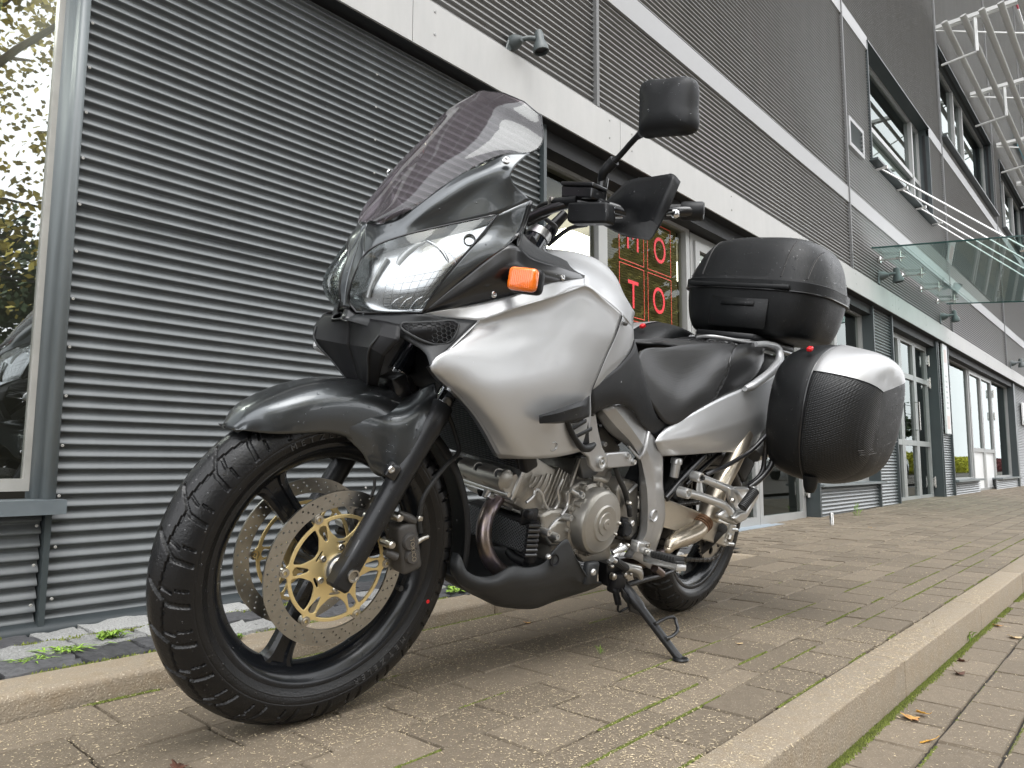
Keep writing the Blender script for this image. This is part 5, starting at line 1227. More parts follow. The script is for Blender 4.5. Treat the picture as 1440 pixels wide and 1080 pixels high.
plateB('hanger_bar', kQ, [(440, 600), (455, 585), (600, 572), (630, 575), (685, 655), (680, 690), (655, 695), (460, 715), (440, 700)], .157, .012, m_frame, .004, mirror=True)
for p in ((618, 610), (665, 657)): part('hanger_bolt', mlathe([(0, .003), (.0035, .003), (.0045, .006), (.0068, .006), (.0075, .002), (.0075, -.01)], B(kQ(*p), .16), (0, 1, 0), 16), m_polish, None, 35, mirror=True)
part('small_ring', mlathe([(.004, .008), (.0055, .008), (.0065, .002), (.006, -.01)], B(kQ(412, 505), .15), (0, 1, 0), 16), m_polish, None, 35)
part('bolt_head', mlathe([(0, .005), (.004, .006), (.0065, .003), (.007, -.004)], B(kQ(320, 250), .172), (0, 1, 0), 14), m_cast, None, 35)
part('wiring_loom', mtube([B(kQ(510, 700), .14), B(kQ(540, 790), .14), B(kQ(590, 900), .14), B(kQ(630, 1050), .14), B(kV(385, 60), .145), B(kV(395, 150), .145)], .0075, 10, 4), m_rubber, None, 50)
plateB('gearbox_cover', kQ, [(590, 805), (690, 825), (712, 860), (710, 1240), (640, 1330), (560, 1250), (530, 1100), (540, 880)], .122, .08, m_eng, .01)
part('casting_rib', mtube([B(kQ(620, 920), .126), B(kQ(690, 850), .126)], .005, 8), m_polish)
part('cable_joint', mbox(-.012, .012, -.008, .008, -.02, .02, .004, Matrix.Translation(B(kV(350, 260), .15)), 2), m_plastic)
part('sensor_body', mlathe([(0, .02), (.015, .02), (.019, .012), (.02, -.02), (0, -.02)], B(kV(335, 270), .14), (.2, 1, .2), 20), m_plastic, None, 40)
part('sensor_cap', mbox(-.016, .016, -.012, .012, -.012, .012, .004, Matrix.Translation(B(kV(330, 200), .14)), 2), m_plastic)
part('connector', mbox(-.008, .008, -.006, .006, -.008, .008, .002, Matrix.Translation(B(kV(410, 215), .148)) @ Matrix.Rotation(.7, 4, 'Y')), m_polish)
for p, r in (((300, 212), .005), ((268, 305), .0045), ((390, 45), .006), ((255, 660), .008), ((355, 650), .008), ((240, 575), .006), ((375, 400), .006), ((400, 640), .005)):
    part('small_bolt', mlathe([(0, .007), (r*.6, .007), (r, .003), (r, -.008)], B(kV(*p), .17), (0, 1, 0), 10), m_stud, None, 35)
# pedals, pegs, stand
part('shift_arm', mtube([B(kV(250, 470), .17), B(kV(300, 440), .175), B(kV(340, 420), .175), B(kV(340, 400), .172)], [.008, .009, .01, .007], 10, 3), m_polish, None, 40)
part('shift_link', mtube([B(kV(320, 390), .17), B(kV(290, 470), .175), B(kV(215, 540), .18)], [.006, .008, .006], 10, 3), m_polish, None, 40)
sl = node('shift_lever', bike)
part('lever_tip', mtube([B(kV(245, 520), .23), B(kV(275, 535), .23)], [.007, .006], 12), m_polish, sl, 40)
bm = bmesh.new(); a, b_ = B(kV(272, 530), .225), B(kV(365, 595), .215)
for k in range(9): p = a.lerp(b_, k/9); q = a.lerp(b_, (k+.6)/9); tube(bm, [p, q], .0105, 14)
tube(bm, [a, b_], .009, 14); part('rubber', bm, m_rubber, sl, 40)
part('arm', mtube([b_, B(kV(420, 600), .2), B(kV(480, 640), .185), B(kV(485, 675), .18)], [.008, .009, .01, .008], 10, 3), m_polish, sl, 40)
plateB('peg_bracket_plate', kV, [(350, 540), (380, 555), (500, 580), (510, 620), (495, 675), (470, 680), (460, 650), (380, 600)], .18, .02, m_polish, .004, mirror=True)
plateB('peg_bracket', kV, [(478, 372), (575, 380), (572, 430), (555, 495), (460, 462)], .195, .03, m_polish, .005, mirror=True)
for p in ((548, 402), (535, 455)): part('bracket_bolt', mlathe([(0, .001), (.004, .001), (.0045, .005), (.0065, .005), (.007, 0)], B(kV(*p), .197), (0, 1, 0), 12), m_stud, None, 35)
a, b_ = B(kV(600, 490), .215), B(kV(835, 550), .325); ax = (b_-a).normalized(); up = Vector((0, 0, 1)); up = (up-ax*up.dot(ax)).normalized(); sd = ax.cross(up)
mx = Matrix((ax, sd, up)).transposed().to_4x4(); mx.translation = a; Lp = (b_-a).length
for o_ in (0,):
    pg = [node('foot_peg', bike), node('foot_peg', bike)]
    part('peg_base', mbox(-.03, Lp, -.017, .017, -.022, -.004, .004, mx, 2), m_polish, pg, 40, mirror=True)
    part('peg_end', mtube([b_+up*-.012+ax*-.012, b_+up*-.028+ax*-.012], [.007, .006], 10), m_polish, pg, 40, mirror=True)
    bm = bmesh.new(); box(bm, 0, Lp-.004, -.014, .014, -.004, .003, .002, mx)
    for k in range(9): box(bm, .002+k*(Lp-.01)/9, .002+(k+.62)*(Lp-.01)/9, -.0175, .0175, -.002, .014, .003, mx, 2)
    part('peg_rubber', bm, m_rubber, pg, 40, mirror=True)
    part('peg_hinge', mtube([a-ax*.03, a-ax*.0], [.016, .013], 12), m_polish, pg, 40, mirror=True)
# side stand
ft = MBI @ on_z(957, 929, 0); pv = B(kV(345, 745), .16); st = node('side_stand', bike)
dirn = (ft-pv).normalized()
part('stand_leg', mtube([pv-dirn*.01, pv+dirn*.03, pv.lerp(ft, .28), pv.lerp(ft, .32), pv.lerp(ft, .93), ft+Vector((0, 0, .004))], [.015, .0165, .016, .0125, .0115, .010], 16), m_fork, st, 40)
gn = (MBI.to_3x3() @ Vector((0, 0, 1))).normalized(); gx = (MBI.to_3x3() @ Vector((1, 0, 0))).normalized()
part('stand_foot', mlathe([(0, .0), (.021, .0), (.0225, .003), (.020, .007), (.008, .009), (0, .009)], ft+gn*.0005, gn, 20), m_fork, st, 40)
def ps(p, t_): return B(p, pv.y+(ft.y-pv.y)*t_)
part('stand_loop', mtube([ps(kV(605, 1065), .62), ps(kV(660, 1035), .6), ps(kV(720, 1010), .6), ps(kV(775, 1020), .62), ps((951, 876), .66), ps((953, 884), .72), ps((946, 894), .78), ps((936, 898), .82)], .0048, 10, 5), m_fork, st, 50)
part('stand_pivot', mbox(-.028, .028, -.016, .016, -.035, .02, .008, Matrix.Translation(B(kV(290, 690), .155)), 2), m_rad, st)
part('stand_bracket', plateB('x', kV, [(200, 560), (310, 540), (370, 640), (380, 740), (330, 770), (250, 765), (205, 740), (200, 660)], .15, .03, m_rad, 0).data.copy(), m_rad, st)
for o_ in [o for o in bpy.data.objects if o.name.startswith('x') and o.parent == bike]: bpy.data.objects.remove(o_)
part('stand_bolt', mlathe([(0, .008), (.006, .008), (.01, .004), (.01, -.006)], B(kV(255, 665), .162), (0, 1, 0), 14), m_stud, st, 35); part('stand_bolt', mlathe([(0, .008), (.007, .008), (.011, .004), (.011, -.006)], B(kV(352, 655), .164), (0, 1, 0), 14), m_stud, st, 35)
bm = bmesh.new(); a, b_ = B(kV(270, 770), .165), B(kV(298, 900), .165); hx = []
for k in range(200): t = k/199; p = a.lerp(b_, t); an = t*2*pi*13; hx.append(p+Vector((.0085*cos(an), .0085*sin(an), 0)))
tube(bm, hx, .0019, 6); part('spring', bm, m_rad, st, 50)
part('spring_hook', mtube([b_, B(kV(300, 960), .165), B(kV(340, 945), .18), B(kV(400, 915), .185)], .0035, 8, 3), m_fork, st, 50)
plateB('stand_lug', kV, [(330, 760), (360, 800), (420, 880), (480, 960), (490, 1000), (470, 990), (400, 960), (385, 900), (340, 840)], .19, .008, m_fork, .002, parent=st)
part('lower_rail', mtube([B(kV(370, 735), .12), B(kV(480, 700), .12), B(kV(640, 660), .10), B(kV(760, 610), .08)], .009, 8), m_fork)
part('link_pipe', mtube([B(kV(600, 590), .1), B(kV(660, 640), .1)], .014, 10), m_header)
# passenger peg carrier
pc = node('passenger_peg_carrier', bike)
def tb(name, k, pts, r, m, par=None, n_=4, w=12, flat=1.): return part(name, mtube([B(k(p[0], p[1]), p[2]) for p in pts], r, w, n_, flat=flat), m, par, 50)
tb('carrier_arm', kX, [(335, 510, .185), (430, 545, .200), (540, 590, .215), (640, 640, .225), (680, 700, .230)], [.015, .0125, .0125, .014, .015], m_polish, pc)
tb('carrier_arm', kX, [(240, 640, .190), (330, 660, .200), (450, 700, .215), (560, 750, .225), (600, 800, .230)], [.016, .013, .0135, .014, .016], m_polish, pc)
for p in ((372, 522), (268, 650)): part('arm_eye', mlathe([(.0, -.006), (.0095, -.004), (.0105, .004), (.0145, .004), (.016, -.002), (.016, -.03), (0, -.03)], B(kX(*p), .208), (.15, 1, 0), 24), m_polish, pc, 40)
part('arm_stud', mlathe([(0, .012), (.006, .012), (.0065, -.01)], B(kX(372, 522), .202), (.15, 1, 0), 14), m_rubber, pc, 40)
plateB('carrier_plate', kX, [(600, 600), (760, 600), (770, 640), (700, 760), (720, 800), (690, 880), (655, 905), (530, 850), (525, 820), (580, 770), (650, 780), (610, 680)], .235, .02, m_polish, .006, parent=pc)
plateB('carrier_fork', kX, [(830, 595), (845, 620), (840, 680), (740, 860), (680, 890), (640, 850), (690, 800), (740, 790), (815, 650), (805, 600)], .255, .018, m_polish, .006, parent=pc)
part('carrier_bolt', mlathe([(0, .005), (.006, .005), (.0085, .002), (.0085, -.004)], B(kX(628, 705), .242), (0, 1, 0), 14), m_stud, pc, 40); part('carrier_bolt', mlathe([(0, .005), (.004, .005), (.0065, .002), (.0065, -.004)], B(kX(657, 828), .24), (0, 1, 0), 14), m_stud, pc, 40)
bm = bmesh.new(); a, b_ = B(kX(805, 625), .275), B(kX(700, 765), .265)
for k in range(13): p = a.lerp(b_, k/13); q = a.lerp(b_, (k+.6)/13); tube(bm, [p, q], .0155, 14)
tube(bm, [a, b_], .010, 14); part('peg_rubber', bm, m_rubber, pc, 40)
part('rubber_ball', mlathe([(0, .014), (.012, .012), (.0185, .004), (.0185, -.008), (.01, -.014), (0, -.014)], B(kX(545, 932), .15), (.3, .9, -.2), 20), mat('worn rubber', (.05, .05, .05), .8, var=.5, scale=200, bump=.6), None, 50)
tb('centre_stand_lever', kX, [(545, 940, .15), (480, 1010, .135), (420, 1070, .11), (360, 1120, .09)], [.013, .013, .013, .012], m_rubber)
# brake/clutch fluid canister, subframe
part('reservoir', mlathe([(0, .03), (.016, .03), (.018, .026), (.018, .012), (.014, .01), (.0135, -.03), (0, -.03)], B(kX(170, 440), .13), (0, 0, 1), 20), m_polish, None, 40)
tb('hose', kX, [(170, 470, .13), (165, 530, .13), (200, 560, .12)], .007, m_rubber)
tb('subframe_rail', kX, [(90, 690, .14), (250, 500, .14), (400, 340, .14)], .011, m_gloss); tb('subframe_rail', kX, [(250, 580, .12), (420, 420, .12), (520, 330, .12)], .008, m_gloss)
tb('rack_rod', kX, [(410, 500, .18), (450, 480, .185), (540, 445, .19), (700, 355, .2), (780, 300, .21), (860, 220, .22), (935, 135, .235), (960, 100, .24)], .0075, m_gloss, n_=5)
tb('rack_rod', kX, [(900, 190, .22), (885, 340, .22), (860, 480, .22), (740, 600, .2)], .0085, m_gloss, n_=5)
tb('rack_rod', kX, [(955, 330, .24), (930, 430, .24), (860, 520, .23), (760, 600, .21)], .010, m_gloss, n_=5)
for k in range(3): part('reflector_stripe', mbox(-.012, .012, -.001, .001, -.004, .004, .0, Matrix.Translation(B(kX(928, 245+k*28), .235))), m_white)
# ---------------------------------------------------------------- bodywork
S('side_fairing', kS, [
    [(300, 350, .192), (450, 300, .222), (600, 255, .238), (770, 196, .226), (862, 262, .214), (938, 326, .200)],
    [(272, 372, .184), (442, 320, .206), (600, 272, .223), (768, 216, .219), (856, 285, .212), (928, 358, .199)],
    [(185, 462, .198), (400, 415, .211), (600, 372, .225), (745, 340, .226), (838, 392, .215), (905, 425, .199)],
    [(84, 558, .205), (300, 540, .221), (500, 510, .234), (680, 480, .233), (785, 505, .220), (868, 505, .199)],
    [(118, 606, .196), (300, 640, .228), (470, 640, .242), (640, 618, .240), (745, 625, .224), (828, 600, .200)],
    [(200, 680, .186), (335, 740, .226), (470, 750, .238), (620, 735, .236), (720, 728, .222), (800, 668, .200)],
    [(300, 800, .182), (400, 850, .218), (500, 860, .228), (620, 848, .228), (720, 835, .216), (798, 770, .198)],
    [(394, 968, .176), (480, 970, .206), (580, 968, .214), (640, 962, .214), (700, 950, .208), (782, 928, .194)]], m_silver, 6, rsharp=(), sol=.003, smooth=45)
S('fairing_strip', kS, [
    [(45, 322, .138), (150, 303, .155), (250, 285, .168), (350, 262, .187), (480, 230, .212), (600, 190, .224), (700, 172, .222), (770, 161, .213)],
    [(60, 333, .139), (170, 341, .158), (240, 345, .176), (300, 350, .192), (450, 300, .222), (600, 255, .238), (700, 224, .235), (770, 196, .226)]], m_silver, 6, sol=.003, toward=(.3, .6, 1))
FE = [(300, 350, .192), (185, 462, .200), (84, 558, .205), (118, 606, .196), (200, 680, .186), (300, 800, .182), (394, 968, .176)]
E0 = [B(kS(a, b_), c_) for a, b_, c_ in FE]; E1 = [p+Vector((-.001, -.007, -.001)) for p in E0]; E2 = [p+Vector((-.03, -.05, -.004)) for p in E0]
S('fairing_edge', None, [E0, E1], m_silver, 5, csharp=(2,), sol=.002, toward=(1, 0, 0))
S('fairing_liner', None, [[p+Vector((-.004, -.004, 0)) for p in E1], E2], m_gloss, 5, csharp=(2,), sol=.002, toward=(1, 0, 0))
part('fairing_bolt_recess', mlathe([(0, -.003), (.0095, -.003), (.011, .0), (.0125, -.001)], B(kS(632, 916), .222), (.1, 1, -.2), 24), m_frame, None, 40, mirror=True)
# intake panel below the lamp, with mesh
GP = [[(350, 106, .03), (560, 108, .088), (800, 108, .146), (*((kS(170, 341)[0]-430)/.2037, (kS(170, 341)[1]-420)/.2037), .158), (*((kS(290, 352)[0]-430)/.2037, (kS(290, 352)[1]-420)/.2037), .19)],
      [(300, 130, .03), (560, 180, .095), (720, 200, .136), (900, 235, .165), (1020, 330, .19)],
      [(285, 150, .028), (560, 235, .098), (700, 290, .140), (820, 370, .17), (862, 470, .196)]]
S('intake_panel', kG, GP, m_plast2, 5, sol=.004, toward=(1, .6, -.2))
def smoothpoly(k, pts, fn, n_=4): return catmull([fn(k(p[0], p[1]), p[2]) for p in pts], n_, closed=True)
mp_ = [(655, 185, .128), (760, 168, .140), (900, 162, .156), (1050, 172, .174), (1045, 215, .178), (1000, 292, .178), (930, 315, .172), (870, 312, .166), (730, 252, .146)]
L = [B(kG(p[0], p[1]), p[2]+.004) for p in mp_]
bm = bmesh.new(); vs = [bm.verts.new(v) for v in L]; bm.faces.new(vs); part('intake_dark_plate', bm, m_rad, None, sol=.004, mirror=True)  # flat black plate standing in for the shaded recess behind the mesh
part('intake_rim', mtube(smoothpoly(kG, [(a, b_, c+.005) for a, b_, c in mp_], B), .0032, 8, closed=True), m_plast2, None, 50, mirror=True)
bm = bmesh.new()
cen_ = sum((v for v in L), Vector())/len(L); uu = (L[3]-L[0]).normalized(); nn_ = uu.cross((L[5]-L[1]).normalized()).normalized(); vv = nn_.cross(uu)
nn_ = nn_ if nn_.x+nn_.y > 0 else -nn_
P2 = [((v-cen_).dot(uu), (v-cen_).dot(vv)) for v in L]
def inside(x, y):
    c_ = False
    for (x1, y1), (x2, y2) in zip(P2, P2[1:]+P2[:1]):
        if (y1 > y) != (y2 > y) and x < (x2-x1)*(y-y1)/(y2-y1)+x1: c_ = not c_
    return c_
hxs = .0062
for i in range(-16, 17):
    for j_ in range(-8, 9):
        cx_, cy_ = i*hxs*1.5, (j_+.5*(i % 2))*hxs*1.732*.8
        for k in range(3):
            a1, a2 = pi/3*k, pi/3*(k+1); p, q = (cx_+hxs*cos(a1), cy_+hxs*.8*sin(a1)), (cx_+hxs*cos(a2), cy_+hxs*.8*sin(a2))
            if inside(*p) and inside(*q): tube(bm, [cen_+uu*p[0]+vv*p[1]+nn_*.005, cen_+uu*q[0]+vv*q[1]+nn_*.005], .0008, 4)
for o_ in part('intake_mesh', bm, m_plast2, None, 40, mirror=True): o_['kind'] = 'stuff'
# chin under the lamps and the dark deflector below
S('chin', kG, [[(350, 106, .03), (330, 100, .018), (298, 70, .008), (282, 62, .0)], [(355, 140, .03), (320, 135, .018), (280, 120, .008), (262, 118, .0)], [(285, 150, .028), (262, 146, .016), (245, 140, .007), (235, 136, .0)]], m_gloss, 4, sol=.003, toward=(1, 0, 0))
V3 = Vector
DF = [[V3((1.557, 0, .835)), V3((1.553, .04, .833)), V3((1.546, .10, .832)), V3((1.53, .135, .83))],
      [V3((1.550, 0, .805)), V3((1.556, .05, .803)), V3((1.558, .11, .803)), V3((1.54, .15, .80))],
      [V3((1.545, 0, .775)), V3((1.558, .045, .776)), V3((1.566, .098, .777)), V3((1.545, .12, .765))],
      [V3((1.520, 0, .730)), V3((1.530, .03, .732)), V3((1.536, .062, .735)), V3((1.515, .075, .73))],
      [V3((1.503, 0, .690)), V3((1.505, .015, .691)), V3((1.507, .030, .694)), V3((1.49, .04, .70))]]
S('deflector', None, DF, m_rad, 4, sol=.004, toward=(1, .3, 0), label='black deflector hanging below the nose', csharp=(1, 2), rsharp=(1, 2, 3), smooth=20)
part('deflector_rim', mtube([r[2] for r in DF[1:]], .0022, 8, 4), m_plast2, None, 50, mirror=True)  # paler tube along the edge, painting in its bright reflection
part('horn_bracket', mbox(-.02, .02, -.03, .03, -.03, .03, .008, Matrix.Translation((1.43, .03, .70)) @ Matrix.Rotation(.5, 4, 'Y'), 2), m_gloss, None, 40, True)
part('number_plate', mbox(1.40, 1.404, -.05, .05, .70, .80, .001), mat('ochre plate', (.25, .2, .1), .5)) if False else None
# headlights
LR = []
S('headlight_lens', kA, [
    [(260, 738, .026), (300, 702, .045), (400, 662, .082), (560, 622, .120), (690, 595, .158), (797, 572, .189)],
    [(228, 801, .022), (300, 782, .070), (380, 770, .105), (500, 745, .145), (610, 715, .168), (690, 702, .176)],
    [(205, 869, .018), (270, 868, .068), (350, 860, .110), (440, 850, .140), (530, 835, .158), (590, 820, .162)],
    [(200, 917, .015), (262, 920, .060), (340, 918, .100), (420, 915, .130), (480, 908, .145), (530, 903, .150)],
    [(231, 963, .032), (285, 965, .058), (350, 965, .088), (400, 965, .110), (450, 965, .126), (492, 965, .140)]], glass_mat('lamp lens', (.97, .98, .98), 1.5), 5, sol=0, ref=LR, toward=(1, .6, 0))
m_refl = mat('lamp reflector', (.46, .47, .48), .22, metal=.95, bump=.08, bscale=40)
m_reflw = mat('pale lamp inner', (.50, .51, .51), .3, metal=.4)
hl = []
def inner(G_):
    out = []
    for i, r in enumerate(G_):
        rr = []
        for j_, p in enumerate(r):
            u, v = j_/(len(r)-1), i/(len(G_)-1); d = .062*(4*u*(1-u))**.45*(4*v*(1-v))**.4
            q = p+Vector((-d-.003, -.012*d/.06, 0)); rr.append(q)
        out.append(rr)
    return out
rr_ = [[Vector(v) for v in r] for r in LR]
S('headlight_reflector', None, rr_, m_refl, 5, sol=0, post=inner, toward=(1, .6, 0))
bmf = bmesh.new()
def LP(u, v, d):   # point behind the lens at parameters (u across, v down)
    G_ = LGRID; i = min(len(G_)-1, int(v*(len(G_)-1)+.5)); j_ = min(len(G_[0])-1, int(u*(len(G_[0])-1)+.5)); return G_[i][j_]+Vector((-d, -.2*d, 0))
LGRID = surf_rows(rr_, 8)
# moulded prism lines on the reflector
bmf.free(); bmf = bmesh.new()
for i in range(7): tube(bmf, [LP(.36+.5*t/8, .40+.075*i, .013) for t in range(9)], .0004, 5)
for j_ in range(8): tube(bmf, [LP(.36+.071*j_, .40+.45*t/8, .013) for t in range(9)], .0004, 5)
part('reflector_lines', bmf, m_frame, None, 50, mirror=True)
def lens_line(pts, r, m, name='lamp_rib', d=.02, n_=4):
    return part(name, mtube([B(kA(a, b_), c)+Vector((-d, -.2*d, 0)) for a, b_, c in pts], r, 8, n_), m, None, 50, mirror=True)
lens_line([(490, 675, .10), (440, 700, .085), (395, 745, .07), (375, 800, .062), (350, 850, .055), (305, 900, .045), (290, 940, .04)], [.003, .008, .011, .012, .010, .007, .004], m_reflw, d=.014)
lens_line([(497, 672, .10), (545, 700, .12), (580, 750, .14), (592, 800, .145), (570, 840, .14)], .0035, m_refl, d=.012)
lens_line([(330, 740, .06), (300, 790, .05), (270, 850, .04), (255, 900, .036)], .0045, m_reflw, d=.016)
for k in range(4): lens_line([(350+42*k, 950, .085+.011*k), (375+42*k, 915, .092+.011*k), (405+40*k, 900, .1+.011*k)], .0014, m_chrome, d=.008)
c = B(kA(668, 668), .158)+Vector((-.012, -.002, 0)); part('parking_lamp', mlathe([(0, -.012), (.008, -.010), (.0105, .0), (.012, .001), (.0125, -.004)], c, (.8, .6, .1), 24), m_cast, None, 40, mirror=True)
c = B(kA(535, 775), .125)+Vector((-.022, 0, 0)); part('lamp_bowl', mlathe([(.006, -.03), (.012, -.028), (.026, -.012), (.032, .002), (.034, .002), (.034, -.01)], c, (.9, .4, .1), 32), m_refl, None, 40, mirror=True); part('bulb', mlathe([(0, .008), (.006, .006), (.007, -.02)], c, (.9, .4, .1), 16), m_chrome, None, 40, mirror=True)
edge = [r[-1] for r in LR]+list(reversed(LR[-1]))[1:]; edge_all = LR[0]+[r[-1] for r in LR[1:]]+list(reversed(LR[-1]))[1:]+[r[0] for r in reversed(LR[1:-1])]
part('lamp_seal', mtube(catmull(edge_all, 5, closed=True, sharp=(5, 9, 14)), .0022, 6, closed=True), m_gloss, None, 50, mirror=True)
# upper fairing
S('upper_fairing', kA, [
    [(272, 606, .0), (330, 611, .036), (400, 592, .064), (470, 540, .086), (560, 470, .103), (650, 410, .119), (740, 370, .141), (830, 330, .167), (925, 325, .198)],
    [(262, 640, .006), (322, 640, .043), (400, 622, .073), (500, 560, .104), (590, 500, .125), (670, 448, .142), (745, 410, .161), (815, 385, .181), (862, 385, .197)],
    [(258, 680, .012), (312, 668, .047), (400, 642, .078), (500, 605, .104), (590, 560, .126), (680, 510, .147), (755, 468, .168), (815, 440, .186), (848, 422, .197)],
    [(260, 738, .026), (300, 702, .045), (400, 662, .082), (480, 641, .101), (560, 622, .120), (690, 595, .158), (797, 572, .189), (868, 545, .203), (926, 516, .208)]], m_grey, 6, sol=.003, toward=(1, .7, .5), smooth=60)
S('lamp_surround', kA, [
    [(797, 572, .189), (862, 544, .203), (926, 516, .208)], [(745, 640, .178), (815, 628, .197), (885, 636, .212)], [(690, 702, .176), (750, 705, .194), (836, 697, .215)],
    [(590, 820, .162), (655, 800, .178), (755, 752, .2)], [(530, 903, .150), (570, 885, .158), (640, 843, .172)], [(492, 965, .140), (497, 963, .141), (502, 961, .142)]], m_grey, 5, sol=.003, toward=(.5, 1, 0))
S('nose_strip', kA, [
    [(272, 606, .0), (268, 612, .006)], [(250, 655, .0), (259, 690, .014)], [(235, 700, .0), (260, 738, .027)], [(207, 790, .0), (228, 801, .023)], [(195, 850, .0), (205, 869, .019)], [(184, 920, .0), (200, 917, .0155)], [(180, 938, .0), (205, 945, .018)]], m_grey, 5, sol=.003, toward=(1, 0, 0))
S('cockpit_panel', None, [
    [(*kA(502, 961), .142), (*kA(640, 843), .172), (*kA(757, 750), .200), (*kA(838, 695), .215), (*kA(880, 706), .222), (*kS(530, 70), .222), (*kS(650, 110), .216), (*kS(768, 150), .206)],
    [(*kA(505, 963), .143), (*kA(640, 890), .176), (*kA(750, 830), .205), (*kA(830, 800), .222), (*kA(880, 790), .228), (*kS(560, 140), .228), (*kS(665, 140), .221), (*kS(769, 155), .21)],
    [(*kS(45, 322), .138), (*kS(150, 303), .155), (*kS(250, 285), .168), (*kS(350, 262), .187), (*kS(480, 230), .212), (*kS(600, 190), .224), (*kS(700, 172), .222), (*kS(770, 161), .213)]], m_gloss, 5, sol=.003)
S('cockpit_pillar', kA, [[(926, 516, .208), (886, 636, .212), (836, 697, .215)], [(936, 522, .205), (905, 615, .210), (879, 665, .214)], [(938, 524, .19), (907, 618, .19), (880, 706, .222)]], m_gloss, 5, sol=.003)
S('cockpit_cover', None, [[(*kA(879, 665), .214), (*kA(880, 706), .222), (*kS(530, 70), .222), (*kS(650, 110), .216), (*kS(768, 150), .206)], [(733, 324, .13), (742, 336, .14), (764, 352, .15), (795, 366, .155), (826, 388, .16)]], m_plast2, 5, sol=.003, toward=(0, 0, 1))
for p, Y in ((kA(779, 893), .213), (kS(670, 160), .224)): part('panel_screw', (lambda b_: (screw(b_, B(p, Y), (.1, 1, .1), .0065, .003, 14), b_)[1])(bmesh.new()), m_bolt, None, 40, mirror=True)
part('screen_screw', (lambda b_: (screw(b_, B(kU(600, 628), .190), (.5, .8, .4), .0085, .005, 16), b_)[1])(bmesh.new()), m_bolt, None, 40, mirror=True)
part('dash', mbox(1.20, 1.38, -.12, .12, .98, 1.06, .03, seg=2), m_rad)
part('instrument_pod', mbox(1.17, 1.33, -.10, .10, 1.05, 1.13, .03, seg=2), m_gloss)
# screen
m_screen = glass_mat('smoked screen', (.36, .31, .345), 1.6)
n = m_screen.node_tree; out_ = n.nodes['Material Output']; old = out_.inputs[0].links[0].from_socket; df = n.nodes.new('ShaderNodeBsdfDiffuse'); df.inputs[0].default_value = (.25, .22, .24, 1)
mx9 = n.nodes.new('ShaderNodeMixShader'); tn = n.nodes.new('ShaderNodeTexNoise'); tn.inputs['Scale'].default_value = 14; mr9 = n.nodes.new('ShaderNodeMapRange'); mr9.inputs['To Min'].default_value = .10; mr9.inputs['To Max'].default_value = .24
n.links.new(tn.outputs[0], mr9.inputs['Value']); n.links.new(mr9.outputs[0], mx9.inputs[0]); n.links.new(old, mx9.inputs[1]); n.links.new(df.outputs[0], mx9.inputs[2]); n.links.new(mx9.outputs[0], out_.inputs[0])   # mauve diffuse haze painted in for the sky's reflection on the screen
SC = []
c0 = [(272, 606), (320, 556), (400, 440), (500, 322), (600, 205), (660, 140), (728, 78)]
e0 = [(330, 611, .036), (470, 540, .086), (650, 410, .119), (830, 330, .166), (925, 325, .196), (973, 285, .196), (970, 180, .176), (900, 122, .13), (820, 88, .07)]
cenl = [B(kA(*p), 0) for p in c0]; E_ = [B(kA(a, b_), c_) for a, b_, c_ in e0]
# rows from base to top; each row spans from the centre ridge to the edge
base_c = catmull(cenl, 8)
def atf(L_, t): i = min(len(L_)-1, max(0, int(round(t*(len(L_)-1))))); return L_[i]
edge_c = catmull(E_[:7]+[E_[7], E_[8]], 8)
nrow_ = 15; rows = []
edge_t = [0, .06, .13, .20, .28, .36, .44, .50, .56, .62, .68, .74, .80, .86, .90]
cen_t = [0, .05, .12, .19, .27, .35, .43, .50, .57, .64, .71, .78, .85, .92, 1.0]
edge_side = catmull(E_[:7], 8)
for t1, t2 in zip(cen_t, [i/(nrow_-1) for i in range(nrow_)]):
    a = atf(base_c, t1); b_ = atf(edge_side, t2); r = []
    for s in [0, .12, .3, .5, .7, .85, 1]:
        p = a.lerp(b_, s); bulge = 4*s*(1-s); p = p+Vector((.020, .012, .006))*bulge*(.5+.5*t1)
        # a crease beside the raised centre section
        r.append(p)
    rows.append(r)
# top edge closes through the last two edge points
r = [cenl[-1], cenl[-1].lerp(E_[8], .5), E_[8], E_[8].lerp(E_[7], .5), E_[7], E_[7].lerp(E_[6], .5), E_[6]]
rows[-1] = r
full = [list(reversed([Vector((v.x, -v.y, v.z)) for v in rr[1:]]))+rr for rr in rows]
part('windscreen', orient(surf_rows(full, 3), (1, 0, 0)), m_screen, None, 75)
part('screen_edge', mtube(edge_side[20:]+[E_[7], E_[8]]+[cenl[-1]], .0014, 6), m_gloss, None, 50, mirror=True)
mk = textmesh('MRA', .012, .0003); mx = Matrix((Vector((-.3, .9, .1)).normalized(), Vector((-.55, -.2, .8)).normalized(), Vector((.8, .3, .6)).normalized())).transposed().to_4x4(); mx.translation = B(kN(640, 36), .006)+Vector((.003, 0, .001)); mk.transform(mx); part('screen_mark', mk, m_stud, None, 30)
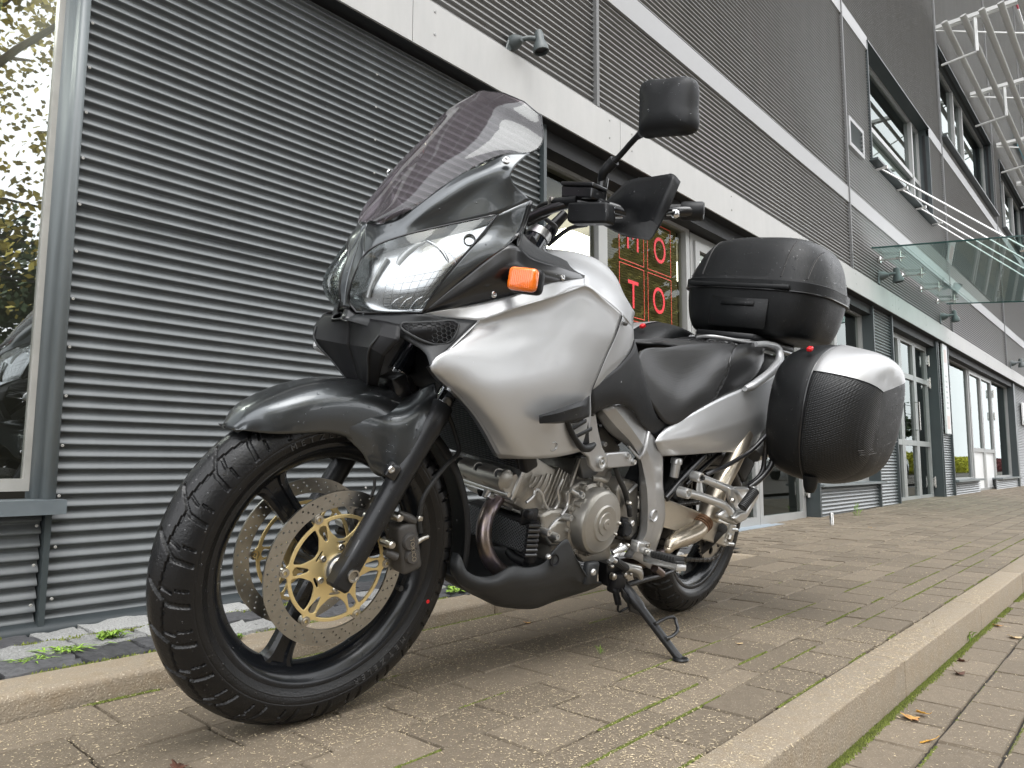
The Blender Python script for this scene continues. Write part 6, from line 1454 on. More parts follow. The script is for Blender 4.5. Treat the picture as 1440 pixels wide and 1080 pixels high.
# indicators
def indicator(sgn):
    g = node('turn_signal', bike)
    def f(p, Y): v = B(p, Y); return Vector((v.x, v.y*sgn, v.z))
    c = f((738, 394), .262); mx0 = Matrix((Vector((.93, .35*sgn, 0)).normalized(), Vector((-.35*sgn, .93, 0)).normalized(), Vector((0, 0, 1)))).transposed().to_4x4(); mx0.translation = c
    part('lens', mbox(-.004, .022, -.031, .031, -.0235, .0235, .011, mx0, 4), m_amber, g, 60)
    bm = bmesh.new()
    for k in range(11): box(bm, .0215, .0229, -.022+k*.004, -.0205+k*.004, -.018, .018, .0004, mx0)
    part('lens_ribs', bm, m_amber, g, 30)['kind'] = 'stuff'
    part('housing', mbox(-.032, -.002, -.033, .033, -.026, .026, .012, mx0, 4), m_plastic, g, 60)
    part('stem', mtube([c+Vector((-.015, -.02*sgn, 0)), c+Vector((-.01, -.055*sgn, -.005))], .012, 12), m_plastic, g, 50)
indicator(1); indicator(-1)
# tank
rt_ = [(700, 172, .222), (770, 196, .222), (862, 262, .212), (938, 326, .198), (985, 385, .17)]
T1 = [rt_, [(640, 120, .185), (755, 120, .178), (845, 178, .174), (930, 262, .168), (987, 345, .148)], [(590, 60, .14), (740, 76, .115), (835, 122, .113), (930, 214, .112), (987, 306, .11)]]
R3 = [[B(kS(a, b_), c_) for a, b_, c_ in r] for r in T1]
tp = [B(kS(a, b_), -.03) for a, b_, c_ in T1[2]]
R3[2] = [Vector((v.x, v.y, min(v.z, t.z-.016))) for v, t in zip(R3[2], tp)]
kx_ = [.5, .5, .5, .3, 0]; R3.append([Vector((v.x+(t.x-v.x)*k_, .055, t.z-.004)) for v, t, k_ in zip(R3[2], tp, kx_)]); R3.append([Vector((v.x+(t.x-v.x)*k_, .0, t.z)) for v, t, k_ in zip(R3[2], tp, kx_)])
full = R3+[[Vector((v.x, -v.y, v.z)) for v in r] for r in reversed(R3[:-1])]
part('fuel_tank', orient(surf_rows(full, 5), (0, 0, 1)), m_silver, None, 60, sol=.003)
S('tank_side', kS, [[(938, 326, .1985), (962, 352, .182), (985, 385, .17), (989, 400, .15)], [(905, 425, .1975), (940, 430, .184), (972, 440, .172), (990, 440, .15)], [(868, 505, .1975), (905, 510, .188), (945, 505, .177), (987, 480, .153)], [(828, 600, .1985), (855, 590, .194), (890, 565, .186), (940, 545, .172)], [(800, 662, .198), (805, 660, .197), (812, 656, .196), (818, 652, .195)]], m_silver, 5, sol=.003)
part('tank_seam', mtube([B(kS(a, b_), c_) for a, b_, c_ in ((938, 330, .201), (905, 425, .2), (868, 505, .2), (828, 600, .2), (800, 666, .2))], .0013, 6, 4), m_gloss, None, 50, mirror=True)
part('tank_bolt', mlathe([(0, .006), (.003, .006), (.0055, .003), (.0055, -.004)], B(kS(951, 366), .197), (-.2, 1, .1), 14), m_cast, None, 40, mirror=True)
# trim under the tank
S('tank_trim', None, [
    [(830, 548, .195), (853, 529, .188), (874, 512, .18), (891, 489, .166), (893, 478, .155)],
    [(830, 560, .197), (856, 545, .192), (880, 532, .184), (900, 520, .17), (908, 535, .160)],
    [(830, 574, .195), (862, 558, .190), (887, 560, .184), (908, 575, .172), (926, 590, .160)],
    [(829, 582, .190), (863, 567, .186), (886, 572, .180), (903, 595, .172), (942, 597, .152)],
    [(833, 583, .17), (868, 568, .170), (888, 576, .170), (906, 600, .168), (923, 615, .155)]], m_plastic, 4, sol=.004, smooth=60)
# seat
e0_ = [(137, 205, .125), (150, 285, .145), (188, 360, .16), (238, 415, .168), (330, 367, .168), (400, 330, .164), (482, 289, .153), (530, 245, .144), (549, 205, .125)]
e1_ = [(140, 185, .115), (170, 245, .138), (215, 300, .156), (262, 345, .166), (335, 310, .166), (402, 285, .160), (470, 250, .152), (518, 215, .144), (549, 190, .12)]
e2_ = [(150, 165, .10), (190, 205, .115), (235, 240, .122), (285, 262, .127), (345, 250, .138), (405, 225, .15), (455, 200, .146), (505, 180, .138), (548, 178, .11)]
e3_ = [(165, 145, .08), (210, 150, .10), (250, 160, .11), (295, 175, .115), (350, 165, .12), (400, 160, .122), (450, 160, .12), (500, 160, .115), (545, 172, .1)]
e4_ = [(175, 137, .055), (215, 134, .07), (255, 133, .078), (305, 134, .085), (355, 137, .09), (400, 141, .092), (445, 144, .092), (495, 150, .09), (543, 166, .08)]
SR = [[B(kR(a, b_), c_) for a, b_, c_ in r] for r in (e0_, e1_, e2_)]
top = [B(kR(a, b_), -.05) for a, b_, c_ in e4_]
SR.append([Vector(((v.x*.5+t.x*.5), .095, max(v.z, t.z-.022))) for v, t in zip(SR[2], top)]); SR.append([Vector((v.x, .05, v.z-.003)) for v in top]); SR.append([Vector((v.x, .0, v.z)) for v in top])
full = SR+[[Vector((v.x, -v.y, v.z)) for v in r] for r in reversed(SR[:-1])]
GG = surf_rows(full, 7); ncol = len(GG[0]); nrw = len(GG); keys_ = catmull([Vector((0, .59, 0)), Vector((.1, .64, 0)), Vector((.2, .70, 0)), Vector((.3, .66, 0)), Vector((.4, .52, 0)), Vector((.5, .40, 0))], 12)
def thr(i): u = i/(nrw-1); u = min(u, 1-u); return min(keys_, key=lambda k_: abs(k_.x-u)).y
for i in range(nrw):
    for j_ in range(ncol):
        t = max(0, min(1, (j_/(ncol-1)-thr(i)+.01)/.035)); u = i/(nrw-1); e_ = min(1, min(u, 1-u)*8)
        GG[i][j_] = GG[i][j_]+Vector((0, 0, (t*.012-.004)*e_))
fa_, fb_ = [], []; m_c = ncol; vs_ = [v for r in GG for v in r]
for i in range(nrw-1):
    for j_ in range(ncol-1):
        q = (i*m_c+j_, i*m_c+j_+1, (i+1)*m_c+j_+1, (i+1)*m_c+j_); (fb_ if (j_+.5)/(ncol-1) > thr(i+.5) else fa_).append(q)
for nm, ff, m_ in (('rider_seat', fa_, m_seat), ('passenger_seat', fb_, m_seatv)):
    me = pydata(vs_, ff); bm = bmesh.new(); bm.from_mesh(me); bmesh.ops.delete(bm, geom=[v for v in bm.verts if not v.link_faces], context='VERTS'); me = bpy.data.meshes.new(nm); bm.to_mesh(me); bm.free()
    if sum(((p.normal*p.area) for p in me.polygons), Vector()).z < 0: me.flip_normals()
    part(nm, me, m_, None, 75, sol=.01)
part('seat_seam', mtube([GG[i][int(thr(i)*(ncol-1))+1]+Vector((0, 0, .0005)) for i in range(2, nrw-2)], .0012, 6, 2), m_rad, None, 50)
# tail panels
S('tail_panel', kR, [
    [(222, 428, .160), (300, 386, .168), (390, 336, .168), (480, 297, .160), (560, 268, .150), (606, 234, .140)],
    [(203, 452, .168), (300, 428, .178), (400, 388, .180), (490, 348, .172), (560, 312, .158), (603, 280, .146)],
    [(192, 472, .170), (300, 458, .182), (400, 432, .185), (500, 398, .178), (565, 355, .158), (597, 325, .148)],
    [(200, 495, .166), (300, 490, .172), (400, 478, .174), (505, 455, .168), (560, 420, .152), (590, 370, .146)],
    [(214, 520, .155), (300, 515, .160), (400, 507, .162), (505, 499, .158), (545, 470, .150), (586, 410, .144)]], m_silver, 5, sol=.003, rsharp=(2,), smooth=40)
S('tail_top', kR, [[(222, 428, .160), (300, 386, .168), (390, 336, .168), (480, 297, .160), (560, 268, .150), (606, 234, .140)], [(228, 422, .14), (300, 376, .145), (390, 328, .145), (480, 290, .14), (556, 258, .13), (600, 226, .12)]], m_silver, 4, sol=.002, toward=(0, 0, 1))
gr = [(487, 297, .172), (505, 291, .175), (540, 268, .175), (583, 228, .168), (601, 195, .160), (597, 165, .150), (570, 152, .135), (520, 150, .125)]
part('grab_rail', mtube([B(kR(a, b_), c_) for a, b_, c_ in gr], [.009, .0145, .0155, .015, .014, .013, .011, .010], 14, 5, flat=1.1), m_silver, None, 60, mirror=True)
part('tail_cover', mbox(-.36, -.02, -.12, .12, .80, .97, .03, seg=2), m_plastic)
part('rack_plate', mbox(-.46, -.02, -.11, .11, .985, 1.0, .004), m_gloss)
part('case_base', mbox(-.44, -.06, -.13, .10, 1.0, 1.024, .006), m_plastic)
tb('seat_frame_rail', kR, [(330, 128, -.02), (370, 124, .03), (440, 134, .08), (510, 146, .11), (560, 150, .135)], .006, m_frame)
# fin and vents on the fairing
S('fairing_fin', kS, [[(564, 776, .240), (640, 752, .262), (700, 730, .268), (750, 712, .262), (792, 688, .218)], [(566, 782, .262), (640, 768, .282), (700, 750, .288), (750, 735, .282), (792, 720, .222)], [(568, 812, .262), (640, 805, .282), (700, 796, .286), (750, 784, .275), (792, 770, .222)], [(600, 812, .225), (650, 812, .235), (700, 805, .238), (750, 795, .232), (790, 782, .212)]], m_plastic, 4, rsharp=(1, 2), sol=.003, toward=(.2, 1, .2))
vt = node('side_vent', bike)
part('vent_frame', mtube([B(kS(a, b_), c_) for a, b_, c_ in ((690, 800, .228), (705, 840, .226), (730, 885, .222), (762, 922, .216), (790, 920, .212), (812, 905, .208))], [.006, .007, .007, .009, .010, .006], 10, 5), m_plastic, vt, 50)
for a, b_ in (((715, 835), (775, 800)), ((730, 870), (800, 835)), ((700, 805), (760, 790))):
    part('vent_slat', mtube([B(kS(*a), .222), B(kS((a[0]+b_[0])/2, (a[1]+b_[1])/2), .222), B(kS(*b_), .21)], .0055, 8, 2, flat=.4, up=(0, 1, 0)), m_plastic, vt, 40)
plateB('vent_back', kS, [(690, 795), (785, 790), (790, 900), (765, 910), (730, 880)], .20, .02, m_rad, 0)
# ---------------------------------------------------------------- handlebar (turns with the fork)
hb = node('handlebar', bike)
bp_ = [BS((757, 312), .04), BS((790, 300), .13), BS((810, 298), .18), BS((860, 300), .27), BS((940, 297), .37), BS((988, 297), .425)]
# keep the bar's run plausible: from clamp to grip
barL = [Vector((1.20, 0, 1.08)), Vector((1.20, .05, 1.085)), Vector((1.16, .12, 1.135)), Vector((1.115, .2, 1.165)), BS((905, 302), .31), BS((950, 298), .385), BS((988, 297), .425)]
bm = bmesh.new(); tube(bm, barL, .0115, 14, 4); part('bar', bm, m_gloss, [hb, hb], 50, True, mirror=True)
g0, g1 = BS((896, 300), .30), BS((972, 297), .402); bm = bmesh.new(); tube(bm, [g0, g1], .0165, 18); part('grip', bm, m_rubber, [hb, hb], 50, True, mirror=True)
w0, w1 = BS((958, 297), .385), BS((990, 297), .428); bm = bmesh.new(); tube(bm, [w0, w0.lerp(w1, .08), w0.lerp(w1, .9), w1], [.019, .0205, .0205, .018], 20); part('bar_weight', bm, m_plastic, [hb, hb], 40, True, mirror=True)
bm = bmesh.new(); tube(bm, [BS((850, 303), .22), BS((880, 304), .27), BS((925, 302), .345), BS((948, 300), .39)], [.006, .006, .0055, .005], 10, 3); tube(bm, [BS((946, 300.5), .387), BS((952, 300), .394)], [.0095, .0098], 12); part('clutch_lever', bm, m_polish, [hb, hb], 50, True, mirror=True)
bmesh_ball = mlathe([(0, -.010), (.006, -.008), (.0095, -.003), (.0098, .002), (.006, .008), (0, .010)], BS((950, 301), .393), (0, 1, 0), 16); part('lever_ball', bmesh_ball, m_chrome, [hb, hb], 60, True, mirror=True)
part('switch_block', mbox(-.022, .022, -.03, .03, -.022, .022, .008, Matrix.Translation(BS((838, 296), .225)), 2), m_plastic, [hb, hb], 40, True, mirror=True)
def BXS(p, X): d = (MSI @ (MBI @ (CAM+ray(*p))))-CS_; return CS_+d*((X-CS_.x)/d.x)
def front_block(name, k, pts, X, t, m_, par, bev=.003, label=None):
    L = [BXS(k(*p), X) for p in pts]; bm = bmesh.new(); f1 = [bm.verts.new(v) for v in L]; f2 = [bm.verts.new(v+Vector((-t, 0, 0))) for v in L]; n_ = len(L)
    bm.faces.new(f1); bm.faces.new(f2[::-1])
    for i in range(n_): bm.faces.new((f1[i], f2[i], f2[(i+1) % n_], f1[(i+1) % n_]))
    return part(name, bm, m_, par, 35, True, bev=bev, label=label)
front_block('fluid_reservoir', kJ, [(176, 290), (176, 352), (330, 354), (336, 296)], 1.135, .045, m_gloss, hb, .004, 'square fluid reservoir on the left bar')
front_block('reservoir_lid', kJ, [(174, 268), (173, 289), (338, 296), (340, 272)], 1.138, .05, m_gloss, hb, .003)
c = BXS(kJ(345, 320), 1.12)-Vector((.022, .036, -.002))
part('reservoir_sight', mlathe([(0, 0), (.007, 0), (.009, -.004)], c+Vector((.022, .036, -.002)), (.7, .7, 0), 14), m_cast, hb, 40, True)
part('master_cylinder', mtube([BS(kJ(130, 372), .14), BS(kJ(200, 378), .17), BS(kJ(260, 372), .2)], [.008, .013, .014], 12), m_plastic, hb, 40, True)
part('banjo', mlathe([(0, .008), (.006, .008), (.0085, .004), (.0085, -.01)], BS(kJ(130, 366), .14), (.3, .3, .9), 14), m_stud, hb, 40, True)
HG = [[(383, 388, .200), (445, 330, .232), (515, 268, .275), (640, 245, .350), (735, 230, .402), (752, 238, .410), (782, 272, .418)],
      [(380, 428, .206), (455, 395, .255), (520, 372, .300), (600, 360, .345), (672, 352, .390), (700, 355, .408), (728, 398, .416)],
      [(384, 476, .200), (460, 478, .240), (520, 478, .285), (565, 477, .320), (607, 475, .355), (640, 472, .385), (672, 500, .400)],
      [(380, 488, .188), (440, 520, .225), (500, 548, .262), (560, 560, .295), (600, 566, .322), (622, 567, .338), (632, 560, .350)]]
S('hand_guard', kJ, HG, m_plastic, 5, rsharp=(2,), csharp=(4,), fn=BS, steer=True, sol=.004, toward=(1, .2, 0), smooth=28, parent=(hb, hb))
front_block('guard_mount', kJ, [(210, 376), (203, 470), (225, 482), (405, 478), (412, 440), (405, 372), (330, 372)], 1.165, .03, m_plastic, hb, .005)
part('guard_bolt', mlathe([(0, .012), (.007, .009), (.010, .0), (.010, -.006)], BS(kJ(378, 416), .213)+Vector((.016, 0, 0)), (1, .3, 0), 10), m_plastic, hb, 40, True)
for q in ([(757, 300, .06), (770, 310, .1), (782, 320, .1), (775, 335, .06)], [(742, 315, .1), (765, 305, .12), (785, 290, .14)], [(770, 345, .05), (800, 322, .1), (825, 316, .16)], [(750, 300, .05), (762, 288, .08), (783, 285, .13)]):
    part('cable', mtube([BS((a, b_), c_) for a, b_, c_ in q], .0055, 8, 4), m_rubber, hb, 50, True)
part('bar_riser', mtube([BS((752, 345), .05), BS((795, 300), .09)], [.016, .012], 12), m_gloss, hb, 50, True); part('key_barrel', mlathe([(0, .02), (.014, .02), (.018, .012), (.020, -.02)], BS((746, 343), .08), (-.3, .3, .9), 18), m_chrome, hb, 50, True)
# mirror
mr = node('mirror', bike)
part('stem', mtube([BS(kJ(380, 345), .235), BS(kJ(382, 270), .235), BS(kJ(392, 225), .245), BS(kJ(430, 180), .262), BS(kJ(465, 150), .28), BS(kJ(555, 50), .335), BS(kJ(580, 30), .35)], [.009, .009, .011, .011, .0065, .0065, .009], 12, 3), m_plastic, mr, 50, True)
part('stem_base', mlathe([(.0, -.03), (.012, -.03), (.013, .02), (.009, .022)], BS(kJ(384, 300), .235), (0, 0, 1), 14), m_gloss, mr, 40, True)
part('stem_joint', mtube([BS(kJ(408, 205), .25), BS(kJ(448, 165), .27)], [.0125, .0125], 14), m_plastic, mr, 40, True)
XM = 1.13
mo = [(547, 440), (550, 350), (556, 275), (575, 258), (650, 250), (735, 243), (752, 252), (758, 275), (757, 360), (754, 435), (735, 450), (660, 460), (590, 466), (562, 470), (547, 462)]
O = [BXS(kH(*p), XM) for p in mo]; O = catmull(O, 4, closed=True); cen_ = sum((v for v in O), Vector())/len(O)
bm = bmesh.new(); rings = []
for s, dx in ((.985, -.008), (1.0, -.004), (1.0, .0), (.99, .006), (.95, .015), (.85, .024), (.65, .031), (.35, .036)):
    rings.append([bm.verts.new(cen_+(v-cen_)*s+Vector((dx, 0, 0))) for v in O])
for A, B_ in zip(rings, rings[1:]):
    for k in range(len(O)): bm.faces.new((A[k], A[(k+1) % len(O)], B_[(k+1) % len(O)], B_[k]))
bm.faces.new(rings[-1]); part('mirror_shell', bm, m_plastic, mr, 60, True)
bm = bmesh.new(); bm.faces.new([bm.verts.new(cen_+(v-cen_)*.985+Vector((-.007, 0, 0))) for v in O]); part('mirror_glass', bm, m_chrome, mr, 60, True)
# ---------------------------------------------------------------- luggage
def superloop(cx_, cz_, a, b_, e, n_=64):
    out = []
    for k in range(n_):
        t = 2*pi*k/n_; c_, s_ = cos(t), sin(t); out.append((cx_+a*math.copysign(abs(c_)**(2/e), c_), cz_+b_*math.copysign(abs(s_)**(2/e), s_)))
    return out
def pannier(sgn):
    g = node('pannier', bike); g['label'] = 'left pannier with silver lid trim' if sgn > 0 else 'right pannier seen behind the seat'
    secs = [(.215, .70, .72, 0, 0), (.222, .82, .84, 0, 0), (.245, .92, .93, 0, 0), (.29, .985, .985, 0, 0), (.352, 1.0, 1.0, 0, 0), (.356, .985, .985, 0, 0), (.360, 1.0, 1.0, 0, 0), (.40, .995, .985, 0, .0), (.45, .955, .94, -.006, .004), (.49, .89, .87, -.014, .010), (.52, .78, .77, -.022, .014), (.535, .62, .62, -.028, .018), (.540, .3, .3, -.03, .02), (.541, .0, .0, -.03, .02)]
    xc, zc, A_, H_ = (-.195, .785, .248, .238) if sgn > 0 else (-.15, .805, .248, .238)
    cv = catmull([Vector((y, sa, sb)) for y, sa, sb, dx, dz in secs], 3); dv = catmull([Vector((dx, dz, 0)) for y, sa, sb, dx, dz in secs], 3)
    def warp(x, z):
        if z > zc and x > xc: z -= .22*(x-xc)/A_*(z-zc)
        if z < zc and x < xc: x += .30*(zc-z)*min(1, (xc-x)/A_)
        if z < zc and x > xc: x -= .12*(zc-z)*min(1, (x-xc)/A_)
        return x, z
    NL = 96; loops_ = []
    for v, d in zip(cv, dv):
        lp = superloop(xc+d.x, zc+d.y, A_*v.y, H_*v.z, 3.0, NL); loops_.append([Vector((*(lambda q: (q[0], v.x*sgn, q[1]))(warp(x, z)),)) for x, z in lp])
    bmw = bmesh.new(); bms_ = bmesh.new()
    for i in range(len(loops_)-1):
        for k in range(NL):
            q = [loops_[i][k], loops_[i][(k+1) % NL], loops_[i+1][(k+1) % NL], loops_[i+1][k]]; y = abs(sum(q, Vector()).y/4)
            bm = bms_ if y < .354 else bmw
            try: bm.faces.new([bm.verts.new(p) for p in (q if sgn > 0 else q[::-1])])
            except ValueError: pass
    for bm in (bmw, bms_): bmesh.ops.remove_doubles(bm, verts=bm.verts, dist=1e-4)
    me = bpy.data.meshes.new('shell'); bms_.to_mesh(me); bms_.free(); part('shell', me, m_case, g, 50)
    def cutout(cuts):
        b2 = bmw.copy()
        for co, no in cuts:
            bmesh.ops.bisect_plane(b2, geom=b2.verts[:]+b2.edges[:]+b2.faces[:], plane_co=co, plane_no=no, clear_outer=True)
        return b2
    F0, NF = (0, 0, .907), Vector((-.27, 0, 1)); R0, NR = (0, 0, .857), Vector((.215, 0, 1))
    Xf, Xr = ((-.1, 0, 0), Vector((-1, 0, 0))), ((-.1, 0, 0), Vector((1, 0, 0)))
    cc = Vector((xc, .40*sgn, zc))
    for nm, cuts, m_ in (('lid_front', [Xf, (F0, NF)], m_weave), ('lid_rear', [Xr, (R0, NR)], m_case), ('lid_cover', [Xf, (F0, -NF)], m_silver2), ('lid_cover', [Xr, (R0, -NR)], m_silver2)):
        b2 = cutout(cuts)
        if nm == 'lid_cover':
            for v in b2.verts: v.co += (v.co-cc).normalized()*.0035
        me = bpy.data.meshes.new(nm); b2.to_mesh(me); b2.free(); part(nm, me, m_, g, 50)
    bmw.free()
    part('seam_bead', mtube([Vector((x, .356*sgn, z)) for x, z in [warp(*q_) for q_ in superloop(xc, zc, A_*1.003, H_*1.003, 3.0, 80)]], .0035, 6, closed=True), m_gloss, g, 50)
    part('release_button', mbox(-.011, .011, -.009, .009, -.006, .008, .003, Matrix.Translation((xc+.165, .315*sgn, zc+H_-.036)) @ Matrix.Rotation(.5, 4, 'Y')), m_redp, g, 40, label='red release button')
    part('foot', mtube([(xc+.135, .375*sgn, zc-H_+.03), (xc+.125, .375*sgn, zc-H_-.012), (xc+.12, .375*sgn, zc-H_-.026)], [.026, .021, .015], 12, 3), m_case, g, 50)
    if sgn > 0:
        # moulded lines on the lid
        for q in range(3):
            pts = []
            for k in range(16):
                px = kpn(640+q*6+k*23, (770+q*14)-k*k*.62); lo = None
                pts.append(px)
            ln = []
            for px in pts:
                # march along the view ray to the lid surface
                d = (MBI @ (CAM+ray(*px)))-CB; best = None
                for s_ in range(400):
                    P_ = CB+d*(2.2+s_*.004); y = P_.y
                    if .36 < y < .545:
                        # interpolate section
                        for (y0, a0, b0, dx0, dz0), (y1, a1, b1, dx1, dz1) in zip(secs[6:], secs[7:]):
                            if y0 <= y <= y1:
                                t = (y-y0)/(y1-y0); a_ = (a0+(a1-a0)*t)*A_; b__ = (b0+(b1-b0)*t)*H_; ox = xc+dx0+(dx1-dx0)*t; oz = zc+dz0+(dz1-dz0)*t
                                if a_ > 0 and abs((P_.x-ox)/a_)**3.0+abs((P_.z-oz)/b__)**3.0 < 1: best = P_
                                break
                    if best is not None: break
                if best is not None: ln.append(best-d.normalized()*.0012)
            if len(ln) > 3: part('moulded_line', mtube(ln, .0015, 6), m_cast, g, 50)
    return g
kpn = crop(1070, 470, .213)
pannier(1); pannier(-1)
tcs = node('top_case', bike)
secs = [(1.024, .70, .0), (1.028, .78, .0), (1.045, .87, 0), (1.09, .935, 0), (1.15, .975, 0), (1.185, .985, 0), (1.188, 1.02, 0), (1.222, 1.02, 0), (1.226, .985, 0), (1.27, .945, -.006), (1.33, .87, -.014), (1.375, .76, -.022), (1.398, .62, -.028), (1.412, .4, -.03), (1.418, .0, -.03)]
cv = catmull([Vector((z, s_, d)) for z, s_, d in secs], 4, sharp=(5, 6, 7, 8)); xc, yc, A_, W_ = -.315, .005, .232, .275
NL = 96; L_ = [[Vector((x, y, v.x)) for x, y in superloop(xc+v.z, yc, A_*v.y, W_*v.y, 3.4, NL)] for v in cv]
def tc_part(nm, i0, i1, m_):
    bm = bmesh.new(); rg = [[bm.verts.new(p) for p in L_[i]] for i in range(i0, i1+1)]
    for A, B_ in zip(rg, rg[1:]):
        for k in range(NL): bm.faces.new((A[k], A[(k+1) % NL], B_[(k+1) % NL], B_[k]))
    if i0 == 0: bm.faces.new(rg[0])
    bmesh.ops.remove_doubles(bm, verts=bm.verts, dist=1e-5); part(nm, bm, m_, tcs, 45)
tc_part('lower_shell', 0, 24, m_case); tc_part('lid', 24, len(L_)-1, m_case)
part('seam_line', mtube([Vector((x, y, 1.1875)) for x, y in superloop(xc, yc, A_*1.0215, W_*1.0215, 3.4, 90)], .0022, 6, closed=True), m_gloss, tcs, 50)
def tc_line(name, x_or_y, val, z0, z1, r, m_, side=1, front=True):
    pts = []
    for i, v in enumerate(cv):
        if not (z0 <= v.x <= z1): continue
        a_, w_ = A_*v.y, W_*v.y
        if x_or_y == 'y':
            t = abs((val-yc)/w_) if w_ > 0 else 9
            if t < .98: pts.append(Vector((xc+v.z+a_*(1-t**3.4)**(1/3.4)+.0005, val*(1-.0*(v.x-1.2)), v.x)))
        else:
            t = abs((val-xc-v.z)/a_) if a_ > 0 else 9
            if t < .98: pts.append(Vector((val, yc+side*w_*(1-t**3.4)**(1/3.4), v.x)))
    if len(pts) > 2: part(name, mtube(pts, r, 6), m_, tcs, 50)
for val in (-.235, -.165, .145, .225): tc_line('lid_groove', 'y', val, 1.228, 1.40, .0022, m_rad); tc_line('lid_edge', 'y', val+.003, 1.228, 1.40, .0010, m_cast)
part('front_panel', mbox(xc+A_*.955, xc+A_*.955+.006, -.10, .12, 1.045, 1.155, .003, mx=Matrix.Translation((0, 0, 0))), m_case, tcs)
part('front_plate', mbox(xc+A_*.965+.005, xc+A_*.965+.009, -.06, .07, 1.125, 1.142, .002), m_case, tcs)
part('front_ledge', mbox(xc+A_-.012, xc+A_+.009, -.2, .19, 1.190, 1.207, .006, seg=2), m_case, tcs)
# ---------------------------------------------------------------- rain drops standing on the bodywork, luggage and tyre
m_drop = mat('rain drop', (.95, .97, 1), .02, trans=1., ior=1.33)
def drops(names, count, rmin, rmax, seed, zmin=-.25):
    rn = random.Random(seed); cand = []
    for o in bike.children_recursive:
        if o.type != 'MESH' or o.name.split('.')[0] not in names: continue
        for p in o.data.polygons:
            if p.normal.z > zmin and p.normal.y > -.4: cand.append((p.area, o, p))
    if not cand: return
    cand = rn.choices(cand, weights=[c[0] for c in cand], k=count)
    vs, fs = [], []
    t = bmesh.new(); bmesh.ops.create_icosphere(t, subdivisions=1, radius=1); bv = [v.co.copy() for v in t.verts]; bf = [[v.index for v in f.verts] for f in t.faces]; t.free()
    for a, o, p in cand:
        V = [o.data.vertices[i].co for i in p.vertices]; u, v = rn.random(), rn.random()
        c = V[0]*(1-u)*(1-v)+V[1]*u*(1-v)+V[2]*u*v+V[-1]*(1-u)*v; n_ = p.normal; r = 1.45*(rmin+(rmax-rmin)*rn.random()**2.5)
        if noise.noise(c*22) < rn.uniform(-.5, .25): continue
        x = n_.orthogonal().normalized(); y = n_.cross(x); b0 = len(vs)
        vs += [c+x*q.x*r+y*q.y*r+n_*(q.z*r*.62+r*.18) for q in bv]; fs += [[i+b0 for i in f] for f in bf]
    me = pydata(vs, fs); part('rain_drops', me, m_drop, None, 80)['kind'] = 'stuff'
drops({'lid', 'lower_shell'}, 900, .0007, .0026, 1, -.3)
drops({'lid_front', 'lid_rear', 'lid_cover', 'shell'}, 700, .0006, .0024, 2)
drops({'front_fender', 'fender_flank', 'slider'}, 700, .0006, .0020, 3)
drops({'hand_guard', 'mirror_shell', 'fluid_reservoir', 'guard_mount'}, 420, .0006, .0020, 4, -.6)
drops({'side_fairing', 'upper_fairing', 'tail_panel', 'fuel_tank', 'cockpit_panel'}, 600, .0005, .0014, 5)
for o_ in [o for o in fw.children if o.name.startswith(('tyre', 'rim', 'spoke'))]: pass
drops({'tyre', 'rim', 'spoke'}, 1500, .0005, .0019, 6, -.9)
drops({'rider_seat', 'passenger_seat'}, 120, .0005, .0014, 7)
# ================================================================== ACROSS THE STREET (seen only in reflections)
m_leafg = mat('autumn foliage', (.50, .42, .10), .7, island=.55); m_leafd = mat('dark foliage', (.035, .06, .02), .7, island=.5); m_leafy = mat('yellow hedge foliage', (.42, .42, .02), .7, island=.4)
m_bark = mat('bark', (.09, .07, .05), .9, var=.3)
def tree(x, y, h, r, label, m, n_=5200, kind='tree', ls=.09):
    t = thing('tree', label, 'tree', (x, y, -.12), group='trees across the street'); rn = random.Random(int(x*97+y*31))
    bm = bmesh.new(); tube(bm, [(0, 0, 0), (.05, 0, h*.3), (.0, .08, h*.6), (.05, 0, h*.9)], [h*.022, h*.017, h*.011, h*.003], 8)
    for k in range(9):
        a = rn.random()*6.28; z = h*rn.uniform(.3, .75); l = r*rn.uniform(.5, .95); tube(bm, [(0, 0, z), (cos(a)*l*.5, sin(a)*l*.5, z+l*.35), (cos(a)*l, sin(a)*l, z+l*.6)], [h*.008, h*.005, h*.002], 5)
    obj('trunk', bm, m_bark, t, smooth=60)
    cl = [(Vector((rn.gauss(0, r*.42), rn.gauss(0, r*.42), h*rn.uniform(.38, .95))), rn.uniform(.18, .42)*r) for _ in range(34)]
    vs = []; fs = []
    for k in range(n_):
        c, cr = cl[rn.randrange(len(cl))]; d = Vector((rn.gauss(0, 1), rn.gauss(0, 1), rn.gauss(0, 1))).normalized()*cr*rn.random()**.4; p = c+d
        u = Vector((rn.gauss(0, 1), rn.gauss(0, 1), rn.gauss(0, .6))).normalized(); v = u.orthogonal().normalized(); s = ls*rn.uniform(.5, 1.2); i = len(vs)
        vs += [p-u*s, p+v*s*.6, p+u*s, p-v*s*.6]; fs.append((i, i+1, i+2, i+3))
    obj('crown', pydata(vs, fs), m, t)
tree(1.6, -8, 10.5, 4.2, 'tall autumn tree reflected in the left window', m_leafg, 12000, ls=.075)
tree(-6.5, -9, 9, 3.4, 'second autumn tree further left across the street', m_leafg, 7000)
tree(5.5, -16, 6.5, 3.2, 'dark round tree opposite the motorcycle', m_leafd, 4000, ls=.14)
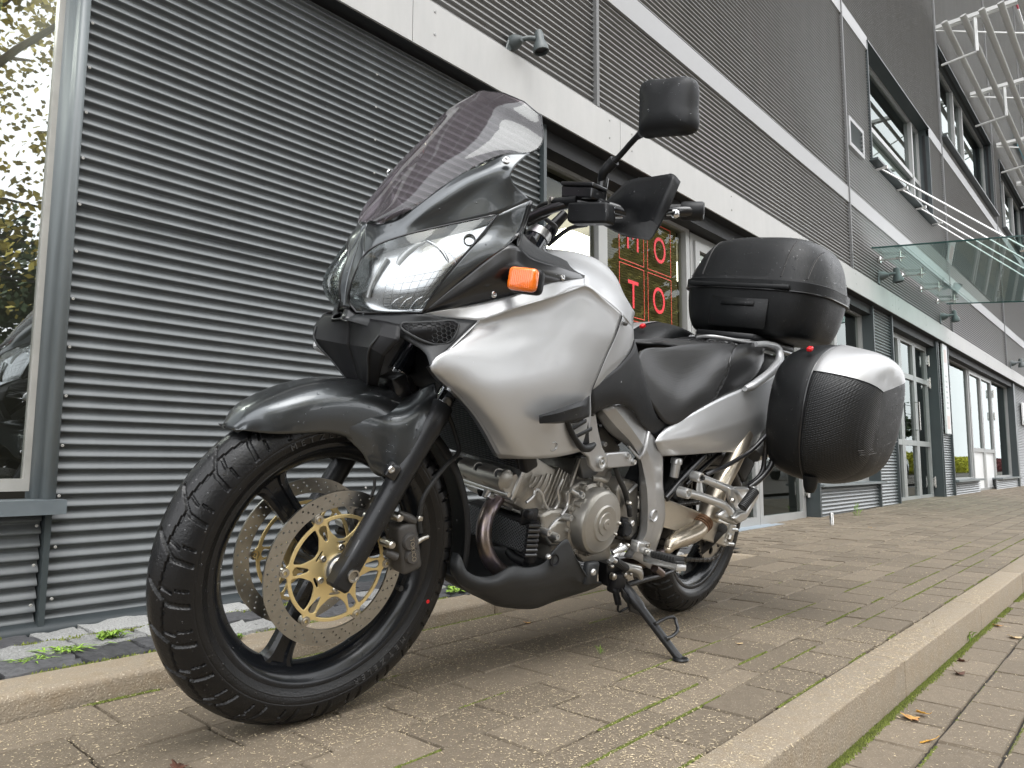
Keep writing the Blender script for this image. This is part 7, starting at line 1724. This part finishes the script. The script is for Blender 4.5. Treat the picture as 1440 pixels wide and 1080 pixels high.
for i, x in enumerate((13, 19, 25.5, 32, 39, 47, 56, 66, 77)):
    tree(x, -14-((i*7) % 3), [9.5, 11, 10, 11.5, 9, 6.5, 5.5, 5, 5][i], 4.2 if i < 5 else 3, ['dark bushy tree, nearest of the far row', 'yellowing tree, second of the far row', 'third dark tree of the far row', 'yellowing tree, fourth of the far row', 'fifth dark tree of the far row', 'sixth dark tree of the far row', 'seventh dark tree of the far row', 'eighth dark tree of the far row', 'last dark tree of the far row'][i], m_leafg if i in (1, 3) else m_leafd, 9000, ls=.24)
K_ = thing('low_building', 'low beige building opposite the motorcycle across the street', 'building', (-3, -10.5, -.1))
obj('wall', mbox(-6, 5.5, -1.5, 1, 0, 3.7), mat('beige render', (.34, .31, .24), .8, var=.1, scale=1), K_); obj('roof', mbox(-6.2, 5.7, -1.7, 1.3, 3.7, 3.95), m_dark, K_)
for k in range(4): obj('window', mbox(-5+k*2.6, -3.2+k*2.6, .98, 1.02, .9, 2.3), m_gloss, K_)
def hedge(x0, x1, y, h, label, m):
    rn = random.Random(int(x0*10)); vs = []; fs = []
    for k in range(int((x1-x0)*520)):
        p = Vector((rn.uniform(x0, x1), y+rn.gauss(0, .35), -.1+h*rn.random()**.6*(.8+.2*sin(rn.random()*9)))); u = Vector((rn.gauss(0, 1), rn.gauss(0, 1), rn.gauss(0, 1))).normalized(); v = u.orthogonal().normalized(); s = .1; i = len(vs)
        vs += [p-u*s, p+v*s*.6, p+u*s, p-v*s*.6]; fs.append((i, i+1, i+2, i+3))
    obj('hedge', pydata(vs, fs), m, label=label, cat='hedge', group='hedges across the street')
hedge(36, 56, -7.4, 1.45, 'bright yellow hedge across the street, nearer part', m_leafy); hedge(57.5, 76, -7.4, 1.3, 'bright yellow hedge across the street, farther part', m_leafy)
hedge(78, 92, -7.4, 1.3, 'dark red hedge across the street', mat('red hedge', (.12, .02, .02), .7, island=.4))
for i, z in enumerate((5.2, 6.0, 4.4)):
    bm = bmesh.new(); tube(bm, [(-30, -12, z), (20, -12.4, z-.3), (90, -12, z)], .03, 4); obj('power_line', bm, m_black, label=['middle overhead wire across the street', 'highest overhead wire across the street', 'lowest overhead wire across the street'][i], cat='wire')
def car(x, y, label, col):
    c = thing('parked_car', label, 'car', (x, y, -.1)); m_ = mat('car paint '+str(int(x)), col, .25, metal=.3, coat=1)
    sideo = [(-2.1, .35), (-2.15, .7), (-2.0, .92), (-1.2, 1.0), (-.6, 1.42), (.7, 1.45), (1.35, 1.0), (2.05, .85), (2.2, .6), (2.15, .3)]
    me = plate([sideo], 1.7, Matrix.Rotation(pi/2, 4, 'X')); obj('body', me, m_, c)
    me = plate([[(-1.1, 1.0), (-.57, 1.36), (.65, 1.38), (1.2, 1.0)]], 1.72, Matrix.Rotation(pi/2, 4, 'X')); obj('window', me, m_gloss, c)
    for wx in (-1.35, 1.35):
        for wy in (-.86, .86): obj('wheel', mlathe([(0, -.1), (.2, -.1), (.32, -.09), (.33, .09), (.2, .1), (0, .1)], (wx, wy, .33), (0, 1, 0), 20), m_rubber, c)
car(30, -5.6, 'white parked car reflected in the far door', (.7, .7, .7)); car(38, -5.2, 'silver parked car reflected in the far windows', (.4, .42, .44))
